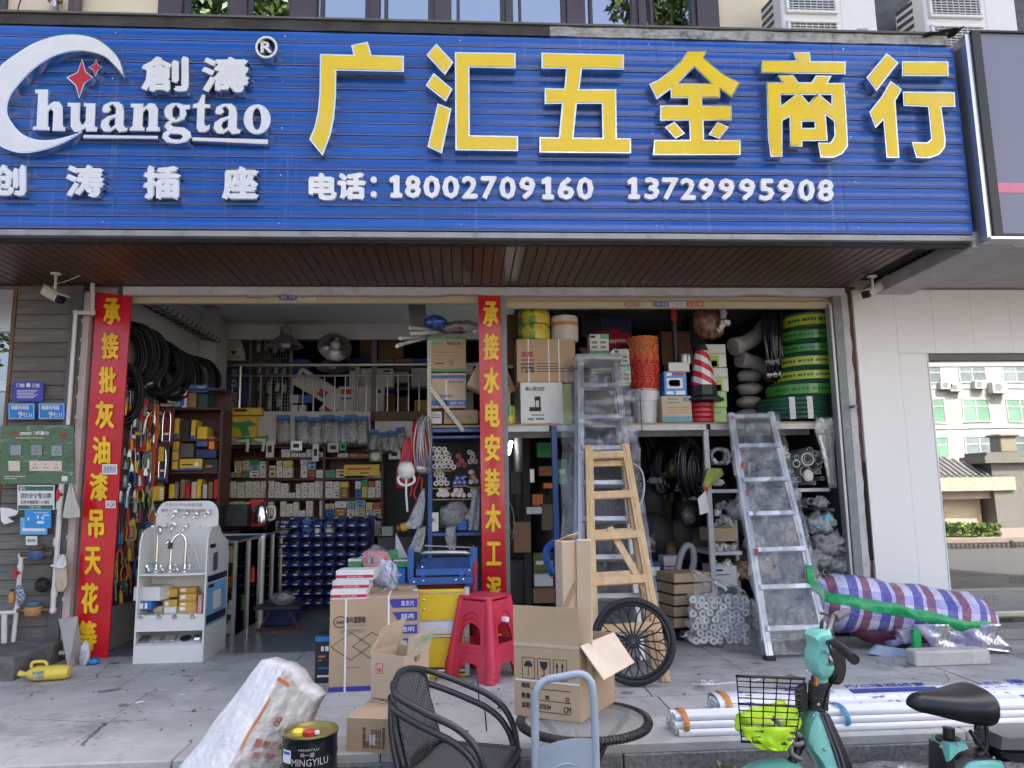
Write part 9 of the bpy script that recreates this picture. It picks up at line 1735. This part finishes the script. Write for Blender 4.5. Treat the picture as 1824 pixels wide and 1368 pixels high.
# ------------------- the mint scooter
YSC=-3.0;m_mint=M('mint_plastic',(.24,.66,.55),.3,var=.1,scale=7,dirt=.38,dirtcol=(.22,.33,.28),dscale=8,coat=.12);m_blkp=M('black_plastic',(.016,.016,.018),.4,var=.2)
sc=thing('electric_scooter','mint green electric scooter with a wire basket parked at the kerb','scooter',(P(1600,1400,YSC).x,YSC,ZR))
def plate(name,pts,w_,mat,y=YSC,rnd=.012):
 f=[P(u,v,y)for u,v in pts];c=sum(f,Vector())/len(f);n=len(f);mb=MB()
 ly=[(-w_/2,.82),(-w_/2+rnd,.97),(0,1.),(w_/2-rnd,.97),(w_/2,.82)];vs=[c+(p-c)*k+Vector((0,d_,0))for d_,k in ly for p in f]
 mb.add(vs,[tuple(range(n)),tuple(4*n+i for i in range(n))[::-1]]+[(k*n+i,(k+1)*n+i,(k+1)*n+(i+1)%n,k*n+(i+1)%n)for k in range(4)for i in range(n)]);return mb.build(name,mat,sc,True,smooth='auto',fix=True)
def sp(L,n=4):q=bez([(a,b,0)for a,b in L+[L[0]]],n);return[(p.x,p.y)for p in q[:-1]]
plate('front_cowl',sp([(1441,1131),(1450,1122),(1466,1119),(1471,1124),(1470,1145),(1464,1163),(1465,1178),(1476,1184),(1470,1200),(1456,1206),(1445,1194),(1441,1172),(1447,1148)],3),.13,m_mint)
plate('head_console',sp([(1470,1150),(1484,1146),(1496,1160),(1500,1185),(1496,1208),(1486,1217),(1472,1212),(1474,1190),(1466,1170)],3),.10,m_blkp)
plate('stem_cowl',[(1451,1203),(1471,1201),(1470,1212),(1450,1222)],.07,m_mint);plate('reflector',[(1452,1206),(1457,1205),(1456,1222),(1451,1222)],.02,m_orange,YSC-.05)
mb=MB();mb.tube([P(1460,1206,YSC),P(1457,1262,YSC)],[.034,.042],12);[mb.tube([P(1459.5-.4*k,1216+5*k,YSC)+Vector((.04*cos(a),.04*sin(a),0))for a in[2*pi*i/16 for i in range(16)]],.006,5,True)for k in range(7)];mb.build('bellows',M('grey_rubber',(.06,.06,.06),.6),sc,True,smooth='auto')
plate('head_tube',[(1438,1246),(1470,1248),(1471,1262),(1436,1260)],.08,m_blkp)
plate('leg_shield',sp([(1441,1263),(1452,1263),(1462,1290),(1478,1330),(1496,1380),(1512,1430),(1490,1435),(1470,1395),(1446,1345),(1427,1318),(1430,1290)],3),.16,m_mint);plate('inner_shield',[(1452,1262),(1466,1264),(1490,1315),(1512,1370),(1530,1430),(1500,1430),(1480,1370),(1462,1315)],.14,m_blkp,YSC-.012)
for k in(0,1):MB().tube([P(1462+6*k,1270,YSC-.082),P(1488+8*k,1340,YSC-.085),P(1506+8*k,1400,YSC-.085)],.006,6).build('shield_rib',M('grey_gloss_rib',(.12,.12,.13),.2),sc,True)
MB().tube(bez([P(1466,1150,YSC),P(1474,1125,YSC+.03),P(1484,1098,YSC+.22),P(1495,1092,YSC+.3)],5),.012,8).build('handlebar',m_stl,sc,True,smooth=True);MB().tube(bez([P(1468,1150,YSC),P(1484,1143,YSC-.12),P(1505,1155,YSC-.22)],5),.012,8).build('handlebar',m_blkp,sc,True,smooth=True)
MB().tube([P(1488,1101,YSC+.2),P(1509,1089,YSC+.34)],.018,10).build('grip',M('grey_grip',(.16,.15,.14),.7,bump=.5),sc,True,smooth='auto');MB().tube([P(1487,1147,YSC-.16),P(1500,1156,YSC-.24),P(1522,1175,YSC-.36)],[.017,.019,.021],12).build('grip',m_tyre,sc,True,smooth='auto')
MB().tube(bez([P(1470,1160,YSC-.06),P(1478,1170,YSC-.16),P(1482,1182,YSC-.16),P(1474,1184,YSC-.1)],5),.006,6).build('brake_lever',m_stl,sc,True,smooth=True);MB().tube(bez([P(1462,1092,YSC+.15),P(1475,1096,YSC+.2),P(1490,1100,YSC+.2)],4),.006,6).build('brake_lever',m_blkp,sc,True)
for k in range(3):MB().tube(bez([P(1470,1098+3*k,YSC+.1),P(1462+2*k,1110,YSC),P(1463+k,1130,YSC),P(1470,1150,YSC)],4),.004,5).build('cable',m_camb,sc,True)
lump('mirror','x','x',(0,0,0),.05,m_blkp,1)if False else None
# basket
yb1,yb0_=YSC-.16,YSC+.15;wb=MB();top_=[(1314,1203),(1432,1210)];bot_=[(1323,1322),(1412,1330)]
def bp_(s,q,d):uL=1312+9*q;uR=1433-17*q;v=1204+118*q;return P(uL+(uR-uL)*s,v+5*s,yb1+(yb0_-yb1)*d)
def bloop(q):return[bp_(s,q,0)for s in(0,.25,.5,.75,1)]+[bp_(1,q,d)for d in(.33,.67,1)]+[bp_(s,q,1)for s in(.75,.5,.25,0)]+[bp_(0,q,d)for d in(.67,.33)]
wr_=MB();wr_.tube(bloop(0),.006,6,True);wr_.tube(bloop(.42),.005,6,True);wr_.tube(bloop(.99),.005,6,True);wr_.build('basket_rim',m_camb,sc,True,smooth=True)
wb=MB()
for q in(.08,.16,.24,.33,.52,.62,.72,.82,.91):wb.tube(bloop(q),.0026,4,True)
for s in(.0,.2,.4,.6,.8,1.):
 for d in(0,1):wb.tube([bp_(s,q,d)for q in(0,.3,.6,1)],.0028,4)
 wb.tube([bp_(s,1,0),bp_(s,1,1)],.0028,4)
for d in(.33,.67):
 for s in(0,1):wb.tube([bp_(s,q,d)for q in(0,.3,.6,1)],.0028,4)
stuff(wb.build('basket_wires',m_camb,sc,True));plate('basket_bracket',[(1418,1225),(1434,1215),(1436,1262),(1420,1270)],.05,m_blkp)
# seat, post, body, rack
c=P(1684,1268,YSC)
def seat(s,q):
 a=2*pi*q;x=s;w_=(.045+.085*min(1,max(0,(x-.15)/.6))**.8)*min(1,(x*9+.04))**.5*min(1,((1-x)*8+.02))**.5;hh_=(.042+.03*x)*min(1,(x*8+.05))**.5*min(1,((1-x)*7+.03))**.5;zc=.035*(x-.45)**2*4*(1 if x>.45 else .25)-.012*(1-x)
 sgn=math.copysign(abs(sin(a))**.8,sin(a));return P(1616,1252,YSC)+Vector((.36*x,w_*cos(a)*1.15,zc+hh_*(sgn if sgn>0 else 1.6*sgn*(.35+.65*x))-.03*x+.012*sin(pi*x)))
MB().sheet(30,24,seat).build('saddle',M('black_saddle_vinyl',(.014,.015,.02),.42,var=.2,bump=.1,bscale=90),sc,True,smooth=True)
MB().cyl(P(1690,1296,YSC),P(1690,1330,YSC),.024,n=12).build('seat_post',m_blkp,sc,True,smooth='auto');MB().lathe([(.05,0),(.05,.012),(.03,.014)],P(1689,1319,YSC),16).build('post_collar',m_blkp,sc,True,smooth='auto')
plate('post_cowl',[(1671,1316),(1704,1313),(1711,1324),(1690,1332),(1672,1350)],.13,m_mint);plate('frame_cover',[(1668,1322),(1674,1352),(1700,1336),(1760,1338),(1830,1352),(1850,1440),(1668,1440)],.15,m_blkp,YSC+.01);plate('side_panel',sp([(1690,1368),(1702,1350),(1720,1344),(1762,1344),(1782,1352),(1850,1355),(1850,1430),(1720,1430),(1692,1400)],3),.17,m_mint)
for dy in(-.07,.07):MB().tube(bez([P(1738,1300,YSC+dy),P(1748,1284,YSC+dy),P(1757,1300,YSC+dy),P(1756,1335,YSC+dy),P(1740,1345,YSC+dy)],5),.010,8).build('grab_rail',m_blkp,sc,True,smooth=True);MB().tube([P(1728,1302,YSC+dy),P(1760,1345,YSC+dy)],.009,7).build('grab_rail',m_blkp,sc,True)
plate('tail_box',[(1758,1300),(1860,1298),(1860,1326),(1756,1324)],.2,M('grey_tail_box',(.13,.135,.14),.35));plate('tail_box_base',[(1755,1326),(1860,1328),(1860,1347),(1780,1346),(1760,1338)],.2,m_blkp)
for(u,v)in((1449,1275),(1470,1335),(1676,1330),(1706,1326),(1770,1350),(1458,1255)):MB().lathe([(0,-.004),(.006,-.003),(.007,.003)],P(u,v,YSC-.088),8,rx(-pi/2)).build('bolt',m_stl,sc,True)
MB().prism([P(u,v,YSC-.087)for u,v in((1788,1358),(1860,1352),(1860,1368),(1790,1370))],(0,.004,0)).build('decal',M('grey_mesh_decal',(.25,.27,.27),.5,var=.6,scale=60),sc,True,fix=True)
MB().tube(bez([P(1476,1150,YSC-.1),P(1490,1200,YSC-.12),P(1474,1230,YSC-.09),P(1466,1262,YSC-.07)],5),.005,5).build('cable',m_camb,sc,True)
# front fork, fender, wheels
MB().tube([P(1432,1312,YSC),P(1408,1362,YSC),P(1392,1400,YSC)],.02,9).build('fork',m_blkp,sc,True,smooth=True)
cw=P(1385,1445,YSC);Rw=88*3.3/F_PX
def wheel(c_,R):
 w_=MB();w_.tube([(c_.x+(R-.03)*cos(a),c_.y,c_.z+(R-.03)*sin(a))for a in[2*pi*k/40 for k in range(40)]],.032,9,True);o=w_.build('wheel',m_tyre,sc,True,smooth=True);MB().tube([(c_.x+(R-.062)*cos(a),c_.y,c_.z+(R-.062)*sin(a))for a in[2*pi*k/40 for k in range(40)]],.014,7,True).build('rim',m_stl,o,True,smooth=True);MB().cyl(c_-Vector((0,.05,0)),c_+Vector((0,.05,0)),.045,n=16).build('hub',m_blkp,o,True,smooth='auto')
 for k in range(10):a=2*pi*k/10;MB().tube([c_,c_+Vector(((R-.06)*cos(a),0,(R-.06)*sin(a)))],.008,5).build('spoke',m_blkp,o,True)
cw.z=ZR+.225;wheel(cw,.225);cr=P(1850,1400,YSC);cr.z=ZR+.225;wheel(cr,.225)
fd=MB();fd.slab(16,6,lambda s,q:(cw.x+.268*cos(2.75-1.6*s),YSC+.055*(2*q-1),cw.z+.268*sin(2.75-1.6*s)-.02*(2*q-1)**2),(0,0,-.008));fd.build('fender',m_mint,sc,True,smooth='auto')
# hi-vis vest lying in the basket
m_hv=M('hi_vis_fabric',(.50,.80,.02),.6,var=.12,scale=6,bump=.4,bscale=12)
hv=thing('safety_vest','fluorescent yellow green safety vest with grey straps in the scooter basket','vest',bp_(.5,.95,.5))
def hvf(s,q):a=2*pi*s;b=(q-.5)*pi;d_=Vector((cos(a)*cos(b),sin(a)*cos(b),sin(b)));k=1+.3*vn(d_.x*2.4+3,d_.y*2.4,d_.z*2.4)+.12*vn(d_.x*7,d_.y*7,d_.z*7+2);return Vector((d_.x*.125*k,d_.y*.12*k,.06+d_.z*.062*k+.03*max(0,d_.x+.1)*(1+d_.z)))
MB().sheet(40,26,hvf).build('fabric',m_hv,hv,smooth=True);m_gs=M('grey_strap',(.16,.16,.16),.6)
for k,pts_ in enumerate([[(-.09,-.125,.07),(-.03,-.15,.05),(.03,-.14,.08),(.09,-.12,.05)],[(-.08,-.13,.04),(-.02,-.15,.08),(.05,-.15,.03),(.10,-.11,.02)],[(-.03,-.13,.13),(.0,-.15,.10),(.0,-.15,.06)],[(.05,-.13,.05),(.03,-.16,.0),(.07,-.15,-.03)]]):MB().tube(bez(pts_,5),.011,5).build('strap',m_gs,hv,smooth=True)
hang('vest_tail','part of the fluorescent vest drooping below the basket','vest',(1360,1315),[(1324,1416,1296),(1326,1415,1312),(1338,1412,1322),(1352,1404,1334),(1375,1400,1338)],m_hv,YSC-.175,.012,5,20,10,.02)
# crumpled wrap on the road behind the scooter
lump('film_scraps','crumpled clear wrap lying on the step behind the scooter','plastic wrap',(P(1560,1362,-2.55).x,-2.54,-.158),.16,m_bagclear,77,1.7,.35,.18,24,.5)
# =================== air conditioners standing on the canopy
def bigac(lab,u0,u1,g0,g1,yfr=-.35,dp=.44,slot=True):
 x0,x1=P(u0,30,yfr).x,P(u1,30,yfr).x;t=thing('outdoor_air_conditioner',lab,'air conditioner',((x0+x1)/2,yfr+dp/2,3.42));zt=5.75
 MB().bb((x0,yfr,3.42),(x1,yfr+dp,zt),.015).build('casing',M('ac_white_shell',(.74,.74,.72),.4,var=.03,dirt=.12,dirtcol=(.5,.5,.48)),t,True)
 ga,gb=P(g0,20,yfr).x,P(g1,20,yfr).x;zc=[P((g0+g1)/2,v,yfr).z for v in g_v[u0]]
 for za,zb_ in((zc[1],zc[0]),(zc[3],zc[2])):
  fr=MB();w_=.03
  for q in((ga,za,gb,za+w_),(ga,zb_-w_,gb,zb_),(ga,za+w_,ga+w_,zb_-w_),(gb-w_,za+w_,gb,zb_-w_)):fr.bb((q[0],yfr-.03,q[1]),(q[2],yfr-.001,q[3]),.006)
  f=fr.build('fan_frame',M('ac_white_shell'),t,True);MB().bb((ga+w_,yfr-.006,za+w_),(gb-w_,yfr-.001,zb_-w_)).build('fan_recess',M('ac_recess',(.10,.10,.10),.7),f,True)
  ms=MB();n=int((zb_-za-2*w_)/.026)
  for k in range(n):z=za+w_+.013+k*.026;ms.bb((ga+w_,yfr-.022,z),(gb-w_,yfr-.016,z+.009))
  for k in range(int((gb-ga-2*w_)/.055)):x=ga+w_+.03+k*.055;ms.bb((x,yfr-.0235,za+w_),(x+.006,yfr-.0165,zb_-w_))
  stuff(ms.build('fan_mesh',M('ac_mesh',(.55,.55,.53),.5),f,True))
 for k in range(30):
  z=3.5+k*.075;mb=MB();mb.prism([(x0-.002,yfr+.16,z),(x0-.002,yfr+dp-.03,z+.05),(x0-.002,yfr+dp-.03,z+.09),(x0-.002,yfr+.16,z+.04)],(-.002,0,0));mb.build('louvre',M('ac_louvre_dark',(.06,.06,.06),.6),t,True,fix=True)
 MB().bb((gb+.035,yfr-.002,3.43),(gb+.039,yfr-.0005,zt)).build('panel_seam',M('ac_mesh'),t,True)
 if slot:p=P(u1-26,53,yfr);MB().bb((p.x-.05,yfr-.004,p.z-.012),(p.x+.05,yfr-.0005,p.z+.012)).build('badge',M('ac_badge',(.35,.35,.36),.4),t,True)
g_v={1393:(-60,26,38,100),1648:(-52,34,46,110)}
bigac('tall white outdoor air conditioner above the sign beside the cream wall',1393,1562,1399,1491);bigac('tall white outdoor air conditioner above the sign nearest the grey sign',1648,1812,1653,1748,slot=False)
t=thing('cable_clamp','small metal cable clamp with thin wires on the cream wall above the sign','clamp',P(98,6,YU-.06));MB().box((0,0,.03),(.12,.05,.05),None,.01).build('bracket',M('rusty_clamp',(.25,.18,.1),.6),t);MB().lathe([(0,-.05),(.03,-.04),(.035,0),(.02,.03)],(0,-.01,-.01),12).build('insulator',m_stl,t,smooth='auto')
for pts in([(40,-8),(33,12),(31,27)],[(96,8),(105,20),(106,28)]):MB().tube(bez([P(u,v,YU-.06)for u,v in pts],4),.006,5).build('wire',m_ink_k,t,True)
